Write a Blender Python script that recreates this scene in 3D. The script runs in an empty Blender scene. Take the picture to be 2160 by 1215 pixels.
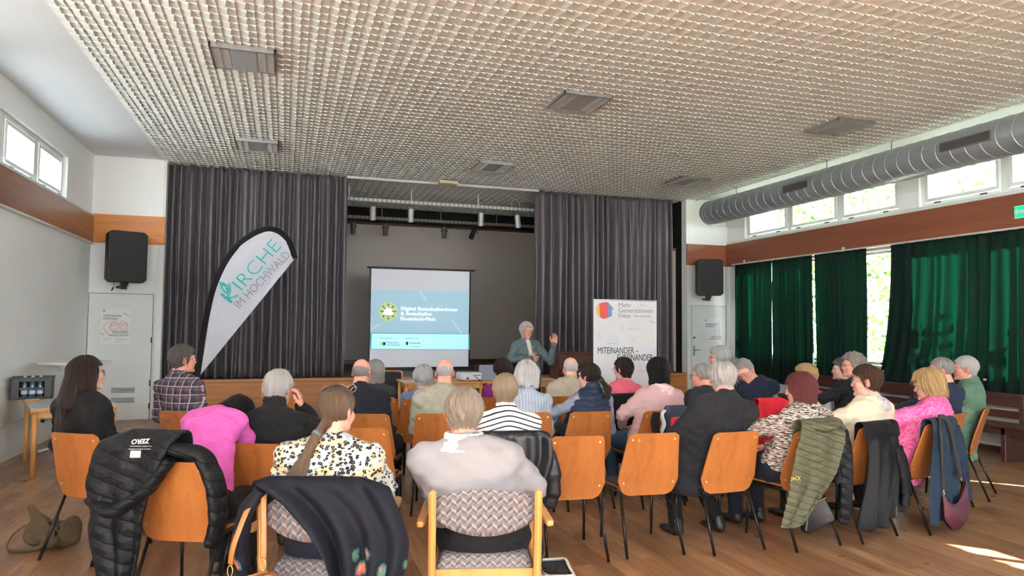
import bpy, math, random, time
import numpy as np
from mathutils import Vector, Matrix, Euler
from mathutils.bvhtree import BVHTree
T0 = time.time()
S = bpy.context.scene
C = S.collection
PI = math.pi
rad = math.radians

# ------------------------------------------------------------------ camera
F_PX, YAW, PITCH, ROLL = 1479.0, rad(17.92), rad(3.004), rad(.551)
fw = np.array([math.sin(YAW)*math.cos(PITCH), math.cos(YAW)*math.cos(PITCH), math.sin(PITCH)])
r0 = np.array([math.cos(YAW), -math.sin(YAW), 0.0]); u0 = np.cross(r0, fw)
rt = r0*math.cos(ROLL)+u0*math.sin(ROLL); up = -r0*math.sin(ROLL)+u0*math.cos(ROLL)
CAM = np.array([0, 0, 1.6])
cd = bpy.data.cameras.new('camera'); co = bpy.data.objects.new('camera', cd); C.objects.link(co)
cd.sensor_fit = 'HORIZONTAL'; cd.sensor_width = 36.0; cd.lens = F_PX/2160*36.0
cd.clip_start = .05; cd.clip_end = 300
mt = Matrix(((rt[0], up[0], -fw[0], CAM[0]), (rt[1], up[1], -fw[1], CAM[1]), (rt[2], up[2], -fw[2], CAM[2]), (0, 0, 0, 1)))
co.matrix_world = mt
S.camera = co

def ray(x, y): return fw + rt*(x-1080)/F_PX - up*(y-607.5)/F_PX
def at_depth(x, y, zc): return CAM + ray(x, y)*zc
def at_axis(x, y, ax, v):
    d = ray(x, y); return CAM + d*((v-CAM[ax])/d[ax])

# ------------------------------------------------------------------ world, sun, exposure
S.view_settings.view_transform = 'Standard'
S.view_settings.look = 'None'
S.view_settings.gamma = 1.0
S.view_settings.use_curve_mapping = False
S.view_settings.exposure = 1.95
try:
    cy = S.cycles
    cy.use_denoising = True
    cy.max_bounces = 8; cy.diffuse_bounces = 5; cy.glossy_bounces = 3; cy.transmission_bounces = 4
    cy.transparent_max_bounces = 12
    cy.sample_clamp_indirect = 4.0
    cy.caustics_reflective = False; cy.caustics_refractive = False
except Exception as e:
    print(e)
W = bpy.data.worlds.new('sky'); S.world = W; W.use_nodes = True
wn = W.node_tree; wn.nodes.clear()
wo = wn.nodes.new('ShaderNodeOutputWorld'); bg = wn.nodes.new('ShaderNodeBackground')
tc = wn.nodes.new('ShaderNodeTexCoord'); sp = wn.nodes.new('ShaderNodeSeparateXYZ'); cr = wn.nodes.new('ShaderNodeValToRGB')
wn.links.new(tc.outputs['Generated'], sp.inputs[0]); wn.links.new(sp.outputs['Z'], cr.inputs[0])
cr.color_ramp.elements[0].position = .0; cr.color_ramp.elements[0].color = (.93, .98, 1.0, 1)
cr.color_ramp.elements[1].position = .8; cr.color_ramp.elements[1].color = (.62, .78, 1.0, 1)
wn.links.new(cr.outputs[0], bg.inputs[0]); bg.inputs[1].default_value = 6.5
wn.links.new(bg.outputs[0], wo.inputs[0])
SUN_AZ, SUN_EL = rad(-45), rad(23)      # sunlight travels towards -X,+Y, down
sd = bpy.data.lights.new('sun', 'SUN'); so = bpy.data.objects.new('sun', sd); C.objects.link(so)
sd.energy = 55.0; sd.angle = rad(.35); sd.color = (1, .97, .91)
sdir = Vector((-math.cos(SUN_EL)*.673, math.cos(SUN_EL)*.740, -math.sin(SUN_EL)))
so.rotation_euler = sdir.to_track_quat('-Z', 'Y').to_euler(); so.location = (20, -12, 14)
def portal(name, loc, rot, sx, sy):
    l = bpy.data.lights.new(name, 'AREA'); o = bpy.data.objects.new(name, l); C.objects.link(o)
    l.shape = 'RECTANGLE'; l.size = sx; l.size_y = sy; l.cycles.is_portal = True
    o.location = loc; o.rotation_euler = rot
#portal('portal_left', (-3.14, 3.4, 3.62), (0, rad(-90), 0), .56, 16)
#portal('portal_right', (9.12, 3.4, 3.72), (0, rad(90), 0), .56, 18)
#portal('portal_low', (9.12, 3.4, 1.95), (0, rad(90), 0), 1.9, 18)
#portal('portal_rear', (3, -4.66, 2.1), (rad(90), 0, 0), 11, 3.0)

# ------------------------------------------------------------------ materials
def nd(nt, typ, props=None, **inp):
    n = nt.nodes.new('ShaderNode'+typ)
    for k, v in (props or {}).items(): setattr(n, k, v)
    for k, v in inp.items():
        key = int(k[1:]) if k[0] == '_' and k[1:].isdigit() else k.replace('_', ' ')
        s = n.inputs[key]
        if isinstance(v, bpy.types.NodeSocket): nt.links.new(v, s)
        else:
            if isinstance(v, (tuple, list)) and len(v) == 3 and s.type == 'RGBA': v = (*v, 1)
            s.default_value = v
    return n
def srgb(r, g, b):
    f = lambda c: (c/255/12.92) if c <= 10 else (((c/255)+.055)/1.055)**2.4
    return (f(r), f(g), f(b), 1)
def newmat(name):
    m = bpy.data.materials.new(name); m.use_nodes = True; nt = m.node_tree
    b = nt.nodes['Principled BSDF']; return m, nt, b
def math_(nt, op, a, b=None, c=None):
    n = nt.nodes.new('ShaderNodeMath'); n.operation = op
    for i, v in enumerate((a, b, c)):
        if v is None: continue
        if isinstance(v, bpy.types.NodeSocket): nt.links.new(v, n.inputs[i])
        else: n.inputs[i].default_value = v
    return n.outputs[0]
def ramp(nt, fac, stops, interp='LINEAR'):
    n = nt.nodes.new('ShaderNodeValToRGB'); n.color_ramp.interpolation = interp
    e = n.color_ramp.elements
    while len(e) < len(stops): e.new(.5)
    for i, (p, c) in enumerate(stops):
        e[i].position = p; e[i].color = c if len(c) == 4 else (*c, 1)
    nt.links.new(fac, n.inputs[0]); return n.outputs[0]
def mixc(nt, fac, a, b, mode='MIX'):
    n = nt.nodes.new('ShaderNodeMix'); n.data_type = 'RGBA'; n.blend_type = mode
    for s, v in ((n.inputs[0], fac), (n.inputs[6], a), (n.inputs[7], b)):
        if isinstance(v, bpy.types.NodeSocket): nt.links.new(v, s)
        else: s.default_value = v
    return n.outputs[2]
def objco(nt, scale=(1, 1, 1), rot=(0, 0, 0), src='Object'):
    t = nt.nodes.new('ShaderNodeTexCoord'); m = nt.nodes.new('ShaderNodeMapping')
    nt.links.new(t.outputs[src], m.inputs[0]); m.inputs['Scale'].default_value = scale; m.inputs['Rotation'].default_value = rot
    return m.outputs[0]
def bump(nt, b, h, strength=.3, dist=.01):
    n = nd(nt, 'Bump', None, Strength=strength, Distance=dist, Height=h); nt.links.new(n.outputs[0], b.inputs['Normal']); return n
_cache = {}
def plain(name, col, rough=.6, var=.06, vs=8.0, metal=0.0, bs=0.0, bscale=60.0, spec=.5, emit=None, es=0.0, sheen=0.0):
    key = name
    if key in _cache: return _cache[key]
    m, nt, b = newmat(name)
    co_ = objco(nt)
    nz = nd(nt, 'TexNoise', None, Vector=co_, Scale=vs, Detail=4.0)
    dark = tuple(max(0, c*(1-var*2)) for c in col[:3])+(1,)
    nt.links.new(mixc(nt, nz.outputs[0], dark, tuple(min(1, c*(1+var)) for c in col[:3])+(1,)), b.inputs['Base Color'])
    b.inputs['Roughness'].default_value = rough; b.inputs['Metallic'].default_value = metal
    b.inputs['Specular IOR Level'].default_value = spec
    if sheen: b.inputs['Sheen Weight'].default_value = sheen
    if bs:
        n2 = nd(nt, 'TexNoise', None, Vector=co_, Scale=bscale, Detail=3.0); bump(nt, b, n2.outputs[0], bs, .004)
    if emit is not None:
        b.inputs['Emission Color'].default_value = emit; b.inputs['Emission Strength'].default_value = es
    _cache[key] = m; return m
def fabric(name, col, var=.12, rough=.85, weave=700, bs=.25, col2=None, sheen=.03):
    if name in _cache: return _cache[name]
    m, nt, b = newmat(name)
    co_ = objco(nt)
    nz = nd(nt, 'TexNoise', None, Vector=co_, Scale=9.0, Detail=5.0)
    c2 = col2 or tuple(c*(1-var*2) for c in col[:3])+(1,)
    nt.links.new(mixc(nt, nz.outputs[0], c2, col), b.inputs['Base Color'])
    b.inputs['Roughness'].default_value = rough; b.inputs['Sheen Weight'].default_value = sheen
    b.inputs['Specular IOR Level'].default_value = .25
    n2 = nd(nt, 'TexNoise', None, Vector=co_, Scale=weave*.4, Detail=2.0)
    n3 = nd(nt, 'TexNoise', None, Vector=co_, Scale=14.0, Detail=2.0, Distortion=1.0)
    h = math_(nt, 'MULTIPLY_ADD', n3.outputs[0], 2.5, math_(nt, 'MULTIPLY', n2.outputs[0], .3))
    bump(nt, b, h, bs*1.8, .012)
    _cache[name] = m; return m
def wood(name, c1, c2, axis=2, scale=1.0, rough=.4, grain=1.0, coat=.0):
    if name in _cache: return _cache[name]
    m, nt, b = newmat(name)
    sc = [26.0*scale]*3; sc[axis] = 1.6*scale
    co_ = objco(nt, tuple(sc))
    nz = nd(nt, 'TexNoise', None, Vector=co_, Scale=1.0, Detail=6.0, Roughness=.6, Distortion=.6)
    sc2 = [3.0*scale]*3; sc2[axis] = .5*scale
    n2 = nd(nt, 'TexNoise', None, Vector=objco(nt, tuple(sc2)), Scale=1.0, Detail=2.0)
    f = math_(nt, 'MULTIPLY_ADD', n2.outputs[0], .8, math_(nt, 'MULTIPLY', nz.outputs[0], grain))
    nt.links.new(ramp(nt, f, [(.55, c2), (1.05, c1)]), b.inputs['Base Color'])
    b.inputs['Roughness'].default_value = rough; b.inputs['Coat Weight'].default_value = coat; b.inputs['Coat Roughness'].default_value = .2
    bump(nt, b, nz.outputs[0], .08, .002)
    _cache[name] = m; return m

def floor_mat():
    m, nt, b = newmat('oak_parquet')
    co_ = objco(nt, rot=(0, 0, rad(90)))
    br = nd(nt, 'TexBrick', {'offset': .37, 'offset_frequency': 2}, Vector=co_, Color1=(0, 0, 0), Color2=(1, 1, 1), Mortar=(.5, .5, .5), Scale=1.0, Mortar_Size=.0012, Mortar_Smooth=.1, Bias=0.0, Brick_Width=1.1, Row_Height=.125)
    sep = nd(nt, 'SeparateXYZ', None, Vector=co_)
    # per plank random value from the brick colour
    cell = br.outputs['Color']
    bw = nd(nt, 'RGBToBW', None, Color=cell).outputs[0]
    off = nd(nt, 'CombineXYZ', None, X=math_(nt, 'MULTIPLY', bw, 37.0), Y=math_(nt, 'MULTIPLY', bw, 11.0), Z=0.0).outputs[0]
    add = nd(nt, 'VectorMath', {'operation': 'ADD'}, _0=objco(nt, (14, 1.1, 1)), _1=off).outputs[0]
    g = nd(nt, 'TexNoise', None, Vector=add, Scale=1.6, Detail=7.0, Roughness=.62, Distortion=.9)
    base = ramp(nt, bw, [(.0, srgb(140, 102, 72)), (.45, srgb(160, 121, 88)), (.75, srgb(178, 139, 104)), (1.0, srgb(140, 98, 74))])
    gr = ramp(nt, g.outputs[0], [(.3, (.42, .36, .32, 1)), (.52, (.86, .84, .82, 1)), (.72, (1.1, 1.08, 1.05, 1))])
    col = mixc(nt, .85, base, gr, 'MULTIPLY')
    kn = nd(nt, 'TexVoronoi', None, Vector=objco(nt, (2.2, .8, 1)), Scale=1.3)
    knf = ramp(nt, kn.outputs['Distance'], [(.0, (.6, .5, .45, 1)), (.035, (1, 1, 1, 1))])
    col = mixc(nt, .4, col, knf, 'MULTIPLY')
    seam = ramp(nt, br.outputs['Fac'], [(.0, (1, 1, 1, 1)), (1.0, (.35, .3, .25, 1))])
    col = mixc(nt, .5, col, seam, 'MULTIPLY')
    nt.links.new(col, b.inputs['Base Color'])
    b.inputs['Roughness'].default_value = .36
    sm = nd(nt, 'TexNoise', None, Vector=objco(nt, (3, 3, 3)), Scale=1.0, Detail=3.0)
    nt.links.new(ramp(nt, sm.outputs[0], [(.3, (.27, .27, .27, 1)), (.7, (.42, .42, .42, 1))]), b.inputs['Roughness'])
    bump(nt, b, g.outputs[0], .05, .002)
    return m
MAT = {}
MAT['floor'] = floor_mat()
MAT['white'] = plain('wall_paint', srgb(246, 249, 248), .7, .02, 2.0, bs=.05, bscale=120)
MAT['whitegloss'] = plain('white_lacquer', srgb(228, 232, 230), .35, .01)
MAT['ceil'] = plain('acoustic_tile', srgb(226, 230, 226), .8, .03, 3.0)
MAT['strip'] = plain('ceiling_paint', srgb(226, 230, 234), .8, .02, 2.0)
MAT['band'] = wood('veneer_band', srgb(176, 112, 66), srgb(118, 66, 38), 1, .5, .35, coat=.2)
MAT['bandx'] = wood('veneer_band_side', srgb(196, 128, 72), srgb(150, 88, 44), 0, .5, .35, coat=.2)
MAT['stagefront'] = wood('stage_front', srgb(196, 130, 70), srgb(150, 88, 44), 0, .5, .4)
MAT['deck'] = wood('stage_deck', srgb(92, 62, 44), srgb(54, 36, 28), 0, .6, .6)
MAT['black'] = plain('black_plastic', srgb(8, 8, 9), .5, .2, 20)
MAT['blackmetal'] = plain('black_tube', srgb(30, 29, 28), .3, .1, 20, metal=.4)
MAT['darkvoid'] = plain('recess_shade_black', srgb(22, 20, 20), .9, .1)  # stage sides and header; shadow of the stage recess is put into this black
MAT['stagewall'] = plain('grey_backdrop', srgb(188, 178, 168), .42, .05, .7)
MAT['alu'] = plain('brushed_aluminium', srgb(190, 192, 194), .32, .05, 30, metal=.9)
MAT['galv'] = plain('galvanised_duct', srgb(168, 176, 182), .38, .08, 5, metal=.45)
MAT['chairwood'] = wood('beech_ply', srgb(188, 116, 58), srgb(148, 82, 36), 2, .7, .38, .8, coat=.25)
MAT['chairedge'] = wood('beech_ply_edge', srgb(212, 160, 100), srgb(172, 112, 60), 0, 2.0, .5)
MAT['pad'] = fabric('charcoal_pad', srgb(52, 50, 54), .1)
MAT['beech'] = wood('beech_solid', srgb(224, 170, 100), srgb(190, 128, 64), 2, .6, .35, .7, coat=.3)
MAT['darkbench'] = wood('dark_pew', srgb(82, 48, 40), srgb(44, 26, 24), 1, .5, .35, coat=.2)
MAT['steel'] = plain('bright_steel', srgb(210, 212, 214), .2, .03, metal=1.0)

def curtain_mat(name, c1, c2, transl):
    m, nt, b = newmat(name)
    co_ = objco(nt, (60, 60, 2))
    nz = nd(nt, 'TexNoise', None, Vector=co_, Scale=1.0, Detail=4.0)
    col = mixc(nt, nz.outputs[0], c1, c2)
    nt.links.new(col, b.inputs['Base Color']); b.inputs['Roughness'].default_value = .75 if transl else .40
    b.inputs['Sheen Weight'].default_value = .05; b.inputs['Specular IOR Level'].default_value = .2 if transl else .55
    n2 = nd(nt, 'TexNoise', None, Vector=objco(nt), Scale=300.0)
    bump(nt, b, n2.outputs[0], .1, .002)
    if transl:
        tr = nd(nt, 'BsdfTranslucent'); tr.inputs[0].default_value = transl[1]
        mx = nd(nt, 'MixShader'); mx.inputs[0].default_value = transl[0]
        nt.links.new(b.outputs[0], mx.inputs[1]); nt.links.new(tr.outputs[0], mx.inputs[2])
        nt.links.new(mx.outputs[0], nt.nodes['Material Output'].inputs[0])
    return m
MAT['greycurtain'] = curtain_mat('charcoal_stage_curtain', srgb(106, 100, 105), srgb(82, 76, 82), None)
MAT['greencurtain'] = curtain_mat('green_curtain', srgb(16, 42, 36), srgb(9, 27, 23), (.30, srgb(34, 108, 88)))
def glass_mat():
    m, nt, b = newmat('window_glass')
    tr = nd(nt, 'BsdfTransparent'); gl = nd(nt, 'BsdfGlossy', None, Roughness=.02)
    lw_ = nd(nt, 'LayerWeight', None, Blend=.5); fr = math_(nt, 'MULTIPLY_ADD', math_(nt, 'POWER', lw_.outputs['Facing'], 5.0), .5, .03); mx = nd(nt, 'MixShader')
    nt.links.new(fr, mx.inputs[0]); nt.links.new(tr.outputs[0], mx.inputs[1]); nt.links.new(gl.outputs[0], mx.inputs[2])
    nt.links.new(mx.outputs[0], nt.nodes['Material Output'].inputs[0]); return m
MAT['glass'] = glass_mat()

# ------------------------------------------------------------------ mesh helpers
class MB:
    def __init__(s): s.v = []; s.f = []; s.mi = []; s.cur = 0
    def add(s, vs, fs, M_=None):
        o = len(s.v)
        if M_ is not None: vs = [tuple(M_ @ Vector(v)) for v in vs]
        s.v += [tuple(v) for v in vs]; s.f += [tuple(i+o for i in f) for f in fs]; s.mi += [s.cur]*len(fs); return s
    def box(s, a, b, M_=None, bev=0.0):
        x0, y0, z0 = [min(p, q) for p, q in zip(a, b)]; x1, y1, z1 = [max(p, q) for p, q in zip(a, b)]
        if bev:
            e = min(bev, (x1-x0)*.49, (y1-y0)*.49, (z1-z0)*.49)
            vs = []; idx = {}
            for i, x in enumerate((x0, x1)):
                for j, y in enumerate((y0, y1)):
                    for k, z in enumerate((z0, z1)):
                        sx, sy, sz = (1 if i == 0 else -1), (1 if j == 0 else -1), (1 if k == 0 else -1)
                        idx[(i, j, k, 0)] = len(vs); vs.append((x, y+sy*e, z+sz*e))
                        idx[(i, j, k, 1)] = len(vs); vs.append((x+sx*e, y, z+sz*e))
                        idx[(i, j, k, 2)] = len(vs); vs.append((x+sx*e, y+sy*e, z))
            fs = []
            for ax in range(3):
                for sd_ in (0, 1):
                    o = [q for q in range(3) if q != ax]; ring = []
                    for (p, q) in ((0, 0), (1, 0), (1, 1), (0, 1)):
                        t = [0, 0, 0]; t[ax] = sd_; t[o[0]] = p; t[o[1]] = q; ring.append(idx[(*t, ax)])
                    fs.append(ring)
            for ax in range(3):
                o = [q for q in range(3) if q != ax]
                for p in (0, 1):
                    for q in (0, 1):
                        t0 = [0, 0, 0]; t1 = [0, 0, 0]; t0[o[0]] = t1[o[0]] = p; t0[o[1]] = t1[o[1]] = q; t1[ax] = 1
                        fs.append([idx[(*t0, o[0])], idx[(*t1, o[0])], idx[(*t1, o[1])], idx[(*t0, o[1])]])
            for i in (0, 1):
                for j in (0, 1):
                    for k in (0, 1): fs.append([idx[(i, j, k, 0)], idx[(i, j, k, 1)], idx[(i, j, k, 2)]])
            return s.add(vs, fs, M_)
        vs = [(x0, y0, z0), (x1, y0, z0), (x1, y1, z0), (x0, y1, z0), (x0, y0, z1), (x1, y0, z1), (x1, y1, z1), (x0, y1, z1)]
        return s.add(vs, [(0, 3, 2, 1), (4, 5, 6, 7), (0, 1, 5, 4), (1, 2, 6, 5), (2, 3, 7, 6), (3, 0, 4, 7)], M_)
    def tube(s, pts, r, n=10, flat=1.0, M_=None, closed=False, caps=True):
        pts = [Vector(p) for p in pts]; m = len(pts); rs = r if isinstance(r, (list, tuple)) else [r]*m
        vs = []; fs = []; prev = None
        for i, p in enumerate(pts):
            if closed: t = pts[(i+1) % m]-pts[i-1]
            else: t = pts[min(i+1, m-1)]-pts[max(i-1, 0)]
            t.normalize()
            if prev is None:
                ref = Vector((0, 0, 1)) if abs(t.z) < .9 else Vector((0, 1, 0)); u = t.cross(ref).normalized()
            else:
                u = (prev-t*prev.dot(t)).normalized()
            prev = u; w = t.cross(u)
            for k in range(n):
                a = 2*PI*k/n; vs.append(p+u*math.cos(a)*rs[i]+w*math.sin(a)*rs[i]*flat)
        for i in range(m if closed else m-1):
            for k in range(n):
                a = i*n+k; b = i*n+(k+1) % n; c = ((i+1) % m)*n+(k+1) % n; d = ((i+1) % m)*n+k; fs.append((a, b, c, d))
        if caps and not closed: fs.append(tuple(range(n-1, -1, -1))); fs.append(tuple((m-1)*n+k for k in range(n)))
        return s.add(vs, fs, M_)
    def lathe(s, prof, n=24, M_=None):
        vs = []; fs = []; m = len(prof)
        for r, z in prof:
            for k in range(n): a = 2*PI*k/n; vs.append((r*math.cos(a), r*math.sin(a), z))
        for i in range(m-1):
            for k in range(n): fs.append((i*n+k, i*n+(k+1) % n, (i+1)*n+(k+1) % n, (i+1)*n+k))
        fs.append(tuple(range(n-1, -1, -1))); fs.append(tuple((m-1)*n+k for k in range(n)))
        return s.add(vs, fs, M_)
    def prism(s, pts, z0, z1, M_=None):
        n = len(pts); vs = [(x, y, z0) for x, y in pts]+[(x, y, z1) for x, y in pts]
        fs = [tuple(range(n-1, -1, -1)), tuple(range(n, 2*n))]+[(i, (i+1) % n, n+(i+1) % n, n+i) for i in range(n)]
        return s.add(vs, fs, M_)
    def grid(s, nu, nv, fn, M_=None):
        vs = [fn(i/nu, j/nv) for j in range(nv+1) for i in range(nu+1)]
        fs = [(j*(nu+1)+i, j*(nu+1)+i+1, (j+1)*(nu+1)+i+1, (j+1)*(nu+1)+i) for j in range(nv) for i in range(nu)]
        return s.add(vs, fs, M_)
def crv(pts, n=7):
    P = [Vector(p) for p in pts]; out = []
    for i in range(len(P)-1):
        a, b, c, d = P[max(i-1, 0)], P[i], P[i+1], P[min(i+2, len(P)-1)]
        for k in range(n):
            t = k/n; out.append(.5*((2*b)+(c-a)*t+(2*a-5*b+4*c-d)*t*t+(3*b-a-3*c+d)*t**3))
    return out+[P[-1]]
def stroke(pts, w, z0=0.0, z1=.001, closed=False):
    """flat ribbon drawn along 2D points, as an MB in the XY plane"""
    mb = MB(); n = len(pts); P = [Vector((p[0], p[1])) for p in pts]; L = []; R_ = []
    for i in range(n):
        t = (P[(i+1) % n]-P[i-1]) if closed else (P[min(i+1, n-1)]-P[max(i-1, 0)])
        t.normalize(); q = Vector((-t.y, t.x))*w/2; L.append(P[i]+q); R_.append(P[i]-q)
    vs = [(p.x, p.y, z1) for p in L]+[(p.x, p.y, z1) for p in R_]
    m = n if closed else n-1
    mb.add(vs, [(n+i, n+(i+1) % n, (i+1) % n, i) for i in range(m)]); return mb
def obj(name, mb, mats, parent=None, loc=(0, 0, 0), rot=(0, 0, 0), smooth=False, mods=()):
    me = bpy.data.meshes.new(name); me.from_pydata(mb.v, [], mb.f)
    if not isinstance(mats, (list, tuple)): mats = [mats]
    for m in mats: me.materials.append(m)
    if len(mats) > 1: me.polygons.foreach_set('material_index', mb.mi)
    if smooth: me.polygons.foreach_set('use_smooth', [True]*len(me.polygons))
    me.update()
    o = bpy.data.objects.new(name, me); C.objects.link(o); o.location = loc; o.rotation_euler = rot
    if parent is not None: o.parent = parent
    for kind, kw in mods:
        md = o.modifiers.new(kind.lower(), kind)
        for k, v in kw.items(): setattr(md, k, v)
    return o
def npobj(name, v, f, mat, parent=None, mw=None, smooth=True):
    me = bpy.data.meshes.new(name)
    nv, nf = len(v), len(f); k = f.shape[1]
    me.vertices.add(nv); me.vertices.foreach_set('co', np.ascontiguousarray(v, dtype=np.float32).ravel())
    me.loops.add(nf*k); me.loops.foreach_set('vertex_index', np.ascontiguousarray(f, dtype=np.int32).ravel())
    me.polygons.add(nf); me.polygons.foreach_set('loop_start', np.arange(0, nf*k, k, dtype=np.int32))
    me.polygons.foreach_set('use_smooth', np.ones(nf, dtype=bool)*smooth)
    me.materials.append(mat); me.update(calc_edges=True); me.validate()
    o = bpy.data.objects.new(name, me); C.objects.link(o)
    if parent is not None: o.parent = parent
    if mw is not None: o.matrix_local = mw
    return o
def thing(name, label, cat, loc=(0, 0, 0), rotz=0.0, group=None):
    o = bpy.data.objects.new(name, None); C.objects.link(o); o.location = loc; o.rotation_euler = (0, 0, rotz)
    o.empty_display_size = .1; o['label'] = label; o['category'] = cat
    if group: o['group'] = group
    return o
def tag(o, label, cat, group=None, kind=None):
    o['label'] = label; o['category'] = cat
    if group: o['group'] = group
    if kind: o['kind'] = kind
    return o
def struct(name, mb, m, parent=None, **kw):
    o = obj(name, mb, m, parent, **kw)
    if parent is None: o['kind'] = 'structure'
    return o
def dup(root, loc=None, rotz=None, label=None, group=None):
    r = root.copy(); C.objects.link(r)
    if loc is not None: r.location = loc
    if rotz is not None: r.rotation_euler = (0, 0, rotz)
    if label: r['label'] = label
    if group: r['group'] = group
    for ch in list(root.children):
        c = ch.copy(); C.objects.link(c); c.parent = r
        for g in ch.children:
            d = g.copy(); C.objects.link(d); d.parent = c
    return r
def frame3(o, ex, ey):
    """matrix whose local X,Y go along ex, ey in the world"""
    ex = Vector(ex).normalized(); ez = ex.cross(Vector(ey)).normalized(); ey = ez.cross(ex)
    return Matrix(((ex.x, ey.x, ez.x, o[0]), (ex.y, ey.y, ez.y, o[1]), (ex.z, ey.z, ez.z, o[2]), (0, 0, 0, 1)))
def text(name, s, size, mat, parent, M_, width=None, bold=0.0, align='LEFT', sx=1.0):
    cu = bpy.data.curves.new('t', 'FONT'); cu.body = s; cu.size = size; cu.extrude = .0004; cu.offset = bold; cu.align_x = align
    cu.resolution_u = 5
    t = bpy.data.objects.new('t', cu); C.objects.link(t)
    bpy.context.view_layer.update()
    me = bpy.data.meshes.new_from_object(t.evaluated_get(bpy.context.evaluated_depsgraph_get()))
    bpy.data.objects.remove(t)
    v = np.empty(len(me.vertices)*3, dtype=np.float32); me.vertices.foreach_get('co', v); v = v.reshape(-1, 3)
    if width and len(v):
        w = v[:, 0].max()-v[:, 0].min(); sx = width/w
    v[:, 0] *= sx; me.vertices.foreach_set('co', v.ravel()); me.materials.clear(); me.materials.append(mat); me.update()
    o = bpy.data.objects.new(name, me); C.objects.link(o)
    o.parent = parent; o.matrix_local = M_
    return o
# ------------------------------------------------------------------ the room
XL, XR, YB, YS, ZC, YE = -3.0, 8.95, -4.5, 12.77, 4.28, 17.0
SXL, SXR, STZ = -1.92, 7.95, .64
MAT['bandL'] = wood('veneer_band_left', srgb(150, 98, 62), srgb(104, 64, 40), 1, .5, .32, coat=.3)
MAT['bandR'] = wood('veneer_band_right', srgb(140, 82, 58), srgb(112, 62, 44), 1, .4, .42, coat=.1)
MAT['bandE'] = wood('veneer_band_end', srgb(212, 136, 66), srgb(170, 98, 40), 0, .5, .4)
MAT['bandRE'] = wood('veneer_band_right_end', srgb(150, 88, 58), srgb(118, 64, 42), 0, .5, .4)
struct('floor', MB().box((XL-.3, YB-.3, -.12), (XR+.3, YS+.05, 0)), MAT['floor'])
# left wall: low wall, header, piers between window groups
WZ0, WZ1 = 3.31, 3.93
lw = MB(); lw.box((XL-.25, YB, 0), (XL, YS+.2, WZ0-.03)); lw.box((XL-.25, YB, WZ1), (XL, YS+.2, ZC+.25))
lwin = []
y = 11.38
piers = [(11.38, YS+.2)]
while y > YB+1.0:
    for k in range(3):
        if y-1.13 < YB: break
        lwin.append((y-1.13, y)); y -= 1.13
    piers.append((y-.36, y)); y -= .36
piers[-1] = (YB, piers[-1][1])
for a, b in piers: lw.box((XL-.25, a, WZ0-.03), (XL, b, WZ1))
struct('wall_left', lw, MAT['white'])
# right wall
RZ0, RZ1, LZ0, LZ1 = 3.40, 4.02, .95, 2.90
rw = MB(); rw.box((XR, YB, 0), (XR+.25, YS+.2, LZ0)); rw.box((XR, YB, LZ1), (XR+.25, YS+.2, RZ0-.03)); rw.box((XR, YB, RZ1), (XR+.25, YS+.2, ZC+.25))
rwin = []; rpier = [(12.17, YS+.2)]
y = 12.17
while y > YB+1.2:
    for k in range(3):
        if y-1.27 < YB: break
        rwin.append((y-1.27, y)); y -= 1.27
    rpier.append((y-.36, y)); y -= .36
rpier[-1] = (YB, rpier[-1][1])
for a, b in rpier:
    rw.box((XR, a, LZ0), (XR+.25, b, LZ1)); rw.box((XR, a, RZ0-.03), (XR+.25, b, RZ1))
struct('wall_right', rw, MAT['white'])
wn_ = [0]
MAT['latch'] = plain('window_latch', srgb(60, 60, 62), .4)
def window(x, y0, y1, z0, z1, side, split=False):
    wn_[0] += 1; n = wn_[0]; s = side
    xo = x-s*.10 if False else x+(-.04 if s < 0 else .04)
    m = MB(); t = .055; d = .07
    for (a, b, c, e) in ((y0, y0+t, z0, z1), (y1-t, y1, z0, z1), (y0+t, y1-t, z0, z0+t), (y0+t, y1-t, z1-t, z1)):
        m.box((xo-d/2, a, c), (xo+d/2, b, e), bev=.006)
    fr = struct('window_%d' % n, m, MAT['whitegloss'])
    m = MB(); q = t+.012; t2 = .05; xi = xo-s*.012
    for (a, b, c, e) in ((y0+q, y0+q+t2, z0+q, z1-q), (y1-q-t2, y1-q, z0+q, z1-q), (y0+q+t2, y1-q-t2, z0+q, z0+q+t2), (y0+q+t2, y1-q-t2, z1-q-t2, z1-q)):
        m.box((xi-d/2, a, c), (xi+d/2, b, e), bev=.006)
    obj('sash', m, MAT['whitegloss'], fr)
    obj('pane', MB().box((xo-.004, y0+t, z0+t), (xo+.004, y1-t, z1-t)), MAT['glass'], fr)
    m = MB(); yh = y0+.22*(y1-y0); m.box((xi-s*.035, yh-.05, z0+.03), (xi-s*.06, yh+.05, z0+.05), bev=.004)
    yh = y1-.22*(y1-y0); m.box((xi-s*.035, yh-.05, z0+.03), (xi-s*.06, yh+.05, z0+.05), bev=.004)
    obj('latch', m, MAT['latch'], fr)
for a, b in lwin: window(XL-.05, a, b, WZ0, WZ1, -1)
for a, b in rwin: window(XR+.05, a, b, RZ0, RZ1, 1)
for a, b in rwin: window(XR+.05, a, b, LZ0, LZ1, 1)
m = MB(); m.box((XL-.02, YB, WZ0-.03), (XL+.045, 12.76, WZ0+.004), bev=.004); struct('window_sill_left', m, MAT['whitegloss'])
m = MB(); m.box((XR-.03, YB, RZ0-.06), (XR+.02, 12.76, RZ0+.004), bev=.004); struct('window_sill_right', m, MAT['whitegloss'])
m = MB(); m.box((XR-.10, YB, LZ0-.03), (XR+.06, 12.3, LZ0), bev=.004); m.box((XR-.06, 4.3, .12), (XR, 12.2, LZ0-.06), bev=.01); struct('trim_1', m, MAT['whitegloss'])
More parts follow.
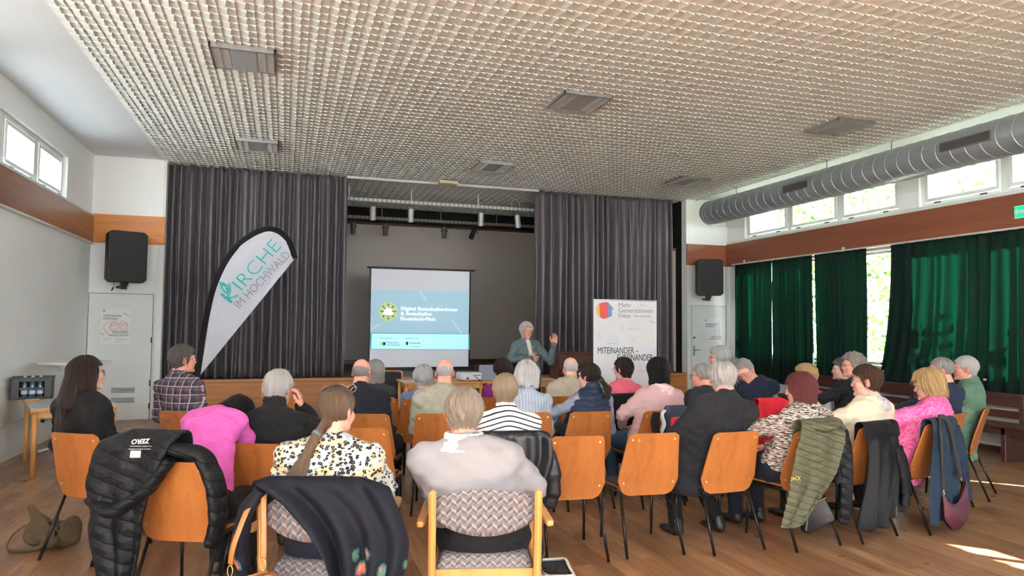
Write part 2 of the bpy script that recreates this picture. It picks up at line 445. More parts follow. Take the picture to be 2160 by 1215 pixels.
# veneer bands
struct('trim_2', MB().box((XL, YB, 2.86), (XL+.04, YS-.03, 3.295), bev=.003), MAT['bandL'])
struct('trim_3', MB().box((XR-.05, YB, 2.88), (XR, YS-.03, 3.345), bev=.003), MAT['bandR'])
struct('trim_4', MB().box((XL, YS-.035, 2.86), (SXL-.0, YS, 3.325), bev=.003), MAT['bandE'])
struct('trim_5', MB().box((SXR, YS-.035, 2.88), (XR, YS, 3.325), bev=.003), MAT['bandRE'])
struct('trim_6', MB().box((XL, YB, 2.83), (XL+.055, YS-.04, 2.858), bev=.003), MAT['whitegloss'])
# lower left panelling
m = MB(); m.box((XL, YB, .06), (XL+.05, YS-.03, .40), bev=.004); m.box((XL, YB, .42), (XL+.03, YS-.03, .86), bev=.004); struct('trim_7', m, MAT['whitegloss'])
struct('baseboard_left', MB().box((XL, YB, 0), (XL+.02, YS-.03, .06)), MAT['white'])
struct('baseboard_right', MB().box((XR-.02, YB, 0), (XR, YS-.03, .07)), MAT['darkbench'])
# end walls beside the stage
m = MB(); m.box((XL-.2, YS, 0), (SXL, YS+.18, ZC+.2)); struct('wall_back_left', m, MAT['white'])
m = MB(); m.box((SXR, YS, 0), (XR+.2, YS+.18, ZC+.2)); struct('wall_back_right', m, MAT['white'])
# mouldings of the end walls: slim lighter posts
m = MB(); m.box((SXL-.10, YS-.03, 0), (SXL, YS, 2.85), bev=.004); m.box((SXL-.04, YS-.03, 3.33), (SXL, YS, ZC), bev=.004); struct('trim_8', m, MAT['whitegloss'])
m = MB(); m.box((SXR, YS-.03, 0), (SXR+.10, YS, 2.87), bev=.004); m.box((XR-.06, YS-.12, 0), (XR, YS-.035, 2.87), bev=.004); struct('trim_9', m, MAT['whitegloss'])
# doors
def door(n, x0, x1, z1, hinge_right):
    m = MB(); m.box((x0, YS-.028, .012), (x1, YS-.004, z1), bev=.004)
    d = struct('door_%d' % n, m, MAT['whitegloss'])
    g = MB()
    for (a, b, c, e) in ((x0-.006, x0-.001, 0, z1+.006), (x1+.001, x1+.006, 0, z1+.006), (x0-.006, x1+.006, z1+.001, z1+.006)):
        g.box((a, YS-.02, c), (b, YS-.001, e))
    obj('door_gap', g, MAT['black'], d)
    return d
d1 = door(1, -2.985, -2.06, 2.04, True)
for z0 in (.29, .45):
    g = MB()
    for k in range(4): g.box((-2.62, YS-.034, z0+k*.022), (-2.28, YS-.027, z0+k*.022+.009))
    obj('vent_slots', g, MAT['latch'], d1)
for z in (.18, .55, 1.25): obj('hinge', MB().box((-2.075, YS-.038, z), (-2.055, YS-.02, z+.09), bev=.003), MAT['latch'], d1)
d2 = door(2, 8.06, 8.885, 2.03, False)
g = MB(); g.tube([(8.11, YS-.03, 1.37), (8.11, YS-.055, 1.37)], .018, 14); obj('lock', g, MAT['latch'], d2)
g = MB(); g.box((8.09, YS-.036, 1.0), (8.125, YS-.026, 1.2), bev=.003); g.tube([(8.108, YS-.03, 1.12), (8.108, YS-.075, 1.12), (8.22, YS-.08, 1.12)], .010, 8); obj('door_handle', g, MAT['alu'], d2)
# rear wall: big windows behind the camera
m = MB(); m.box((XL-.2, YB-.2, 0), (XR+.2, YB, 1.9)); m.box((XL-.2, YB-.2, 3.55), (XR+.2, YB, ZC+.2))
xs = [XL-.2, XL+.15]+[XL+.15+2.3*k for k in range(1, 6)]+[XR+.2]
for x in xs[1:]: m.box((x-.45, YB-.2, 1.9), (x+.45, YB, 3.55))
struct('wall_rear', m, MAT['white'])
# exterior
plainc = lambda n, c, **k: plain(n, srgb(*c), **k)
MAT['render'] = plainc('facade_render', (226, 228, 228), rough=.9)
MAT['soffit'] = plainc('roof_soffit', (150, 156, 162), rough=.9)
struct('ceiling_sun_blocker_right', MB().box((XR+.25, YB-1, ZC+.10), (XR+2.1, YS+4, ZC+.28)), MAT['soffit'])  # overhang added to keep the sun out of the right clerestory
struct('ceiling_overhang_left', MB().box((XL-1.0, YB-1, ZC+.02), (XL-.25, YS+4, ZC+.2)), MAT['soffit'])
for y in (12.25, 8.08, 3.9, -.2):
    tag(obj('facade_fin', MB().box((XR+.252, y, 0), (XR+.85, y+.22, ZC+.1)), MAT['render']), 'white rendered fin standing outside the right-hand windows', 'pillar', 'white fins between the windows outside')
# ceiling
PT = .1515
CX0, CX1 = -1.98, -1.98+PT*67
CY1 = 16.3
def ceil_cells():
    mb = MB(); d = .029; p = PT
    vs = []; fs = []
    ny = int((CY1-.4)/p)
    y_first = CY1-ny*p
    for i in range(67):
        x0 = CX0+i*p; xm = x0+.56*p; x1 = x0+p
        for j in range(ny):
            y0 = y_first+j*p; y1 = y0+p; o = len(vs)
            # left half tilts down towards the slit; right half is a facet falling back to the next cell
            vs += [(x0, y0, ZC-.004), (xm, y0, ZC-d), (xm-.10*p, y1, ZC-d*.55), (x0, y1, ZC-.002),
                   (xm, y0, ZC-.3*d), (x1, y0, ZC-d*.75), (x1, y1, ZC-.3*d), (xm-.10*p, y1, ZC-.25*d),
                   (x0, y0, ZC), (x1, y0, ZC)]
            fs += [(o, o+1, o+2, o+3), (o+4, o+5, o+6, o+7), (o+1, o+4, o+7, o+2), (o+8, o+4, o+1, o), (o+8, o+9, o+5, o+4)]
            if j < ny-1: fs += [(o+3, o+2, o+7), (o+6, o+7, o+3)]
            fs += [(o+5, o+9, o+6)]
    mb.v = vs; mb.f = fs; mb.mi = [0]*len(fs)
    return mb
cm = ceil_cells()
struct('ceiling', cm, MAT['ceil'])
m = MB(); m.box((XL-.2, YB-.2, ZC), (CX0, YE+.1, ZC+.15)); m.box((CX1, YB-.2, ZC), (XR+.2, YE+.1, ZC+.15)); m.box((CX0, YB-.2, ZC+.001), (CX1, YE+.1, ZC+.15))
struct('ceiling_slab', m, MAT['strip'])
struct('trim_10', MB().box((CX1, YB, ZC-.035), (CX1+.03, YS, ZC)), MAT['ceil'])
# recessed lamps
MAT['lampgrey'] = plain('lamp_centre_panel', srgb(170, 174, 178), .5)
MAT['louvre'] = plain('mirror_louvre', srgb(226, 226, 222), .3, .02, metal=.6)
MAT['louvredark'] = plain('lamp_cavity', srgb(40, 40, 42), .5)
def ceiling_light(cx, cy, label):
    t = thing('ceiling_light', label, 'ceiling light', (cx, cy, ZC-.055), 0, 'square louvred ceiling lights')
    h = .305; m = MB()
    for a, b in (((-h, -h, -.0), (-h+.018, h, .05)), ((h-.018, -h, 0), (h, h, .05)), ((-h, -h, 0), (h, -h+.018, .05)), ((-h, h-.018, 0), (h, h, .05))): m.box(a, b)
    obj('frame', m, MAT['alu'], t)
    obj('cavity', MB().box((-h+.018, -h+.018, .035), (h-.018, h-.018, .05)), MAT['louvredark'], t)
    obj('centre_panel', MB().box((-.12, -h+.018, .004), (.12, h-.018, .02)), MAT['lampgrey'], t)
    for s in (-1, 1):
        m = MB()
        for k in range(16):
            y = -h+.035+k*.0355; m.box((s*.13, y, .004), (s*.205, y+.004, .034)); m.box((s*.211, y, .004), (s*.284, y+.004, .034))
        for xx in (.124, .207, .286): m.box((s*xx-.002, -h+.018, .004), (s*xx+.002, h-.018, .036))
        obj('louvre', m, MAT['louvre'], t)
for (cx, cy, lb) in ((-.455, 7.44, 'square louvred ceiling light, the nearest and largest at upper left'), (-.455, 11.07, 'square louvred ceiling light above the left stage curtain'),
                     (3.25, 7.55, 'square louvred ceiling light over the middle of the audience'), (3.25, 11.2, 'square louvred ceiling light near the stage opening'),
                     (6.89, 7.36, 'square louvred ceiling light nearest the metal duct'), (6.91, 11.07, 'square louvred ceiling light above the right stage curtain')):
    ceiling_light(cx, cy, lb)
# ------------------------------------------------------------------ stage
st = thing('stage', 'raised stage with orange-brown wooden front below the dark curtains', 'stage', (0, YS, 0))
obj('deck', MB().box((SXL, -.0, STZ-.06), (SXR, YE-YS-.002, STZ), bev=.004), MAT['deck'], st)
m = MB(); m.box((SXL, .0, 0), (SXR, .03, STZ-.06)); m.box((SXL, -.02, STZ-.055), (SXR, .0, STZ-.0), bev=.003)
for x in (1.2, 4.0, 6.6): m.box((x, -.004, .02), (x+.006, 0, STZ-.07))
obj('front_panel', m, MAT['stagefront'], st)
obj('baseboard', MB().box((SXL, -.012, 0), (SXR, 0, .07)), MAT['darkbench'], st)
m = MB(); m.box((SXL-.1, YE, 0), (SXR+.1, YE+.15, 4.02)); struct('wall_stage_back', m, MAT['stagewall'])
m = MB(); m.box((SXL, YE-.03, STZ), (SXR, YE, STZ+.10)); struct('baseboard_stage', m, MAT['darkbench'])
m = MB(); m.box((SXL-.05, YS+.18, 0), (SXL-.002, YE, ZC+.1)); m.box((SXR+.022, YS+.18, 0), (SXR+.07, YE, ZC+.1)); m.box((SXL, CY1+.05, 4.02), (SXR, YE+.15, ZC)); struct('wall_stage_sides', m, MAT['darkvoid'])
struct('trim_11', MB().box((SXL, YE-.06, 3.97), (SXR, YE-.0, 4.05)), MAT['deck'])
m = MB(); m.box((7.62, 13.22, STZ), (SXR+.02, 13.30, 3.22)); struct('wall_stage_wing', m, plain('cream_wall', srgb(222, 210, 192), .8))
m = MB(); m.box((7.60, 13.2, 3.22), (SXR+.02, 13.3, 3.28)); struct('trim_12', m, MAT['bandRE'])
# curtains: pleated sheets
def curtain(name, p0, p1, z0, z1, folds, amp, mat, label, seed, group=None, flare=0.0, sag=None, cat='curtain'):
    rnd = random.Random(seed)
    P0 = Vector((*p0, 0)); P1 = Vector((*p1, 0)); D = P1-P0; L = D.length; D.normalize(); Nn = Vector((-D.y, D.x, 0))
    ph = [rnd.uniform(0, 6.28) for _ in range(8)]; nu = int(folds*12); nv = 36
    wts = []
    acc = 0; edges = [0]
    for k in range(int(folds)): acc += rnd.uniform(.55, 1.5); edges.append(acc)
    edges = np.array(edges)/acc
    amps = [rnd.uniform(.45, 1.25) for _ in range(int(folds)+1)]
    def fn(u, v):
        z = z1+(z0-z1)*v
        k = min(int(np.searchsorted(edges, u, side='right'))-1, int(folds)-1); lu = (u-edges[k])/(edges[k+1]-edges[k])
        am = amps[k]*(1-lu)+amps[k+1]*lu
        s = math.sin(lu*2*PI)
        s = math.copysign(abs(s)**.75, s)
        depth = amp*(am*s*(.55+.6*v**.6)+.35*math.sin(u*folds*.9+ph[0]+v*1.2)*v+.18*math.sin(u*folds*3.1+ph[1]+v*2.5)*v**.5+.12*math.sin(u*folds*13+ph[3])*(1-v)**2)
        along = u*L+(flare*v*v*(1-u)*1.0)+.012*math.sin(v*5+u*40+ph[2])*v
        zz = z+(0 if sag is None else sag(u)*(v))
        q = P0+D*along+Nn*depth
        return (q.x, q.y, zz+.006*math.sin(u*folds*2*PI)*(1 if v == 1 else 0))
    o = obj(name, MB().grid(nu, nv, fn), mat, smooth=True, mods=[('SOLIDIFY', dict(thickness=.004, offset=0))])
    return tag(o, label, cat, group)
curtain('stage_curtain', (-1.90, YS+.14), (1.03, YS+.14), STZ+.02, ZC-.03, 21, .095, MAT['greycurtain'], 'charcoal pleated stage curtain behind the feather flag', 3)
curtain('stage_curtain', (4.62, YS+.14), (7.70, YS+.14), STZ+.02, ZC-.03, 21, .09, MAT['greycurtain'], 'charcoal pleated stage curtain behind the roll-up banner', 5)
# rails of the stage opening
MAT['whiterail'] = plain('white_rail', srgb(214, 214, 210), .4)
MAT['greyrail'] = plain('grey_rail', srgb(120, 118, 112), .5)
def holed(name, c):
    m, nt, b = newmat(name)
    co_ = objco(nt); s = nd(nt, 'SeparateXYZ', None, Vector=co_)
    a = math_(nt, 'PINGPONG', s.outputs[0], .045); g = math_(nt, 'GREATER_THAN', a, .027)
    z = math_(nt, 'ABSOLUTE', math_(nt, 'SUBTRACT', math_(nt, 'PINGPONG', s.outputs[2], .016), .008)); g2 = math_(nt, 'LESS_THAN', z, .0045)
    f = math_(nt, 'MULTIPLY', g, g2)
    nt.links.new(mixc(nt, f, c, tuple(q*.2 for q in c[:3])+(1,)), b.inputs['Base Color']); b.inputs['Roughness'].default_value = .45; return m
tag(obj('curtain_rail', MB().box((1.0, YS-.02, ZC-.085), (4.66, YS+.04, ZC-.04), bev=.004), MAT['whiterail']), 'slim white curtain rail across the top of the stage opening', 'rail')
tag(obj('emergency_lamp', MB().box((2.62, YS-.30, ZC-.11), (2.98, YS-.16, ZC-.05), bev=.012), plain('yellowed_plastic', srgb(222, 210, 170), .4)), 'small yellowed lamp box on the ceiling above the stage opening', 'lamp')
def light_rail(y, z, mat, rodm, xs, label):
    t = thing('lighting_rail', label, 'rail', (0, y, z), 0)
    m = MB(); m.box((SXL+.1, -.03, -.032), (SXR-.1, .03, .032), bev=.003); obj('channel', m, mat, t)
    for x in xs: obj('rod', MB().box((x-.012, -.012, .03), (x+.012, .012, ZC-z)), rodm, t)
light_rail(13.75, 4.00, holed('white_slotted', srgb(214, 214, 210)), MAT['whiterail'], (1.12, 2.33, 3.70, 5.2, 6.6), 'front white slotted lighting rail hanging over the stage')
light_rail(16.05, 4.00, holed('grey_slotted', srgb(126, 122, 114)), MAT['greyrail'], (2.05, 3.42, 4.78, 5.95), 'rear grey slotted lighting rail hanging before the stage backdrop')
def spot(x, y, z, mat, label, tilt=0.0, turn=0.0, group=None):
    t = thing('stage_spotlight', label, 'spotlight', (x, y, z), turn, group)
    m = MB(); R_ = Matrix.Rotation(tilt, 4, 'Y')
    m.lathe([(.0, -.01), (.05, -.008), (.058, 0), (.058, -.26), (.054, -.262), (.050, -.23), (.0, -.23)][::-1], 20, Matrix.Translation((0, 0, -.10)) @ R_)
    obj('housing', m, mat, t, smooth=False)
    m = MB()
    for s in (-1, 1): m.box((s*.064, -.008, -.20), (s*.070, .008, -.035)); m.tube([(s*.056, 0, -.19), (s*.085, 0, -.19)], .012, 8)
    m.box((-.07, -.010, -.036), (.07, .010, -.028)); obj('yoke', m, MAT['blackmetal'], t)
MAT['spotgrey'] = plain('spot_silver', srgb(196, 198, 200), .35, .03, metal=.3)
MAT['spotdark'] = plain('spot_dark', srgb(92, 88, 82), .5)
for (px, py, lb, tl) in ((787, 428, 'leftmost of the four silver spotlights on the front rail', 0), (867, 433, 'second silver spotlight from the left on the front rail', 0),
                         (1015, 444, 'third silver spotlight from the left on the front rail', 0), (1091, 448, 'rightmost silver spotlight, below the cable loop', -.12)):
    p = at_axis(px, py, 1, 13.75); spot(p[0], 13.75, 3.972, MAT['spotgrey'], lb, tl)
for (px, lb, tl) in ((745, 'leftmost dark spotlight on the rear rail beside the curtain', 0), (813, 'second dark spotlight from the left on the rear rail', 0),
                     (937, 'third dark spotlight from the left on the rear rail', 0), (1001, 'tilted black spotlight, rightmost on the rear rail', .35)):
    p = at_axis(px, 480, 1, 16.05); spot(p[0], 16.05, 3.972, MAT['spotdark'] if tl == 0 else MAT['black'], lb, tl)
p = at_axis(1087, 425, 1, 13.75)
cl = [(p[0]+.11*math.sin(a)*.8, 13.75, 4.09+.11*-math.cos(a)) for a in np.linspace(.3, 5.9, 24)]
tag(obj('cable_loop', MB().tube(cl, .006, 6), MAT['whiterail'], smooth=True), 'pale cable loop standing up from the front lighting rail', 'cable')
# ------------------------------------------------------------------ duct
DX, DZ, DR = 8.13, 3.89, .236
m = MB(); n = 40; ys = []; y = YB+.3
prof = []
yy = 12.10
while yy > YB+.2:
    prof.append((yy, DR)); prof.append((yy-.18, DR)); prof.append((yy-.184, DR+.005)); prof.append((yy-.196, DR+.005)); prof.append((yy-.2, DR)); yy -= .2
vs = []; fs = []
for (y, r) in prof:
    for k in range(n):
        a = 2*PI*k/n; vs.append((DX+r*math.cos(a), y-.10*math.cos(a), DZ+r*math.sin(a)))
for i in range(len(prof)-1):
    for k in range(n): fs.append((i*n+k, i*n+(k+1) % n, (i+1)*n+(k+1) % n, (i+1)*n+k))
fs.append(tuple(range(n-1, -1, -1)))
m.add(vs, fs)
dt = thing('air_duct', 'long round spiral metal air duct hanging along the right-hand windows', 'duct', (0, 0, 0))
dd = obj('duct_tube', m, MAT['galv'], dt, smooth=False)
m = MB(); m.lathe([(DR+.012, -.03), (DR+.012, .03), (DR-.01, .035), (.0, .035)], 40, Matrix.Translation((DX, 12.13, DZ)) @ Matrix.Rotation(-PI/2, 4, 'X')); obj('end_cap', m, MAT['galv'], dt)
MAT['grille'] = plain('grille_dark', srgb(46, 48, 52), .4)
for (y0, y1) in ((9.1, 9.68), (6.05, 6.72), (3.0, 3.6)):
    a = rad(180-2); M_ = Matrix.Translation((DX+(DR+.004)*math.cos(a), (y0+y1)/2, DZ+(DR+.004)*math.sin(a)))
    g = MB(); hw = (y1-y0)/2; g.box((-.014, -hw, -.055), (.02, hw, .055), M_); go = obj('grille', g, MAT['grille'], dt)
    g = MB()
    for k in range(6): g.box((-.018, -hw, -.048+k*.018), (-.012, hw, -.043+k*.018), M_)
    for e in (-1, 1): g.box((-.018, e*hw-.006, -.058), (.02, e*hw+.006, .058), M_)
    for e in (-1, 1): g.box((-.018, -hw, e*.056-.004), (.02, hw, e*.056+.004), M_)
    obj('grille_bars', g, MAT['greyrail'], go)
for y in (11.3, 8.95, 7.70, 5.2, 2.7):
    g = MB(); g.tube([(DX, y, DZ+DR-.01), (DX, y, ZC-.003)], .006, 8); g.lathe([(.03, 0), (.03, .008)], 12, Matrix.Translation((DX, y, ZC-.012))); obj('hanger_rod', g, MAT['latch'], dt)
# ------------------------------------------------------------------ green window curtains
GX = XR-.13
def gcur(y1, y0, folds, seed, label, flare=0.0, sag=None, z0=.55, amp=.035):
    curtain('window_curtain', (GX, y1), (GX, y0), z0, 2.875, folds, amp, MAT['greencurtain'], label, seed, 'dark green window curtains', flare, sag)
gcur(12.32, 11.18, 12, 11, 'dark green curtain nearest the stage on the right-hand windows')
gcur(11.17, 10.09, 11, 12, 'dark green curtain second from the stage, beside the narrow light gap')
gcur(10.03, 8.88, 9, 13, 'dark green curtain just left of the uncovered window strip', z0=.62)
gcur(8.40, 6.20, 13, 14, 'dark green curtain just right of the uncovered window strip', flare=-.32, z0=.72)
gcur(6.20, 3.6, 15, 15, 'dark green curtain at the right edge of the picture', z0=.72)
gcur(3.55, -.43, 18, 16, 'dark green curtain beyond the right edge of the picture', z0=.72)
gcur(-1.22, -4.4, 16, 17, 'dark green curtain at the rear end of the right-hand wall', z0=.72)
curtain('window_curtain', (GX, -.43), (GX, -1.22), .72, 2.465, 5, .006, MAT['greencurtain'], 'added unseen green curtain piece, lower edge of the slot for the sun patches', 18, 'dark green window curtains')  # out-of-view piece added so sun enters only through the slot above
curtain('window_curtain', (GX, -.43), (GX, -1.22), 2.565, 2.87, 5, .006, MAT['greencurtain'], 'added unseen green curtain strip, upper edge of the slot for the sun patches', 21, 'dark green window curtains')
curtain('window_curtain', (GX+.02, -.70), (GX+.02, -.82), .72, 2.87, 2, .008, MAT['greencurtain'], 'added unseen narrow green strip splitting the sunlight into two patches', 19, 'dark green window curtains')
m = MB(); m.box((GX-.03, -4.4, 2.875), (GX+.03, 12.4, 2.90)); tag(obj('curtain_track', m, MAT['whiterail']), 'slim white curtain track under the brown veneer band', 'rail')
# the last three curtain pieces are unseen, added to cut the two sun patches
# ------------------------------------------------------------------ outside greenery and ground
rnd = np.random.default_rng(4)
def leaves(n, lo, hi, size, name, mat, dens=None):
    c = rnd.uniform(lo, hi, (n, 3))
    if dens is not None: c = c[dens(c)]
    n = len(c)
    a = rnd.normal(size=(n, 3)); a /= np.linalg.norm(a, axis=1)[:, None]
    b = rnd.normal(size=(n, 3)); b -= (b*a).sum(1)[:, None]*a; b /= np.linalg.norm(b, axis=1)[:, None]
    s = rnd.uniform(.6, 1.4, (n, 1))*size
    v = np.stack([c-a*s, c+b*s*.55, c+a*s, c-b*s*.55], 1).reshape(-1, 3)
    f = np.arange(4*n).reshape(-1, 4)
    return npobj(name, v, f, mat, smooth=False)
def leafmat():
    m, nt, b = newmat('leaf_green')
    g = nt.nodes.new('ShaderNodeNewGeometry')
    c = ramp(nt, g.outputs['Random Per Island'], [(0, srgb(34, 70, 26)), (.5, srgb(84, 122, 46)), (.85, srgb(140, 156, 70)), (1, srgb(176, 150, 84))])
    nt.links.new(c, b.inputs['Base Color']); b.inputs['Roughness'].default_value = .4
    tr = nd(nt, 'BsdfTranslucent'); nt.links.new(c, tr.inputs[0]); mx = nd(nt, 'MixShader'); mx.inputs[0].default_value = .45
    nt.links.new(b.outputs[0], mx.inputs[1]); nt.links.new(tr.outputs[0], mx.inputs[2]); nt.links.new(mx.outputs[0], nt.nodes['Material Output'].inputs[0]); return m
LM = leafmat()
hed = leaves(26000, (11.6, 9.8, 0), (13.6, 24, 8.5), .075, 'hedge', LM)
tag(hed, 'tall sunlit green hedge outside the right-hand windows near the stage', 'hedge', kind='stuff')
hed2 = leaves(16000, (11.6, -4, 0), (13.2, 9.6, 4.9), .08, 'hedge', LM, lambda c: c[:, 2] < 3.2+.3*np.sin(c[:, 1]*2.1)+1.5*np.exp(-((c[:, 1]-6.2)/1.6)**2))
tag(hed2, 'low green hedge outside the nearer right-hand windows', 'hedge', kind='stuff')
struct('ground', MB().box((-40, -40, -.3), (60, 60, -.13)), plain('outside_ground', srgb(196, 192, 180), .9, .1, 1.5))
bl = thing('neighbour_building', 'pale house seen through the high left windows', 'building', (-11, 14, 0))
obj('facade', MB().box((-3, -9, -.1), (1, 11, 3.9)), MAT['render'], bl); obj('roof', MB().box((-3.3, -9.3, 3.9), (1.6, 11.3, 4.15)), MAT['soffit'], bl)
# ------------------------------------------------------------------ implicit surfaces for people and clothes
def A(*p): return np.array(p, dtype=np.float64)
class Field:
    def __init__(s, lo, hi, h):
        s.h = h; s.lo = np.array(lo, dtype=np.float64); n = np.ceil((np.array(hi)-s.lo)/h).astype(int)+1; s.n = n
        s.d = np.full(n, .08, dtype=np.float32)
    def _sub(s, lo, hi):
        i0 = np.clip(np.floor((np.array(lo)-s.lo)/s.h).astype(int), 0, s.n); i1 = np.clip(np.ceil((np.array(hi)-s.lo)/s.h).astype(int)+1, 0, s.n)
        if (i1 <= i0).any(): return None, None
        ax = [(s.lo[k]+s.h*np.arange(i0[k], i1[k])).astype(np.float32) for k in range(3)]
        X, Y, Z = np.meshgrid(*ax, indexing='ij'); return tuple(slice(a, b) for a, b in zip(i0, i1)), (X, Y, Z)
    def un(s, prim, k=.015):
        lo, hi, f = prim; m = k+s.h*2; sl, P = s._sub(np.array(lo)-m, np.array(hi)+m)
        if sl is None: return
        b = f(*P); a = s.d[sl]; h = np.clip(.5+.5*(a-b)/k, 0, 1); s.d[sl] = a*(1-h)+b*h-k*h*(1-h)
    def cut(s, prim, k=.01):
        lo, hi, f = prim; m = k+s.h*2; sl, P = s._sub(np.array(lo)-m, np.array(hi)+m)
        if sl is None: return
        b = -f(*P); a = s.d[sl]; h = np.clip(.5-.5*(a-b)/k, 0, 1); s.d[sl] = a*(1-h)+b*h+k*h*(1-h)
    def inter(s, f, k=.004):
        sl, P = s._sub(s.lo, s.lo+s.h*s.n); b = f(*P)
        h = np.clip(.5-.5*(s.d-b)/k, 0, 1); s.d = (s.d*(1-h)+b*h+k*h*(1-h)).astype(np.float32)
    def mesh(s):
        d = s.d; h = s.h; n = np.array(d.shape)
        d[0, :, :] = d[-1, :, :] = .05; d[:, 0, :] = d[:, -1, :] = .05; d[:, :, 0] = d[:, :, -1] = .05
        ins = d < 0
        c = np.zeros(n-1, dtype=np.uint8)
        offs = [(i, j, k) for i in (0, 1) for j in (0, 1) for k in (0, 1)]
        for i, j, k in offs: c += ins[i:n[0]-1+i, j:n[1]-1+j, k:n[2]-1+k]
        act = (c > 0) & (c < 8); ci = np.argwhere(act)
        idx = np.full(n-1, -1, dtype=np.int32); idx[act] = np.arange(len(ci))
        acc = np.zeros((len(ci), 3)); cnt = np.zeros(len(ci))
        for ax in range(3):
            o = [q for q in range(3) if q != ax]
            for p in (0, 1):
                for q in (0, 1):
                    a = np.zeros(3, int); a[o[0]] = p; a[o[1]] = q; b = a.copy(); b[ax] = 1
                    A_ = ci+a; B_ = ci+b
                    da = d[A_[:, 0], A_[:, 1], A_[:, 2]]; db = d[B_[:, 0], B_[:, 1], B_[:, 2]]
                    m = (da < 0) != (db < 0); t = np.where(m, da/(da-db+1e-12), 0)
                    pos = A_.astype(float); pos[:, ax] += t
                    acc += pos*m[:, None]; cnt += m
        v = acc/np.maximum(cnt, 1)[:, None]*h+s.lo
        faces = []
        for ax in range(3):
            o1, o2 = [(1, 2), (2, 0), (0, 1)][ax]
            sl0 = [slice(1, -1)]*3; sl1 = [slice(1, -1)]*3
            sl0[ax] = slice(0, -1); sl1[ax] = slice(1, None)
            e = ins[tuple(sl0)] != ins[tuple(sl1)]
            E = np.argwhere(e)
            if not len(E): continue
            off = np.ones(3, int); off[ax] = 0; E = E+off
            flip = ins[E[:, 0], E[:, 1], E[:, 2]]
            def g(da, db):
                q = E.copy(); q[:, o1] += da; q[:, o2] += db; return idx[q[:, 0], q[:, 1], q[:, 2]]
            Q = np.stack([g(-1, -1), g(0, -1), g(0, 0), g(-1, 0)], 1)
            Q[~flip] = Q[~flip][:, ::-1]; faces.append(Q)
        f = np.concatenate(faces)
        return v, f[(f >= 0).all(1)]
def nz(v): v = np.asarray(v, float); return v/(np.linalg.norm(v)+1e-12)
def ecap(a, b, ra, rb, L=(1, 0, 0)):
    """tapered capsule with elliptical section; ra/rb = (half width along L, half depth)"""
    a, b = np.asarray(a, float), np.asarray(b, float)
    if np.isscalar(ra): ra = (ra, ra)
    if np.isscalar(rb): rb = (rb, rb)
    T = b-a; ln = np.linalg.norm(T); T = T/(ln+1e-9); L = np.asarray(L, float); L = L-T*(L@T)
    if np.linalg.norm(L) < 1e-3: L = np.cross(T, (0, 1, 0))
    L = nz(L); F = np.cross(T, L); R = max(max(ra), max(rb))
    lo = np.minimum(a, b)-R; hi = np.maximum(a, b)+R
    def f(X, Y, Z):
        x, y, z = X-a[0], Y-a[1], Z-a[2]; t = x*T[0]+y*T[1]+z*T[2]; tc = np.clip(t/(ln+1e-9), 0, 1).astype(np.float32)
        rx = ra[0]+(rb[0]-ra[0])*tc; ry = ra[1]+(rb[1]-ra[1])*tc; e = t-tc*ln
        u = x*L[0]+y*L[1]+z*L[2]; w = x*F[0]+y*F[1]+z*F[2]; rm = np.minimum(rx, ry)
        return (np.sqrt((u/rx)**2+(w/ry)**2+(e/rm)**2)-1)*rm
    return lo, hi, f
def ell(c, r, R=None):
    c = np.asarray(c, float); r = np.asarray(r, float); R = np.eye(3) if R is None else np.asarray(R, float)  # columns = axes
    m = max(r)
    def f(X, Y, Z):
        x, y, z = X-c[0], Y-c[1], Z-c[2]
        q = [(x*R[0, k]+y*R[1, k]+z*R[2, k])/r[k] for k in range(3)]
        k0 = np.sqrt(q[0]**2+q[1]**2+q[2]**2); k1 = np.sqrt((q[0]/r[0])**2+(q[1]/r[1])**2+(q[2]/r[2])**2)
        return k0*(k0-1)/(k1+1e-6)
    return c-m, c+m, f
def xf(prim, M4):
    """place a primitive written in head space into body space"""
    R = M4[:3, :3]; t = M4[:3, 3]; lo, hi, f = prim
    cs = np.array([[lo[0] if i else hi[0], lo[1] if j else hi[1], lo[2] if k else hi[2]] for i in (0, 1) for j in (0, 1) for k in (0, 1)]) @ R.T+t
    def g(X, Y, Z):
        x, y, z = X-t[0], Y-t[1], Z-t[2]
        return f(*(x*R[0, k]+y*R[1, k]+z*R[2, k] for k in range(3)))
    return cs.min(0), cs.max(0), g
_rn = np.random.default_rng(7)
_nd = _rn.normal(size=(14, 3)); _nd /= np.linalg.norm(_nd, axis=1)[:, None]; _np = _rn.uniform(0, 6.28, 14)
def wob(p, f, seed=0.0):
    s = 0
    for i in range(14): s = s+np.sin((p @ _nd[i])*f*(1+.13*i)+_np[i]+seed*(i+1.3)+1.5*np.sin((p @ _nd[(i+5) % 14])*f*.6+seed))
    return s/5.0
def normals(v, f):
    a = v[f[:, 2]]-v[f[:, 0]]; b = v[f[:, 3]]-v[f[:, 1]]; n = np.cross(a, b); out = np.zeros_like(v)
    for k in range(4): np.add.at(out, f[:, k], n)
    return out/(np.linalg.norm(out, axis=1)[:, None]+1e-12)
def rotM(yaw=0, pitch=0, roll=0):
    return np.array((Matrix.Rotation(yaw, 3, 'Z') @ Matrix.Rotation(pitch, 3, 'X') @ Matrix.Rotation(roll, 3, 'Y')))

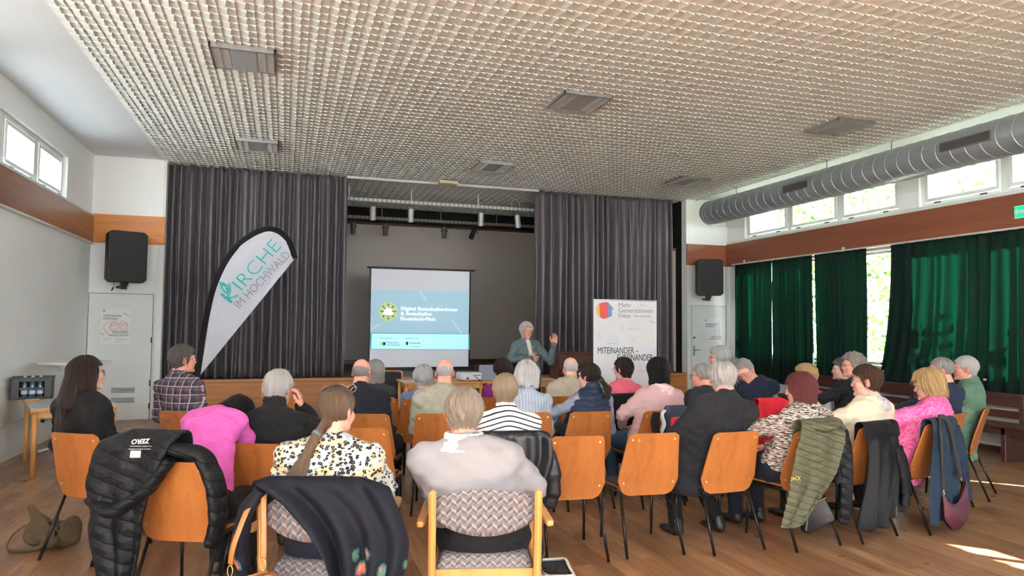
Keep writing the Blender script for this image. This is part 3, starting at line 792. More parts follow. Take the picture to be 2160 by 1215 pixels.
def head_prims(sc=1.0, male=False):
    P = []
    j = 1.08 if male else 1.0
    P.append((ell((0, -.012, .030), (.0745, .094, .086)), .012))
    P.append((ell((0, .022, -.030), (.0625*j, .068, .085)), .02))
    P.append((ell((0, .038, -.083), (.046*j, .046, .030)), .02))
    P.append((ell((0, .076, .024), (.052, .020, .012)), .015))
    for s in (-1, 1):
        P.append((ell((s*.036, .062, -.030), (.024, .024, .026)), .02))
    P.append((ecap((0, .090, .008), (0, .104, -.026), .0075, .0108), .010))
    P.append((ell((0, .0985, -.033), (.0155, .011, .0085)), .008))
    P.append((ell((0, .083, -.101), (.020*j, .018, .016)), .015))
    return P
def head_fine():
    P = []
    P.append((ell((0, .0905, -.0545), (.023, .011, .0058)), .005)); P.append((ell((0, .0885, -.0655), (.020, .011, .0062)), .005))
    return P
def ear_prims():
    P = []
    for s in (-1, 1):
        R = rotM(0, 0, 0); a = s*.32
        R = np.array([[math.cos(a), -math.sin(a), 0], [math.sin(a), math.cos(a), 0], [0, 0, 1]])
        P.append((ell((s*.080, -.012, -.012), (.0075, .019, .032), R), .006, (ell((s*.0885, -.010, -.010), (.006, .011, .021), R), .004)))
    return P

def hand_prims(w, d, n, side, curl=.5, spread=.18, s=1.0):
    """w wrist, d pointing direction, n palm normal (towards the palm side), side +1: thumb along +lateral"""
    d = nz(d); n = nz(n-d*(n @ d)); lat = np.cross(n, d)*side; P = []
    w = np.asarray(w, float)
    P.append((ecap(w-d*.01, w+d*.03, (.027*s, .019*s), (.033*s, .016*s), lat), .012))
    P.append((ecap(w+d*.03, w+d*.078*s, (.036*s, .015*s), (.039*s, .0125*s), lat), .010))
    L = (.068, .077, .071, .055); off = (.029, .0100, -.0100, -.029)
    for i in range(4):
        base = w+d*(.083-(.004 if i in (0, 2) else (.010 if i == 3 else 0)))*s+lat*off[i]*s
        dd = nz(d+lat*off[i]*spread*14); r = .0088*s*(.9 if i == 3 else 1)
        c = curl*(1+.10*i)
        p1 = base+(dd*math.cos(c*.5)+n*math.sin(c*.5))*L[i]*.45*s
        p2 = p1+(dd*math.cos(c*1.3)+n*math.sin(c*1.3))*L[i]*.31*s
        p3 = p2+(dd*math.cos(c*1.9)+n*math.sin(c*1.9))*L[i]*.26*s
        P += [(ecap(base-dd*.012, p1, r*1.08, r), .004), (ecap(p1, p2, r, r*.93), .003), (ecap(p2, p3, r*.93, r*.78), .003)]
    tb = w+d*.022*s+lat*.027*s; td = nz(d*.75+lat*.72+n*.35)
    t1 = tb+td*.040*s; t2 = t1+nz(d*.95+lat*.35+n*.3)*.032*s; t3 = t2+nz(d+lat*.1+n*.35)*.022*s
    P += [(ecap(tb, t1, .0135*s, .011*s), .008), (ecap(t1, t2, .0108*s, .0098*s), .004), (ecap(t2, t3, .0098*s, .0080*s), .003)]
    return P

# ---- materials for skin and hair
def skinmat(name, c, red):
    m, nt, b = newmat(name)
    at = nt.nodes.new('ShaderNodeAttribute'); at.attribute_name = 'flush'
    nz_ = nd(nt, 'TexNoise', None, Vector=objco(nt), Scale=26.0, Detail=4.0)
    f = math_(nt, 'MULTIPLY_ADD', nz_.outputs[0], .35, math_(nt, 'SUBTRACT', at.outputs['Fac'], .17))
    nt.links.new(mixc(nt, f, c, red), b.inputs['Base Color'])
    b.inputs['Roughness'].default_value = .48; b.inputs['Subsurface Weight'].default_value = .12
    b.inputs['Subsurface Radius'].default_value = (.9, .35, .2); b.inputs['Subsurface Scale'].default_value = .012
    n2 = nd(nt, 'TexNoise', None, Vector=objco(nt), Scale=220.0, Detail=2.0); bump(nt, b, n2.outputs[0], .12, .002)
    return m
SK = {'fair': skinmat('skin_fair', srgb(226, 178, 158), srgb(200, 116, 100)), 'rosy': skinmat('skin_rosy', srgb(224, 162, 140), srgb(198, 104, 88)),
      'tan': skinmat('skin_tan', srgb(208, 152, 124), srgb(176, 96, 78))}
def hairmat(name, c1, c2, rough=.45, curly=False, freq=26.0):
    m, nt, b = newmat(name)
    t = nt.nodes.new('ShaderNodeTexCoord'); s = nd(nt, 'SeparateXYZ', None, Vector=t.outputs['Object'])
    ph = math_(nt, 'ARCTAN2', s.outputs[0], math_(nt, 'SUBTRACT', 0.0, math_(nt, 'ADD', s.outputs[1], .02)))
    rr = math_(nt, 'SQRT', math_(nt, 'ADD', math_(nt, 'MULTIPLY', s.outputs[0], s.outputs[0]), math_(nt, 'MULTIPLY', s.outputs[1], s.outputs[1])))
    if curly: vec = objco(nt, (60, 60, 60))
    else: vec = nd(nt, 'CombineXYZ', None, X=math_(nt, 'MULTIPLY', ph, freq), Y=math_(nt, 'MULTIPLY', s.outputs[2], 9.0), Z=math_(nt, 'MULTIPLY', rr, 12.0)).outputs[0]
    n1 = nd(nt, 'TexNoise', None, Vector=vec, Scale=1.0, Detail=5.0, Roughness=.7, Distortion=.5 if not curly else 2.0)
    big = nd(nt, 'TexNoise', None, Vector=t.outputs['Object'], Scale=11.0, Detail=2.0)
    f = math_(nt, 'MULTIPLY_ADD', big.outputs[0], .5, math_(nt, 'MULTIPLY_ADD', n1.outputs[0], 1.3, -.42))
    nt.links.new(mixc(nt, f, c2, c1), b.inputs['Base Color']); b.inputs['Roughness'].default_value = rough
    b.inputs['Specular IOR Level'].default_value = .45
    bump(nt, b, n1.outputs[0], 1.0, .02); return m
HM = {'black': hairmat('hair_black', srgb(24, 20, 22), srgb(8, 7, 9), .32), 'darkbrown': hairmat('hair_dark_brown', srgb(62, 42, 36), srgb(26, 17, 15), .38),
      'brown': hairmat('hair_brown', srgb(112, 80, 60), srgb(58, 38, 28), .42), 'lightbrown': hairmat('hair_light_brown', srgb(150, 124, 100), srgb(84, 64, 48), .42),
      'red': hairmat('hair_dark_red', srgb(150, 74, 74), srgb(64, 28, 32), .4), 'blonde': hairmat('hair_blonde', srgb(236, 208, 150), srgb(182, 142, 88), .45),
      'ashblonde': hairmat('hair_ash_blonde', srgb(228, 208, 178), srgb(166, 138, 110), .48), 'greyblonde': hairmat('hair_grey_blonde', srgb(222, 210, 196), srgb(168, 146, 124), .5),
      'grey': hairmat('hair_grey', srgb(206, 202, 198), srgb(134, 128, 124), .5), 'darkgrey': hairmat('hair_dark_grey', srgb(138, 132, 128), srgb(62, 56, 54), .5),
      'white': hairmat('hair_white', srgb(252, 250, 248), srgb(214, 210, 206), .5), 'silver': hairmat('hair_silver', srgb(240, 238, 236), srgb(188, 184, 184), .5),
      'curlyblonde': hairmat('hair_curly_blonde', srgb(236, 208, 150), srgb(176, 136, 84), .5, True), 'curlygrey': hairmat('hair_curly_grey', srgb(204, 198, 190), srgb(110, 102, 94), .5, True)}

def build_hair(style, h, seed=0.0, strands=0, length=.3, tail_dir=(0, 0)):
    """returns verts, quads in head space"""
    lo, hi = (-.15, -.2, -.2), (.15, .15, .18)
    if style in ('long', 'ponytail'): lo, hi = (-.2, -.36, -.66), (.2, .15, .18)
    F = Field(lo, hi, h)
    infl = {'short': .013, 'crop': .007, 'ring': .004, 'thin': .010, 'bob': .026, 'wavy': .030, 'curly': .030, 'long': .022, 'ponytail': .012, 'pixie': .020, 'full': .024, 'tuft': .020}[style]
    F.un(ell((0, -.014, .030), (.0745+infl, .094+infl, .086+infl)), .01)
    X, Y, Z = F._sub(F.lo, F.lo+F.h*F.n)[1]
    hl = {'short': .040, 'crop': .045, 'ring': .02, 'thin': .045}.get(style, .042)
    if style in ('bob', 'long'):
        F.un(ecap((0, -.025, .02), (0, -.022, -.10 if style == 'bob' else -.16), (.098, .098), (.100, .092)), .02)
    if style == 'wavy':
        F.un(ecap((0, -.03, .02), (0, -.035, -.065), (.105, .105), (.108, .10)), .02)
    if style in ('pixie', 'full', 'tuft', 'short'):
        F.un(ecap((0, -.03, .0), (0, -.035, -.055), (.0745+infl*.7, .08+infl*.6), (.060, .062)), .02)
    if style == 'long':
        F.un(ecap((0, -.08, -.06), (0, -.125, -.20), (.115, .07), (.15, .06)), .03)
        F.un(ecap((0, -.125, -.20), (0, -.17, -.20-length), (.15, .06), (.10, .03)), .03)
        for s in (-1, 1): F.un(ecap((s*.072, .02, -.02), (s*.085, .01, -.24), (.024, .035), (.03, .02)), .02)
    if style == 'ponytail':
        a, b = tail_dir
        F.un(ecap((0, -.085, -.03+b), (a*.1, -.135, -.075+b), (.03, .025), (.017, .017)), .012)
        F.un(ecap((a*.1, -.135, -.075+b), (a*.5, -.205, -.075+b-length*.5), (.020, .017), (.048, .026)), .015)
        F.un(ecap((a*.5, -.205, -.075+b-length*.5), (a*1.0, -.215, -.075+b-length), (.048, .026), (.036, .012)), .02)
    # hairline in front, around the face
    if style in ('bob', 'long', 'wavy'):
        fc = (np.abs(X)-.060-.012*np.clip((Z+.02)*10, 0, 1)); ff = np.maximum(np.maximum(fc, .030-Y), Z-.058)
        F.d = np.maximum(F.d, -ff).astype(np.float32)
        if style == 'bob': F.d = np.maximum(F.d, (-.118+.01*np.sin(X*90)-Z)*.9).astype(np.float32)
        if style == 'wavy': F.d = np.maximum(F.d, (-.095+.012*np.sin(X*70)-Z)*.9).astype(np.float32)
    else:
        f1 = (Y-hl-1.3*np.maximum(Z-.038, 0)+.35*np.maximum(.035-Z, 0))*.8
        zb = -.088+np.clip((Y+.055)/.06, 0, 1)*.062
        if style in ('pixie', 'full', 'tuft'): zb = zb-.012
        if style == 'crop': zb = zb+.012
        f2 = (zb-Z)*.9
        if style == 'ponytail': f2 = np.where(Y < -.07, np.float32(-1), f2)
        cutv = np.maximum(f1, f2)
        if style == 'ring': cutv = np.maximum(cutv, (Z-.038+.35*(Y+.05))*.9)
        F.d = np.maximum(F.d, cutv).astype(np.float32)
        if style in ('short', 'crop', 'ring', 'thin', 'pixie', 'tuft'):
            for s in (-1, 1): F.cut(ell((s*.086, -.006, -.014), (.028, .024, .036)), .006)
        if style in ('thin', 'tuft'): F.cut(ell((0, -.045 if style == 'tuft' else -.03, .150), (.040, .05, .040)), .02)
    v, f = F.mesh()
    n = normals(v, f)
    ph = np.arctan2(v[:, 0], -(v[:, 1]+.02)); rr = np.hypot(v[:, 0], v[:, 1]+.02)
    if style in ('curly', 'curlytop'):
        v = v+n*(wob(v, 75, seed)*.0065+wob(v, 150, seed)*.003)[:, None]
    else:
        am = {'crop': .0012, 'ring': .001, 'thin': .003, 'short': .0045, 'long': .004, 'bob': .003, 'ponytail': .0028}.get(style, .006)
        w = np.stack([ph*1.0, v[:, 2]*3.2, rr*2.5], 1)
        g = np.sin(ph*19+3*wob(w, 2.2, seed)+v[:, 2]*12)+.6*np.sin(ph*37+2.5*wob(w, 4, seed+2))
        v = v+n*((g*.6+wob(w*[1, 1, 1], 6, seed)*.7)*am)[:, None]
        if style in ('wavy', 'full'): v = v+n*(wob(v, 38, seed)*.006)[:, None]
    if strands:
        rs = np.random.default_rng(int(seed*10)+3)
        bvh = BVHTree.FromPolygons([tuple(p) for p in v], [tuple(q) for q in f])
        n = normals(v, f); ids = rs.integers(0, len(v), strands*2); ids = ids[n[ids] @ A(0, -.3, .25)+rs.uniform(-.2, .6, len(ids)) > 0][:strands]
        sv = []; sf = []
        for i in ids:
            p = Vector(v[i]); nn = Vector(n[i]); L = rs.integers(5, 10); w = rs.uniform(.0006, .0015); pts = []; free = 0
            lift = rs.uniform(.0005, .0035) if rs.random() < .9 else rs.uniform(.004, .010)
            sw = Vector(rs.normal(size=3))*.25
            if style in ('curly',): sw *= 4
            for k in range(L):
                pts.append(p+nn*lift*math.sin(min(1, (k+.3)/3)*1.57))
                rad_ = Vector((p.x, p.y+.02, 0)); rl = rad_.length
                d = (rad_/(rl+1e-6) if rl > 1e-4 else Vector((0, 1, 0)))*max(0, .9-2*max(0, .06-p.z)*8)+Vector((0, 0, -1))*(1.0)+sw
                if style == 'ponytail' and p.z > -.05: d = Vector((0, -1, -.15))-Vector((p.x, 0, 0))*4+sw*.4
                d = d-nn*d.dot(nn); d.normalize(); q = p+d*.0085
                hit = bvh.find_nearest(q)
                if hit[0] is None: break
                if (hit[0]-q).length > .004:
                    free += 1; p = q+Vector((0, 0, -.002))
                    if free > 3: pts.append(p); break
                    continue
                p = hit[0]; nn = hit[1]
            if len(pts) < 3: continue
            o = len(sv); m_ = len(pts)
            for k, q in enumerate(pts):
                t = (pts[min(k+1, m_-1)]-pts[max(k-1, 0)]).normalized(); sd_ = t.cross(nn).normalized()*w*(1-.8*k/(m_-1))
                sv.append(q+sd_); sv.append(q-sd_)
            sf += [(o+2*k, o+2*k+1, o+2*k+3, o+2*k+2) for k in range(m_-1)]
        if sf:
            f = np.concatenate([f, np.array(sf)+len(v)]); v = np.concatenate([v, np.array([tuple(q) for q in sv])])
    return v, f

MAT['eye'] = plain('eye_white', srgb(236, 232, 226), .2, .0); MAT['iris'] = plain('iris', srgb(60, 70, 74), .2)
MAT['frames'] = plain('glasses_frame', srgb(44, 40, 44), .3); MAT['lens'] = MAT['glass']
MAT['shoe'] = plain('black_shoe', srgb(30, 29, 30), .5, .15, 20); MAT['sole'] = plain('shoe_sole', srgb(200, 198, 192), .6)
def glasses(root, mw, mat, up_=0.0, clear=True):
    m = MB(); z = -.001+up_; y = .105-(.035 if up_ else 0)
    for s in (-1, 1):
        ring = [(s*.033+.0245*math.cos(a)*(1.0), y, z+.019*math.sin(a)) for a in np.linspace(0, 2*PI, 21)[:-1]]
        m.tube(ring, .0014, 5, closed=True)
        m.tube([(s*.057, y-.002, z+.006), (s*.074, y-.02, z+.008), (s*.082, .0, z+.006), (s*.084, -.02, z-.008)], .0014, 5)
    m.tube([(-.009, y, z+.006), (0, y+.004, z+.010), (.009, y, z+.006)], .0014, 5)
    o = obj('glasses', m, mat, root, smooth=True); o.matrix_local = mw; return o

def person(name, label, loc, yaw, spec):
    """loc: chair/feet origin on the floor, yaw: heading (0 faces +Y, positive turns right)"""
    g = spec.get; h = g('h', .009)
    root = thing(g('oname', 'person'), label, 'person', (loc[0], loc[1], g('z0', 0.0)), -yaw)
    Rw = np.array(Matrix.Rotation(-yaw, 3, 'Z')); base = A(loc[0], loc[1], g('z0', 0.0))
    def tl(p): return Rw.T @ (np.asarray(p)-base)
    hs = g('hs', 1.0)
    top = tl(g('top')); hy, hp, hr = g('look', (0, 0, 0)); HR = rotM(-rad(hy), -rad(hp), rad(hr))
    hc = top-HR @ A(0, -.01, .127)*hs
    M4 = np.eye(4); M4[:3, :3] = HR*hs; M4[:3, 3] = hc
    HW = Matrix([list(r) for r in M4])
    def hx(p): return HR @ (np.asarray(p)*hs)+hc
    stand = g('stand', False)
    hip = A(*g('hip', (0, -.06, .53))) if not stand else A(0, 0, .93)
    nb = hx((0, -.040, -.15)); nb = nb+A(0, -.01, -.012)
    wdt = g('w', 1.0); dep = g('d', 1.0); sh = g('sh', .165)
    mid = (hip+nb)/2+A(*g('bulge', (0, -.045, .0)))
    tw = rad(g('twist', 0)); Ls = A(math.cos(tw), -math.sin(tw), 0)
    def bz(t): return hip*(1-t)**2+mid*2*t*(1-t)+nb*t*t
    tz = nz(nb-mid); fwd = nz(np.cross(A(0, 0, 1), Ls)); fwd = -np.cross(Ls, A(0, 0, 1))*-1
    fwd = np.cross(A(0, 0, 1), Ls)      # forward in the horizontal plane
    st_ = [(0.0, .158*wdt, .125*dep), (.22, .152*wdt, .122*dep), (.45, .148*wdt, .112*dep), (.68, .158*wdt, .105*dep), (.86, .135*wdt+.02, .085*dep), (1.0, .060, .058)]
    shc = bz(.86)
    shL = shc-Ls*(sh*wdt**.5)+A(0, 0, g('shrug', 0)); shR = shc+Ls*(sh*wdt**.5)+A(0, 0, g('shrug', 0))
    if 'shLo' in spec: shL = shL+A(*g('shLo'))
    if 'shRo' in spec: shR = shR+A(*g('shRo'))
    sc_ = g('arm', 1.0)
    def P3(k, d): return A(*g(k, d))
    kn = g('knees', .10)
    if stand: kL, kR, aL, aR = A(-.10, .02, .49), A(.11, .03, .49), A(-.11, -.02, .09), A(.13, .0, .09)
    else:
        kL, kR = A(-kn, .40, .50), A(kn, .40, .50); aL, aR = P3('aL', (-kn, .40, .09)), P3('aR', (kn, .36, .09))
    elL, elR = P3('elL', tuple(shL+A(-.04, .03, -.27))), P3('elR', tuple(shR+A(.04, .03, -.27)))
    wrL, wrR = P3('wrL', (-.10, .22, .64)), P3('wrR', (.10, .24, .64))
    hdL, hnL = nz(P3('hdL', tuple(nz(A(.10, .12, -.03))))), nz(P3('hnL', (0, 0, -1))); hdR, hnR = nz(P3('hdR', tuple(nz(A(-.10, .12, -.03))))), nz(P3('hnR', (0, 0, -1)))
    pts = np.array([hip, nb, top, kL, kR, aL, aR, elL, elR, wrL+hdL*.2, wrR+hdR*.2, shL, shR])
    lo = pts.min(0)-A(.2, .2, .14); hi = pts.max(0)+A(.2, .2, .04); lo[2] = max(lo[2], .02)
    # ---- body
    F = Field(lo, hi, h)
    for i in range(5):
        a, b = st_[i], st_[i+1]; F.un(ecap(bz(a[0]), bz(b[0]), (a[1]*.82, a[2]*.82), (b[1]*.82, b[2]*.82), Ls), .03)
    F.un(ecap(bz(.93), shL, .044, .036), .03); F.un(ecap(bz(.93), shR, .044, .036), .03)
    for s_, e_, w_ in ((shL, elL, wrL), (shR, elR, wrR)):
        F.un(ecap(s_, e_, .036*sc_, .031*sc_), .02); F.un(ecap(e_, w_, .031*sc_, .025), .012)
    nk = g('neck', .056)
    F.un(ecap(nb, hx((0, -.022, -.05)), nk*1.12, nk*.98), .03)
    for p, k in head_prims(male=g('male', False)): F.un(xf(p, M4), k)
    for s_ in (-1, 1): F.cut(xf(ell((s_*.031, .102, .0), (.015, .015, .0075)), M4), .008)
    for p, k in head_fine(): F.un(xf(p, M4), k)
    if g('ears', True):
        for p, k, c in ear_prims(): F.un(xf(p, M4), k); F.cut(xf(c[0], M4), c[1])
    for k_, a_, s_ in ((kL, aL, -1), (kR, aR, 1)):
        hj = hip+A(s_*.09, .02, -.01) if not stand else hip+A(s_*.085, 0, -.02)
        F.un(ecap(hj, k_, .082*wdt**.5, .056), .03); F.un(ecap(k_, a_, .055, .036), .02); F.un(ecap(a_, a_+A(0, .05, -.05), .03, .022), .02)
    hc_ = g('curl', (.5, .5)); hsz = g('hand', 1.0)
    for p, k in hand_prims(wrL, hdL, hnL, g('sideL', 1), hc_[0], s=hsz): F.un(p, k)
    for p, k in hand_prims(wrR, hdR, hnR, g('sideR', -1), hc_[1], s=hsz): F.un(p, k)
    v, f = F.mesh()
    bo = npobj('body', v, f, SK[g('skin', 'fair')], root)
    q = (v-hc) @ HR/hs
    fl = np.zeros(len(v))
    for c, r, a in (((0, .11, -.03), .022, .5), ((.045, .07, -.03), .028, .4), ((-.045, .07, -.03), .028, .4), ((.083, -.01, -.012), .035, .7), ((-.083, -.01, -.012), .035, .7), ((0, -.09, -.06), .05, .25)):
        fl += a*np.exp(-(((q-A(*c))**2).sum(1))/r**2)
    lip = np.exp(-(((q-A(0, .098, -.060))/A(.020, .014, .0085))**2).sum(1)**1.5); fl = np.clip(fl+lip*.9, 0, 1)
    for hd in (wrL+hdL*.1, wrR+hdR*.1): fl += .35*np.exp(-(((v-hd)**2).sum(1))/.05**2)
    at = bo.data.attributes.new('flush', 'FLOAT', 'POINT'); at.data.foreach_set('value', fl.astype(np.float32))
    if g('face', False):
        for s_ in (-1, 1):
            m = MB(); m.lathe([(.0098*math.sin(a), .0098*-math.cos(a)) for a in np.linspace(.01, 3.13, 10)], 14, Matrix.Translation((s_*.031, .0845, .001)))
            e = obj('eye', m, MAT['eye'], root, smooth=True); e.matrix_local = HW
            m = MB(); m.lathe([(.0, .0), (.0060, -.001), (.0060, .0), (.0, .0010)][::-1], 12, Matrix.Translation((s_*.031, .0940, .001)) @ Matrix.Rotation(-PI/2, 4, 'X')); ir = obj('iris', m, MAT['iris'], e)
            m = MB(); m.tube([(s_*.016, .100, .016), (s_*.031, .103, .021), (s_*.047, .094, .016)], [.002, .0032, .0015], 6); eb = obj('eyebrow', m, HM[g('hair')[1]] if g('hair') else HM['grey'], root, smooth=True); eb.matrix_local = HW
    # ---- top garment
    gi = g('tinf', .012)
    def torso(F, inf, t0=0.0, collar=.0, arms=True, dn=0.0, cuffs=1.0, armk=1.0):
        for i in range(5):
            a, b = st_[i], st_[i+1]
            F.un(ecap(bz(a[0]), bz(b[0]), (a[1]+inf, a[2]+inf), (b[1]+inf*.6, b[2]+inf*.6), Ls), .035)
        for s_ in (shL, shR): F.un(ecap(bz(.93)+A(0, 0, -.005), s_, (.058+inf*.8)*wdt**.6, .050*wdt**.4+inf), .06)
        if arms:
            for s_, e_, w_ in ((shL, elL, wrL), (shR, elR, wrR)):
                F.un(ecap(s_, e_, .050*sc_+inf, .043*sc_+inf), .02)
                w2 = e_+(w_-e_)*cuffs; F.un(ecap(e_, w2, .043*sc_+inf, .030+inf*.7), .012)
    h2 = g('h2', .012)
    tl_ = pts.copy(); lo2 = np.array([hip-.0, nb, elL, elR, wrL, wrR, shL, shR]).min(0)-A(.24, .24, .2); hi2 = np.array([hip, nb, elL, elR, wrL, wrR, shL, shR]).max(0)+A(.24, .24, .12)
    hem = g('hem', .50)
    if 'top_mat' in spec:
        F = Field(lo2, hi2, h2)
        torso(F, gi, arms=g('sleeves', True), cuffs=g('cuff', 1.0))
        if g('collar', 0): F.un(ecap(nb-A(0, -.01, .015), nb+nz(hx((0, -.022, -.05))-nb)*g('collar'), nk*1.12+.016, nk+.014), .012)
        if 'hood' in spec:
            F.un(ell(nb+A(0, -.075, -.045), (.12, .055, .075)), .03); F.un(ell(nb+A(0, -.02, .0), (.105, .085, .035)), .02)
        if g('skirt'):   # jacket hem wraps the hips
            F.un(ecap(hip+A(0, -.01, -.02), hip+A(0, -.005, g('skirt')), (.17*wdt+gi, .135*dep+gi), (.178*wdt+gi, .145*dep+gi), Ls), .03)
        if g('open'):
            ax_ = fwd
            o1, o2 = bz(1.0)+fwd*.09, bz(-.05)+fwd*(.16*dep)
            F.cut(ecap(o1, o2, (.035, .09), (.045, .09), Ls), .006)
            if g('skirt'): F.cut(ecap(o2, o2+A(.02, .02, g('skirt')-.05), (.045, .09), (.085, .09), Ls), .006)
        F.inter(lambda X, Y, Z: (hem-Z), .01) if not g('skirt') else None
        v, f = F.mesh(); n = normals(v, f)
        wr_ = g('wrinkle', 1.0)
        el = np.exp(-((v-elL)**2).sum(1)/.12**2)+np.exp(-((v-elR)**2).sum(1)/.12**2)
        u = v*A(1, 1, 1.9)
        if g('puff'):
            pz = g('puff'); v = v+n*(.010*np.abs(np.sin(PI*(v[:, 2]+.012*wob(v, 9, 1))/pz))**.6-.004+.0015*wob(v, 120, 2))[:, None]
        v = v+n*((wob(u, 13, g('seed', 1))*.0060+wob(u, 30, g('seed', 1)+1)*.0042*(1+el*1.5)+np.abs(wob(v*A(1, 1, 1.6)+A(0, 0, .3)*np.abs(v[:, :1]), 22, g('seed', 1)+3))*-.0065)*wr_)[:, None]
        to = npobj(g('top_name', 'sweater'), v, f, spec['top_mat'], root)
    if 'under_mat' in spec:
        F = Field(lo2, hi2, h2); torso(F, .007, cuffs=.97)
        F.un(ecap(nb-A(0, -.005, .02), nb+A(0, .012, .035), nk*1.12+.014, nk+.010), .012)
        v, f = F.mesh(); npobj('blouse', v, f, spec['under_mat'], root)
    if g('wcollar'):
        F = Field(nb-A(.17, .17, .12), nb+A(.17, .17, .12), .007)
        for i in range(16):
            a0, a1 = 2*PI*i/16, 2*PI*(i+1)/16; q0 = lambda a, r, z: nb+A(1.18*r*math.cos(a), 1.1*r*.85*math.sin(a)+.006, z+.030)
            F.un(ecap(q0(a0, .075, .018), q0(a1, .075, .018), (.012, .022), (.012, .022), (math.cos(a0), math.sin(a0), 0)), .01)
            F.un(ecap(q0(a0, .098, -.012), q0(a1, .098, -.012), (.016, .012), (.016, .012), (math.cos(a0), math.sin(a0), -.3)), .012)
            F.un(ecap(q0(a0, .122, -.034), q0(a1, .122, -.034), (.012, .007), (.012, .007), (math.cos(a0), math.sin(a0), -.6)), .012)
        v, f = F.mesh(); npobj('collar', v, f, g('wcollar'), root)
    # ---- trousers
    if g('legs', True):
        lo3 = np.minimum(np.minimum(hip-A(.26, .22, .12), aL-.1), aR-.1); hi3 = np.maximum(np.maximum(hip+A(.26, .22, .16), kL+.12), kR+.12); lo3[2] = .05
        F = Field(lo3, hi3, .014)
        F.un(ecap(hip+A(0, 0, .05), hip, (.158*wdt, .128*dep), (.172*wdt, .138*dep)), .03)
        for k_, a_, s_ in ((kL, aL, -1), (kR, aR, 1)):
            hj = hip+A(s_*.09, .02, -.01) if not stand else hip+A(s_*.085, 0, -.02)
            F.un(ecap(hj, k_, .098*wdt**.5, .074), .03); F.un(ecap(k_, a_+A(0, 0, .01), .072, .056), .02)
        v, f = F.mesh(); n = normals(v, f); v = v+n*(wob(v, 16, 4)*.004+wob(v*A(1, 1, 3), 22, 2)*.003)[:, None]
        npobj('trousers', v, f, g('leg_mat', MAT['trousers']), root)
        for a_, s_ in ((aL, -1), (aR, 1)):
            F = Field(a_-A(.08, .14, .09), a_+A(.08, .28, .06), .011)
            F.un(ecap(a_+A(0, -.035, -.045), a_+A(0, .06, -.05), (.036, .036), (.043, .030)), .02); F.un(ecap(a_+A(0, .06, -.052), a_+A(0, .175, -.062), (.043, .030), (.038, .020)), .02); F.un(ecap(a_+A(0, -.02, -.02), a_+A(0, -.01, .02), .042, .045), .02)
            F.inter(lambda X, Y, Z: (.004+z_off-Z) if False else (a_[2]-.088-Z), .003)
            v, f = F.mesh(); npobj('shoe', v, f, g('shoe_mat', MAT['shoe']), root)
    # ---- hair and glasses
    if g('hair'):
        stl, hm = g('hair')[:2]
        v, f = build_hair(stl, g('hh', .007), g('seed', 1.0), g('strands', 0), g('hlen', .3), g('tail', (0, 0)))
        npobj('hair', v, f, HM[hm], root, HW)
        if stl == 'ponytail':
            a, b = g('tail', (0, 0)); m = MB(); m.tube([(a*.1, -.128, -.070+b), (a*.12, -.142, -.083+b)], [.024, .026], 12); ht = obj('hair_tie', m, g('tie_mat', MAT['frames']), root, smooth=True); ht.matrix_local = HW
    if g('glasses'): glasses(root, HW, g('gl_mat', MAT['frames']), g('gl_up', 0.0))
    if g('scarf'):
        F = Field(nb-A(.2, .2, .12), nb+A(.2, .2, .14), .009)
        for i in range(12):
            a0, a1 = 2*PI*i/12, 2*PI*(i+1)/12
            F.un(ecap(nb+A(.075*math.cos(a0), .07*math.sin(a0)+.01, .012+.012*math.sin(a0*2)), nb+A(.075*math.cos(a1), .07*math.sin(a1)+.01, .012+.012*math.sin(a1*2)), (.030, .038), (.030, .038), (0, 0, 1)), .015)
            F.un(ecap(nb+A(.105*math.cos(a0), .09*math.sin(a0)+.01, -.035+.012*math.cos(a0*3)), nb+A(.105*math.cos(a1), .09*math.sin(a1)+.01, -.035+.012*math.cos(a1*3)), .030, .030), .012)
        v, f = F.mesh(); n = normals(v, f); v = v+n*(wob(v*A(1, 1, 2.2), 42, 3)*.006)[:, None]
        npobj('scarf', v, f, g('scarf'), root)
    spec['_'] = dict(root=root, hip=hip, nb=nb, shL=shL, shR=shR, elL=elL, elR=elR, wrL=wrL, wrR=wrR, bz=bz, Ls=Ls, HW=HW, hx=hx, fwd=fwd, base=base, Rw=Rw)
    return root
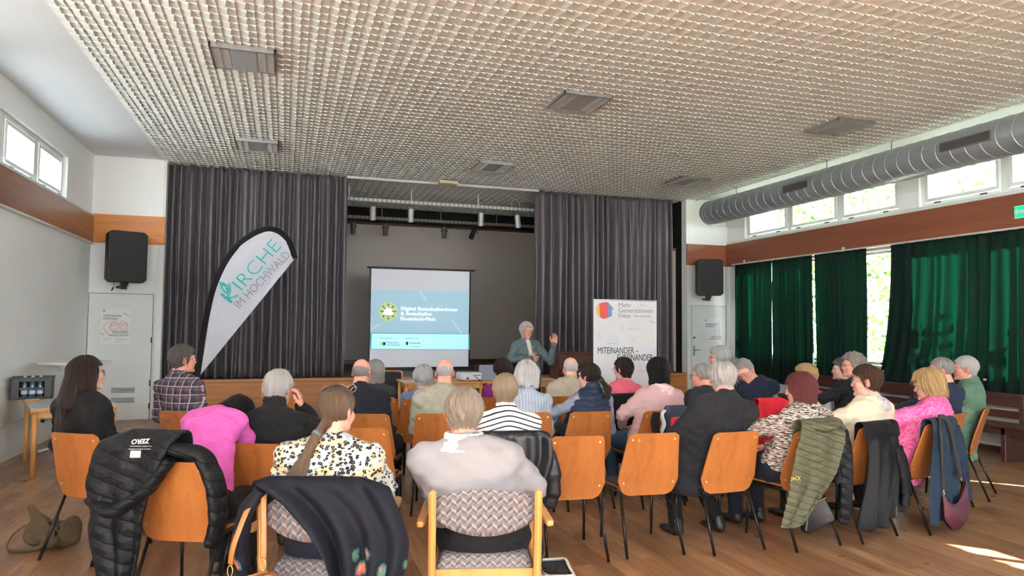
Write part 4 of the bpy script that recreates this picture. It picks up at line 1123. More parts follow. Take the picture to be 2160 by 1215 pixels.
# ------------------------------------------------------------------ cloth materials
def pattern(name, fn, rough=.85, bs=.25):
    m, nt, b = newmat(name); col, h = fn(nt)
    nt.links.new(col, b.inputs['Base Color']); b.inputs['Roughness'].default_value = rough; b.inputs['Specular IOR Level'].default_value = .2
    n3 = nd(nt, 'TexNoise', None, Vector=objco(nt), Scale=16.0, Detail=2.0, Distortion=1.0).outputs[0]
    h = n3 if h is None else math_(nt, 'MULTIPLY_ADD', n3, 2.0, h)
    bump(nt, b, h, bs, .012); return m
def leopard(nt):
    co_ = objco(nt, (1, 1, 1.25)); d = nd(nt, 'TexNoise', None, Vector=co_, Scale=30.0)
    v2 = nd(nt, 'VectorMath', {'operation': 'MULTIPLY_ADD'}, _0=d.outputs['Color'], _1=(.02, .02, .02), _2=co_).outputs[0]
    vo = nd(nt, 'TexVoronoi', None, Vector=v2, Scale=44.0)
    big = nd(nt, 'TexNoise', None, Vector=co_, Scale=11.0, Detail=1.0)
    base = ramp(nt, big.outputs[0], [(.36, srgb(208, 206, 202)), (.44, srgb(160, 176, 190)), (.50, srgb(210, 206, 200)), (.585, srgb(206, 188, 128)), (.62, srgb(212, 208, 202))])
    f = ramp(nt, vo.outputs['Distance'], [(.0, (0, 0, 0, 1)), (.12, (0, 0, 0, 1)), (.16, (1, 1, 1, 1)), (.42, (1, 1, 1, 1)), (.46, (0, 0, 0, 1))])
    gp = nd(nt, 'TexNoise', None, Vector=co_, Scale=75.0); g2 = ramp(nt, gp.outputs[0], [(.36, (0, 0, 0, 1)), (.40, (1, 1, 1, 1))])
    fm = mixc(nt, 1.0, f, g2, 'MULTIPLY')
    fb = nd(nt, 'RGBToBW', None, Color=fm).outputs[0]
    inner = ramp(nt, vo.outputs['Distance'], [(.16, srgb(170, 156, 148)), (.22, srgb(250, 248, 244))])
    rim = mixc(nt, fb, mixc(nt, 1.0, base, inner, 'MULTIPLY'), srgb(36, 34, 38)); return rim, None
def plaid(nt):
    s = nd(nt, 'SeparateXYZ', None, Vector=objco(nt)); x = s.outputs[0]; z = s.outputs[2]
    def line(c, per, w, off=0.0):
        q = math_(nt, 'PINGPONG', math_(nt, 'ADD', c, off+10.0), per/2); return math_(nt, 'LESS_THAN', q, w/2)
    base = srgb(86, 88, 98)
    c = mixc(nt, math_(nt, 'MULTIPLY', line(x, .07, .030), .55), base, srgb(38, 38, 48)); c = mixc(nt, math_(nt, 'MULTIPLY', line(z, .07, .030), .55), c, srgb(38, 38, 48))
    c = mixc(nt, line(x, .07, .006, .018), c, srgb(176, 176, 184)); c = mixc(nt, line(z, .07, .006, .018), c, srgb(176, 176, 184))
    c = mixc(nt, line(x, .07, .005, .03), c, srgb(120, 44, 62)); c = mixc(nt, line(z, .07, .005, .03), c, srgb(120, 44, 62)); return c, None
def stripes(nt):
    co_ = objco(nt); s = nd(nt, 'SeparateXYZ', None, Vector=co_)
    r = math_(nt, 'SQRT', math_(nt, 'ADD', math_(nt, 'MULTIPLY', s.outputs[0], s.outputs[0]), .002))
    z = math_(nt, 'ADD', s.outputs[2], math_(nt, 'MULTIPLY', r, .35))
    q = math_(nt, 'PINGPONG', math_(nt, 'ADD', z, 10.0), .0165); return mixc(nt, math_(nt, 'LESS_THAN', q, .0042), srgb(232, 228, 224), srgb(30, 32, 42)), None
def tweed(nt):
    n = nd(nt, 'TexNoise', None, Vector=objco(nt, (26, 26, 230)), Scale=1.0, Detail=4.0, Distortion=.6)
    return ramp(nt, n.outputs[0], [(.44, srgb(40, 36, 38)), (.49, srgb(120, 100, 90)), (.54, srgb(214, 198, 186)), (.62, srgb(232, 222, 214))]), n.outputs[0]
def knit(c1, c2, sc=180.0):
    def fn(nt):
        s = nd(nt, 'SeparateXYZ', None, Vector=objco(nt)); a = math_(nt, 'SINE', math_(nt, 'MULTIPLY', s.outputs[0], sc*2)); b_ = math_(nt, 'SINE', math_(nt, 'MULTIPLY', s.outputs[2], sc*2))
        f = math_(nt, 'MULTIPLY_ADD', math_(nt, 'MULTIPLY', a, b_), .5, .5); return mixc(nt, f, c2, c1), math_(nt, 'MULTIPLY', f, .6)
    return fn
def blotch(stops, sc, det=3.0, dist=1.5):
    def fn(nt):
        n = nd(nt, 'TexNoise', None, Vector=objco(nt), Scale=sc, Detail=det, Distortion=dist); return ramp(nt, n.outputs[0], stops), n.outputs[0]
    return fn
def quiltfn(c1, c2):
    def fn(nt):
        s = nd(nt, 'SeparateXYZ', None, Vector=objco(nt)); q = math_(nt, 'PINGPONG', math_(nt, 'ADD', s.outputs[0], 10.0), .014)
        f = math_(nt, 'LESS_THAN', q, .002); return mixc(nt, f, c1, c2), math_(nt, 'MULTIPLY', f, -2.0)
    return fn
def floral(nt):
    co_ = objco(nt); vo = nd(nt, 'TexVoronoi', None, Vector=co_, Scale=9.0); on = math_(nt, 'GREATER_THAN', nd(nt, 'RGBToBW', None, Color=vo.outputs['Color']).outputs[0], .40)
    det = nd(nt, 'TexNoise', None, Vector=co_, Scale=45.0, Detail=3.0)
    d2 = math_(nt, 'ADD', vo.outputs['Distance'], math_(nt, 'MULTIPLY', det.outputs[0], .30))
    col = ramp(nt, d2, [(.0, srgb(232, 150, 120)), (.26, srgb(220, 112, 96)), (.34, srgb(206, 90, 110)), (.38, srgb(70, 108, 98)), (.46, srgb(50, 84, 80)), (.50, srgb(22, 24, 34))], 'CONSTANT')
    low = nd(nt, 'SeparateXYZ', None, Vector=co_)
    msk = math_(nt, 'MULTIPLY', on, math_(nt, 'LESS_THAN', math_(nt, 'ADD', low.outputs[2], math_(nt, 'MULTIPLY', det.outputs[0], .1)), .72))
    return mixc(nt, msk, srgb(20, 22, 32), col), None
def chevron(nt):
    s = nd(nt, 'SeparateXYZ', None, Vector=objco(nt)); x = s.outputs[0]; z = math_(nt, 'ADD', s.outputs[2], math_(nt, 'MULTIPLY', s.outputs[1], .9))
    tri = math_(nt, 'PINGPONG', math_(nt, 'ADD', x, 10.0), .024)
    band = math_(nt, 'FRACT', math_(nt, 'MULTIPLY', math_(nt, 'ADD', math_(nt, 'ADD', z, 10.0), math_(nt, 'MULTIPLY', tri, .7)), 25.0))
    side = math_(nt, 'GREATER_THAN', math_(nt, 'FRACT', math_(nt, 'MULTIPLY', math_(nt, 'ADD', x, 10.0), 20.8333)), .5)
    row = math_(nt, 'FRACT', math_(nt, 'MULTIPLY', math_(nt, 'FLOOR', math_(nt, 'MULTIPLY', math_(nt, 'ADD', z, 10.0), 25.0)), .37))
    a = ramp(nt, band, [(.0, srgb(98, 98, 108)), (.33, srgb(152, 146, 142)), (.66, srgb(130, 108, 100))], 'CONSTANT'); c = ramp(nt, band, [(.0, srgb(140, 134, 132)), (.33, srgb(84, 86, 98)), (.66, srgb(116, 112, 114))], 'CONSTANT')
    n = nd(nt, 'TexNoise', None, Vector=objco(nt), Scale=400.0)
    return mixc(nt, side, a, c), math_(nt, 'MULTIPLY', n.outputs[0], .5)
def seamz(c, per):
    def fn(nt):
        s = nd(nt, 'SeparateXYZ', None, Vector=objco(nt)); z = math_(nt, 'ADD', s.outputs[2], math_(nt, 'MULTIPLY', s.outputs[0], .35))
        q = math_(nt, 'PINGPONG', math_(nt, 'ADD', z, 10.0), per/2); f = math_(nt, 'LESS_THAN', q, .0022)
        h = math_(nt, 'MULTIPLY', math_(nt, 'POWER', math_(nt, 'MULTIPLY', q, 2/per), .4), 1.8)
        return mixc(nt, f, c, tuple(x*.45 for x in c[:3])+(1,)), h
    return fn
FB = lambda n, c, **k: fabric(n, srgb(*c), **k)
MAT['trousers'] = FB('black_trousers', (26, 26, 30)); MAT['jeans'] = FB('blue_jeans', (62, 92, 120)); MAT['navytr'] = FB('navy_trousers', (30, 34, 48)); MAT['khaki'] = FB('khaki_trousers', (110, 104, 92))
MAT['leopard'] = pattern('leopard_print', leopard); MAT['plaid'] = pattern('plaid_flannel', plaid); MAT['stripes'] = pattern('breton_stripes', stripes)
MAT['tweed'] = pattern('marled_cardigan', tweed); MAT['greyknit'] = pattern('grey_knit', knit(srgb(156, 153, 156), srgb(142, 139, 143), 420), bs=.2)
MAT['pinkknit'] = pattern('dusty_pink_knit', knit(srgb(226, 188, 190), srgb(190, 150, 150), 420), bs=.35)
MAT['pinkblazer'] = pattern('pink_floral_blazer', blotch([(.34, srgb(214, 84, 150)), (.46, srgb(236, 96, 160)), (.52, srgb(246, 150, 186)), (.6, srgb(216, 80, 170)), (.7, srgb(240, 120, 150))], 22.0))
MAT['ltquilt'] = pattern('pale_blue_quilting', quiltfn(srgb(176, 186, 200), srgb(120, 132, 152)))
MAT['floral'] = pattern('navy_floral_cloth', floral, .7, .2); MAT['chevron'] = pattern('chevron_upholstery', chevron, .9, .15)
MAT['scarf1'] = pattern('pale_patterned_scarf', blotch([(.4, srgb(206, 200, 206)), (.5, srgb(150, 154, 176)), (.56, srgb(222, 214, 214)), (.64, srgb(92, 90, 108))], 30.0)); MAT['scarf2'] = pattern('pink_lace_scarf', blotch([(.4, srgb(240, 214, 214)), (.55, srgb(226, 186, 184)), (.62, srgb(248, 232, 230))], 60.0))
# ------------------------------------------------------------------ stacking chair
def hwid(s):   # half width of the back shell at height s (0 bottom .. 1 top)
    if s < .24: return .178+(.232-.178)*min(1, s/.24)**.8
    return .232-(.232-.190)*((s-.24)/.76)
def rounded_outline(fn, n=26, r=.03, H=.46):
    pts = []
    for i in range(n+1):
        s = i/n; w = fn(s); d = min(s*H, (1-s)*H)
        if d < r: w -= r-math.sqrt(max(0, r*r-(r-d)**2))
        pts.append((w, s))
    return pts
BZ0, BH, BY0, BLEAN = .395, .455, -.215, .125
def back_pt(x, s, off=0.0):
    y = BY0-BLEAN*s**1.15+.34*x*x*(1 if s > 0 else 1)-off; return (x, y, BZ0+BH*s)
def shell(fn_out, off0, off1, nx=14, sr=(0, 1)):
    m = MB(); o = [(w, sr[0]+(sr[1]-sr[0])*s) for w, s in rounded_outline(fn_out)]; n = len(o); vs = []
    for off in (off0, off1):
        for (w, s) in o:
            for i in range(nx+1): vs.append(back_pt(-w+2*w*i/nx, s, off))
    K = nx+1; N = n*K; fs = []
    for j in range(n-1):
        for i in range(nx): a = j*K+i; fs.append((a, a+1, a+K+1, a+K)); fs.append((N+a+K, N+a+K+1, N+a+1, N+a))
    for j in range(n-1):
        a = j*K; fs.append((a+K, N+a+K, N+a, a)); a = j*K+nx; fs.append((a, N+a, N+a+K, a+K))
    for i in range(nx): fs.append((i, N+i, N+i+1, i+1)); a = (n-1)*K+i; fs.append((a+1, N+a+1, N+a, a))
    return m.add(vs, fs)
MAT['rivet'] = plain('rivet', srgb(214, 196, 160), .3, metal=.6)
def make_chair():
    t = thing('stacking_chair', 'chair', 'chair')
    obj('backrest', shell(hwid, 0, .012), MAT['chairwood'], t, smooth=False)
    obj('back_pad', shell(lambda s: hwid(s)-.022, -.016, -.0005, sr=(.03, .955)), MAT['pad'], t, smooth=True)
    for sx in (-1, 1):
        for s in (.20, .90):
            w = hwid(s)-.035; p = back_pt(sx*w, s, .012); m = MB(); m.lathe([(.0, -.003), (.007, -.002), (.009, .003)][::-1], 10, Matrix.Translation(p) @ Matrix.Rotation(-PI/2, 4, 'X')); obj('rivet', m, MAT['rivet'], t)
    def seat(hw, z0, z1, y0, y1):
        m = MB(); pts = []
        n = 7; r = .05
        for cx, cy, a0 in ((hw-r, y1-r, 0), (-hw+r, y1-r, 90), (-hw*.82+r, y0+r, 180), (hw*.82-r, y0+r, 270)):
            for k in range(n): a = rad(a0+90*k/(n-1)); pts.append((cx+r*math.cos(a), cy+r*math.sin(a)))
        m.prism(pts, z0, z1); return m
    obj('seat', seat(.215, .425, .437, -.22, .21), MAT['chairwood'], t); obj('seat_pad', seat(.200, .437, .455, -.19, .195), MAT['pad'], t, mods=[('BEVEL', dict(width=.006, segments=2))])
    m = MB(); r = .010
    m.tube([(-.19, -.205, .405), (-.197, -.19, .412), (-.197, .15, .412), (-.185, .17, .412), (.185, .17, .412), (.197, .15, .412), (.197, -.19, .412), (.19, -.205, .405)], r, 8, closed=True)
    obj('frame', m, MAT['blackmetal'], t, smooth=True)
    for sx in (-1, 1):
        obj('leg', MB().tube([(sx*.195, -.19, .412), (sx*.215, -.36, 0.002)], .0105, 10), MAT['blackmetal'], t, smooth=True)
        obj('leg', MB().tube([(sx*.195, .13, .412), (sx*.205, .16, 0.002)], .0105, 10), MAT['blackmetal'], t, smooth=True)
    m = MB(); m.tube([(.19, -.13, .40), (.15, -.12, .37), (.13, -.12, .345), (.15, -.12, .33), (.165, -.12, .345), (.155, -.12, .365), (.205, -.21, .32)], .0028, 6); obj('link_hook', m, MAT['blackmetal'], t, smooth=True)
    return t
T_ = A(3.0, 12.3)
BT = np.array(back_pt(0, 1.0, .006))
chair_proto = [None]
CH = {}
def place_chair(key, px, py, label, heading=None, group='wooden stacking chairs of the audience', zt=None):
    w = at_axis(px, py, 2, BT[2]); hd = heading if heading is not None else math.degrees(math.atan2(T_[0]-w[0], T_[1]-w[1]))
    a = rad(hd); o = A(w[0]-(BT[1]*math.sin(a)), w[1]-(BT[1]*math.cos(a)))
    if chair_proto[0] is None: chair_proto[0] = make_chair(); c = chair_proto[0]; c.location = (o[0], o[1], 0); c.rotation_euler = (0, 0, -a); c['label'] = label; c['group'] = group
    else: c = dup(chair_proto[0], (o[0], o[1], 0), -a, label, group)
    CH[key] = (o, a, c); return c
for k, px, py, lb, hd in (
    ('P3', 152, 914, 'wooden stacking chair of the long-haired woman in black at far left', 33),
    ('P4', 356, 974, 'wooden stacking chair hung with black puffer coats', 24),
    ('P5', 545, 936, 'wooden stacking chair of the white-haired man in black touching his ear', 21),
    ('P6', 373, 868, 'wooden stacking chair of the man in the plaid shirt', 33),
    ('e1', 590, 838, 'empty wooden stacking chair hidden in front of the white-haired man in black', 30),
    ('e2', 662, 873, 'wooden stacking chair mostly hidden behind the head of the leopard-print woman', 24),
    ('P7', 772, 873, 'wooden stacking chair of the bald man in the dark navy jacket', 20),
    ('e3', 762, 903, 'empty wooden stacking chair between leopard-print woman and bald man in dark navy', 18),
    ('P10', 925, 872, 'wooden stacking chair of the bald man in the long sage jacket', 14),
    ('P11', 1082, 925, 'wooden stacking chair hung with the black leather jacket', 9),
    ('P13', 1118, 870, 'wooden stacking chair of the white-haired woman in the pale quilted vest', 8),
    ('P12', 1052, 838, 'wooden stacking chair of the dark-haired person in purple', 8),
    ('P14', 1182, 836, 'wooden stacking chair of the bald man in the cream jacket', 3),
    ('P15', 1248, 868, 'wooden stacking chair of the ponytailed woman in the navy vest', 2),
    ('e4', 1220, 920, 'empty wooden stacking chair directly right of the black leather jacket', 6),
    ('e5', 1382, 914, 'empty wooden stacking chair with an orange sticker on its back', 4),
    ('P18', 1557, 911, 'wooden stacking chair of the big white-haired man in the black coat', -2),
    ('P22', 1722, 908, 'wooden stacking chair hung with the olive quilted jacket', -6),
    ('P25', 1850, 900, 'wooden stacking chair hung with the long black rain jacket', -12),
    ('P26', 1982, 892, 'wooden stacking chair hung with the long navy coat', -17),
    ('P27', 2027, 872, 'wooden stacking chair of the grey-haired man in the navy hooded jacket', -22),
    ('P28', 2086, 860, 'wooden stacking chair seen edge-on under the man in the green jacket', -31),
    ('P16', 1312, 838, 'wooden stacking chair hung with the black coat behind the pink top', -6),
    ('P17', 1400, 866, 'wooden stacking chair carrying the navy and red backpack', -3),
    ('P19', 1484, 858, 'wooden stacking chair of the bespectacled man left of the big white-haired man', -8),
    ('P20', 1524, 832, 'wooden stacking chair of the white-haired woman nearest the right-hand door', -10),
    ('P21', 1612, 852, 'wooden stacking chair carrying the red coat', -8),
    ('P23', 1722, 846, 'wooden stacking chair hung with the pale grey cardigan', -13),
    ('P24', 1835, 852, 'wooden stacking chair of the curly grey-haired man in black by the window', -20),
    ('P8', 796, 838, 'wooden stacking chair of the grey-haired woman beside the bald man in navy', 18),
    ('P9', 888, 842, 'wooden stacking chair of the small white-haired woman in blue', 15)):
    place_chair(k, px, py, lb, hd)
place_chair('front', 825, 781, 'empty wooden stacking chair by the stage showing its black pad towards the audience', 200, 'wooden stacking chairs of the audience')
o_, a_, c_ = CH['e5']
m = MB(); m.lathe([(.0, -.0015), (.009, -.001), (.009, .001)][::-1], 14, Matrix.Translation(back_pt(-.115, .895, .0135)) @ Matrix.Rotation(-PI/2, 4, 'X')); obj('sticker', m, plain('orange_sticker', srgb(245, 170, 30), .5), c_)
# ------------------------------------------------------------------ armchairs
def make_armchair(label, loc, heading):
    t = thing('armchair', label, 'armchair', (loc[0], loc[1], 0), -rad(heading))
    for sx in (-1, 1):
        m = MB(); M_ = Matrix.Translation((sx*.247, -.24, 0)) @ Matrix.Rotation(rad(6), 4, 'X'); m.box((-.017, -.025, 0), (.017, .025, .835), M_, bev=.012); obj('rear_post', m, MAT['beech'], t, smooth=False)
        m = MB(); m.box((sx*.262-.017, .20, 0), (sx*.262+.017, .245, .655), bev=.01); obj('leg', m, MAT['beech'], t)
        m = MB(); pts = [(-.30, .016), (-.27, .022), (-.1, .026), (.1, .032), (.22, .038), (.27, .034), (.29, .018)]
        out = [(p[1], p[0]) for p in pts]+[(-p[1]*.9, p[0]) for p in reversed(pts)]
        m.prism(out, -.014, .014, Matrix.Translation((sx*.285, 0, .665)) @ Matrix.Rotation(sx*rad(4), 4, 'Z')); obj('armrest', m, MAT['beech'], t, mods=[('BEVEL', dict(width=.009, segments=3))])
    m = MB(); m.box((-.235, -.262, .37), (.235, -.238, .445), bev=.006); m.box((-.245, .19, .37), (.245, .215, .43), bev=.006)
    for sx in (-1, 1): m.box((sx*.25-.012, -.24, .375), (sx*.25+.012, .22, .43), bev=.006)
    obj('seat_rail', m, MAT['beech'], t)
    # seat cushion
    def cush(u, v):
        x = -.228+.456*u; y = -.25+.49*v; e = min(u, 1-u, v, 1-v)*2; return (x, y, .445+.055*min(1, e*7)**.5+.012*math.sin(u*PI)*math.sin(v*PI))
    m = MB(); m.grid(26, 26, cush); m.grid(26, 26, lambda u, v: (-.228+.456*(1-u), -.25+.49*v, .435)); m.box((-.228, -.25, .435), (.228, .24, .447)); obj('seat_cushion', m, MAT['chevron'], t, smooth=True)
    # padded back: panel between the posts with arched top and bottom edges
    m = MB(); nu, nv = 30, 14
    def bk(side):
        def fn(u, v):
            x = -.232+.464*u; c = 1-(2*u-1)**2
            zt = .782+.052*c**.8; zb = .675-.065*c**.8; z = zb+(zt-zb)*v; e = min(v, 1-v)*2
            th = .020*min(1, e*4)**.5; y = -.262-.045*c-.05*(z-.65)+.055*c*0; return (x, y+side*th-.025*0, z)
        return fn
    m.grid(nu, nv, bk(-1)); m.grid(nu, nv, lambda u, v: bk(1)(1-u, v)); obj('back_cushion', m, MAT['chevron'], t, smooth=True)
    return t
AC = {}
def place_arm(key, px, py, heading, label):
    w = at_axis(px, py, 2, .83); a = rad(heading); o = A(w[0]+.33*math.sin(a), w[1]+.33*math.cos(a)); AC[key] = (o, a, make_armchair(label, o, heading))
place_arm('P1', 668, 1044, 17, 'beech armchair under the navy floral jacket, seat of the leopard-print woman')
place_arm('P2', 1025, 1034, 14, 'beech armchair with grey chevron upholstery under the grey-sweater woman')
# ------------------------------------------------------------------ people
PP = {}
def sit(key, label, head, zoff=.18, zc=None, **spec):
    """head: pixel of the crown; the crown sits at the depth of the hips plus zoff"""
    o, a = (AC[key][:2] if key in AC else CH[key][:2]); d = A(math.sin(a), math.cos(a))
    hp = o+d*(-.10+zoff)
    z = (A(hp[0], hp[1], 1.3)-CAM) @ fw if zc is None else zc
    t = at_depth(head[0], head[1], z); spec['top'] = t
    spec.setdefault('hip', (0, -.055, .53))
    spec.setdefault('neck', .054)
    tm = time.time()
    person(key, label, A(o[0], o[1]), a, spec); PP[key] = spec
    print('PERSON', key, 'crown z %.2f' % t[2], 'd %.2f' % z, 't %.1f' % (time.time()-tm))
NEAR = dict(h=.007, h2=.010, hh=.005)
F_ = FB
sit('P1', 'person with a long low ponytail in a leopard-print top, glasses pushed up on the head', (712, 812), .10, **NEAR, w=1.30, d=1.15, sh=.165, arm=1.30, top_mat=MAT['leopard'], tinf=.016, top_name='blouse', look=(22, 4, 0), hair=('ponytail', 'lightbrown'), strands=1500, hlen=.40, tail=(-.11, -.03), glasses=True, gl_up=.112, gl_mat=plain('pink_glasses', srgb(214, 180, 160), .3), tie_mat=plain('grey_hair_tie', srgb(96, 102, 118), .8), skin='fair', seed=1, wrL=(-.12, .16, .70), wrR=(.2, .12, .72), elL=(-.225, .0, .79), elR=(.235, .0, .79), hip=(0, -.05, .55), hem=.60, leg_mat=MAT['navytr'])
sit('P2', 'person with short ash-blonde hair in a light grey sweater over a white collar', (978, 820), .10, **NEAR, w=1.42, d=1.22, sh=.172, arm=1.45, top_mat=MAT['greyknit'], tinf=.018, look=(-4, 8, 0), hair=('pixie', 'greyblonde'), strands=2200, skin='rosy', seed=2, wrL=(-.14, .18, .68), wrR=(.14, .18, .68), elL=(-.245, .02, .77), elR=(.245, .02, .77), hip=(0, -.05, .55), hem=.61, leg_mat=MAT['trousers'], neck=.062, wcollar=F_('white_collar', (236, 232, 228)))
sit('P3', 'person with very long dark brown hair in a black hooded coat, writing at far left', (180, 752), .12, **NEAR, w=1.05, d=1.1, sh=.15, arm=1.15, top_mat=F_('black_wool', (22, 22, 24)), tinf=.022, hood=1, top_name='coat', look=(38, -2, 0), hair=('long', 'darkbrown'), strands=1200, hlen=.30, skin='fair', face=True, glasses=True, seed=3, wrR=(.08, .30, .72), wrL=(-.06, .30, .72), hdR=(-.1, 1, -.2), hnR=(-.3, 0, -1), curl=(.8, .8))
sit('P5', 'person with white hair in a black jacket resting his hand against his ear', (590, 779), .10, **NEAR, male=True, w=1.12, d=1.1, sh=.17, arm=1.2, top_mat=F_('black_softshell', (24, 25, 28)), tinf=.018, collar=.075, top_name='jacket', look=(10, 6, 0), hair=('short', 'white'), strands=1300, skin='rosy', seed=5, elR=(.26, .20, .84), wrR=(.112, .08, 1.03), hdR=(-.08, -.14, 1), hnR=(-1, -.2, 0), curl=(.5, .7), neck=.06)
sit('P6', 'person with grey hair in a plaid flannel shirt and glasses, looking to the right', (385, 728), .10, **NEAR, male=True, w=1.1, d=1.1, sh=.17, arm=1.1, top_mat=MAT['plaid'], tinf=.016, collar=.03, top_name='shirt', look=(34, 0, 0), hair=('pixie', 'darkgrey'), strands=900, skin='rosy', face=True, glasses=True, seed=6, neck=.06, leg_mat=MAT['jeans'])
sit('P4', 'person in a bright pink cardigan bending far forward with dark hair hanging', (523, 862), .10, zc=4.75, **NEAR, w=1.0, d=1.05, sh=.14, top_mat=F_('pink_cardigan', (232, 112, 196), col2=srgb(206, 84, 170)), tinf=.014, look=(10, 80, 0), hair=('bob', 'black'), strands=600, bulge=(.0, -.12, .20), hip=(0, .02, .53), elL=(-.14, .62, .60), elR=(.10, .60, .60), wrL=(-.05, .62, .42), wrR=(.12, .66, .42), hdL=(0, .3, -1), hdR=(0, .3, -1), hnL=(1, 0, 0), hnR=(-1, 0, 0), seed=4, hem=.46, top_name='cardigan')
sit('P18', 'person with a thinning white crown in a wide black coat, biggest back on the right', (1522, 762), .08, **NEAR, male=True, w=1.35, d=1.15, sh=.175, arm=1.32, top_mat=F_('black_coat_cloth', (36, 36, 40)), tinf=.028, collar=.03, top_name='coat', look=(14, 10, 0), hair=('tuft', 'white'), strands=1500, skin='rosy', seed=18, hip=(-.09, .03, .55), shrug=-.03, elL=(-.30, -.02, .78), elR=(.16, .02, .76), hem=.40, neck=.064, aL=(-.20, .14, .09), aR=(.16, .12, .09), skirt=-.12)
MID = dict(h=.009, h2=.012, hh=.006)
sit('P7', 'person with a bald head and glasses in a dark navy jacket left of the screen', (764, 755), .10, **MID, male=True, w=1.08, d=1.1, sh=.168, arm=1.25, top_mat=F_('dark_navy_jacket', (30, 34, 44)), tinf=.020, collar=.035, top_name='jacket', look=(6, 4, 0), hair=('ring', 'grey'), glasses=True, skin='rosy', seed=7, neck=.06)
sit('P8', 'person with chin-length grey hair half hidden behind the bald man in navy', (792, 760), .12, **MID, w=.98, top_mat=F_('charcoal_top', (52, 58, 62)), look=(-10, 0, 0), hair=('bob', 'grey'), seed=8, strands=200)
sit('P9', 'person with short white hair in a blue cardigan, lowest head before the screen', (893, 771), .12, **MID, w=.95, top_mat=F_('blue_cardigan', (112, 126, 156)), look=(0, 6, 0), hair=('full', 'silver'), seed=9, strands=400, glasses=True)
sit('P10', 'person with a bald pink head and glasses in a sage-grey field jacket', (939, 755), .10, **MID, male=True, w=1.18, d=1.2, sh=.175, arm=1.3, top_mat=F_('sage_jacket', (172, 168, 150), col2=srgb(140, 138, 124)), tinf=.024, collar=.04, top_name='jacket', look=(2, 4, 0), hair=('ring', 'silver'), glasses=True, skin='rosy', seed=10, hem=.36, skirt=-.14, neck=.062)
sit('P11', 'person with short grey-blonde hair in a white jumper with thin black stripes', (1066, 787), .10, **MID, w=1.12, d=1.1, sh=.168, arm=1.2, top_mat=MAT['stripes'], tinf=.018, collar=.05, look=(4, 2, 0), hair=('short', 'ashblonde'), strands=900, skin='fair', seed=11, neck=.06)
sit('P12', 'person with dark reddish-brown hair in a purple jumper before the laptop', (1060, 757), .10, **MID, w=1.0, top_mat=F_('purple_jumper', (126, 34, 108)), look=(-14, 4, 0), hair=('full', 'darkbrown'), strands=300, seed=12)
sit('P13', 'person with wavy white hair in a pale blue quilted vest below the speaker', (1110, 763), .10, **MID, w=1.05, sh=.16, top_mat=MAT['ltquilt'], tinf=.018, collar=.05, look=(-4, 2, 0), hair=('wavy', 'white'), strands=700, seed=13, top_name='vest')
sit('P14', 'person with a bald crown and white hair ring in a cream jacket', (1203, 752), .10, **MID, male=True, w=1.12, d=1.1, sh=.17, arm=1.25, top_mat=F_('cream_jacket', (198, 188, 168), col2=srgb(168, 158, 140)), tinf=.022, collar=.04, top_name='jacket', look=(-6, 4, 0), hair=('ring', 'white'), glasses=True, skin='fair', seed=14, hem=.38, neck=.06)
sit('P15', 'person with a dark ponytail in a navy puffer vest over grey sleeves', (1243, 765), .10, **MID, w=1.0, sh=.158, top_mat=F_('grey_longsleeve', (146, 152, 166)), tinf=.010, look=(-34, 2, 0), hair=('ponytail', 'darkbrown'), strands=500, hlen=.16, tail=(-.02, .05), glasses=True, seed=15, elL=(-.25, -.02, .80))
sit('P16', 'person with short black hair and a bare neck in a coral pink top', (1315, 755), .10, **MID, w=.98, sh=.155, top_mat=F_('coral_top', (232, 108, 128)), look=(-22, 2, 0), hair=('pixie', 'darkbrown'), strands=500, glasses=True, seed=16, neck=.05)
sit('P17', 'person with a black bob and pink lace scarf in a dusty pink knit cardigan', (1388, 755), .10, **MID, w=1.16, d=1.1, sh=.165, arm=1.15, top_mat=MAT['pinkknit'], tinf=.016, look=(-6, 2, 0), hair=('bob', 'black'), strands=800, seed=17, scarf=MAT['scarf2'], elL=(-.23, -.02, .78), leg_mat=MAT['jeans'], top_name='cardigan')
sit('P19', 'person with cropped grey hair and glasses in a dark jacket by the right door', (1480, 765), .10, **MID, male=True, w=1.05, top_mat=F_('dark_anthracite', (44, 50, 56)), tinf=.02, look=(-34, 4, 0), hair=('crop', 'grey'), glasses=True, skin='rosy', seed=19, top_name='jacket', neck=.06)
sit('P20', 'person with full white hair and glasses, tallest head before the right door', (1516, 731), .10, **MID, w=1.0, top_mat=F_('grey_jumper', (120, 122, 128)), look=(-46, 4, 0), hair=('full', 'silver'), strands=500, glasses=True, seed=20)
sit('P21', 'person with glasses in a dark navy sweater leaning over with one arm stretched out', (1558, 760), .02, **MID, male=True, w=1.15, d=1.15, sh=.17, arm=1.15, top_mat=F_('navy_sweater', (26, 34, 54)), tinf=.018, face=True, look=(-118, 28, 22), hair=('short', 'grey'), glasses=True, skin='rosy', seed=21, shRo=(.02, 0, .02), elR=(.44, .12, 1.02), wrR=(.66, .22, .98), hdR=(1, .3, -.1), elL=(-.30, .12, .92), wrL=(-.22, .02, 1.02), hdL=(.4, -.2, .9), hnL=(.6, -.3, 0), hip=(.06, -.05, .53), neck=.06, twist=18)
sit('P22', 'person with dark red hair in a black and beige marled cardigan', (1686, 787), .10, **NEAR, w=1.14, d=1.1, sh=.165, arm=1.15, top_mat=MAT['tweed'], tinf=.02, look=(-34, 6, 0), hair=('bob', 'red'), strands=900, seed=22, scarf=None, hip=(-.03, -.05, .53), elL=(-.31, .08, .78), wrL=(-.18, .30, .66), top_name='cardigan', leg_mat=MAT['navytr'])
sit('P23', 'person with curly blonde hair and a pink top behind the red-haired woman', (1698, 769), .10, **MID, w=1.05, top_mat=F_('hot_pink_top', (240, 80, 160)), look=(-20, 4, 0), hair=('curly', 'curlyblonde'), seed=23, hh_=0)
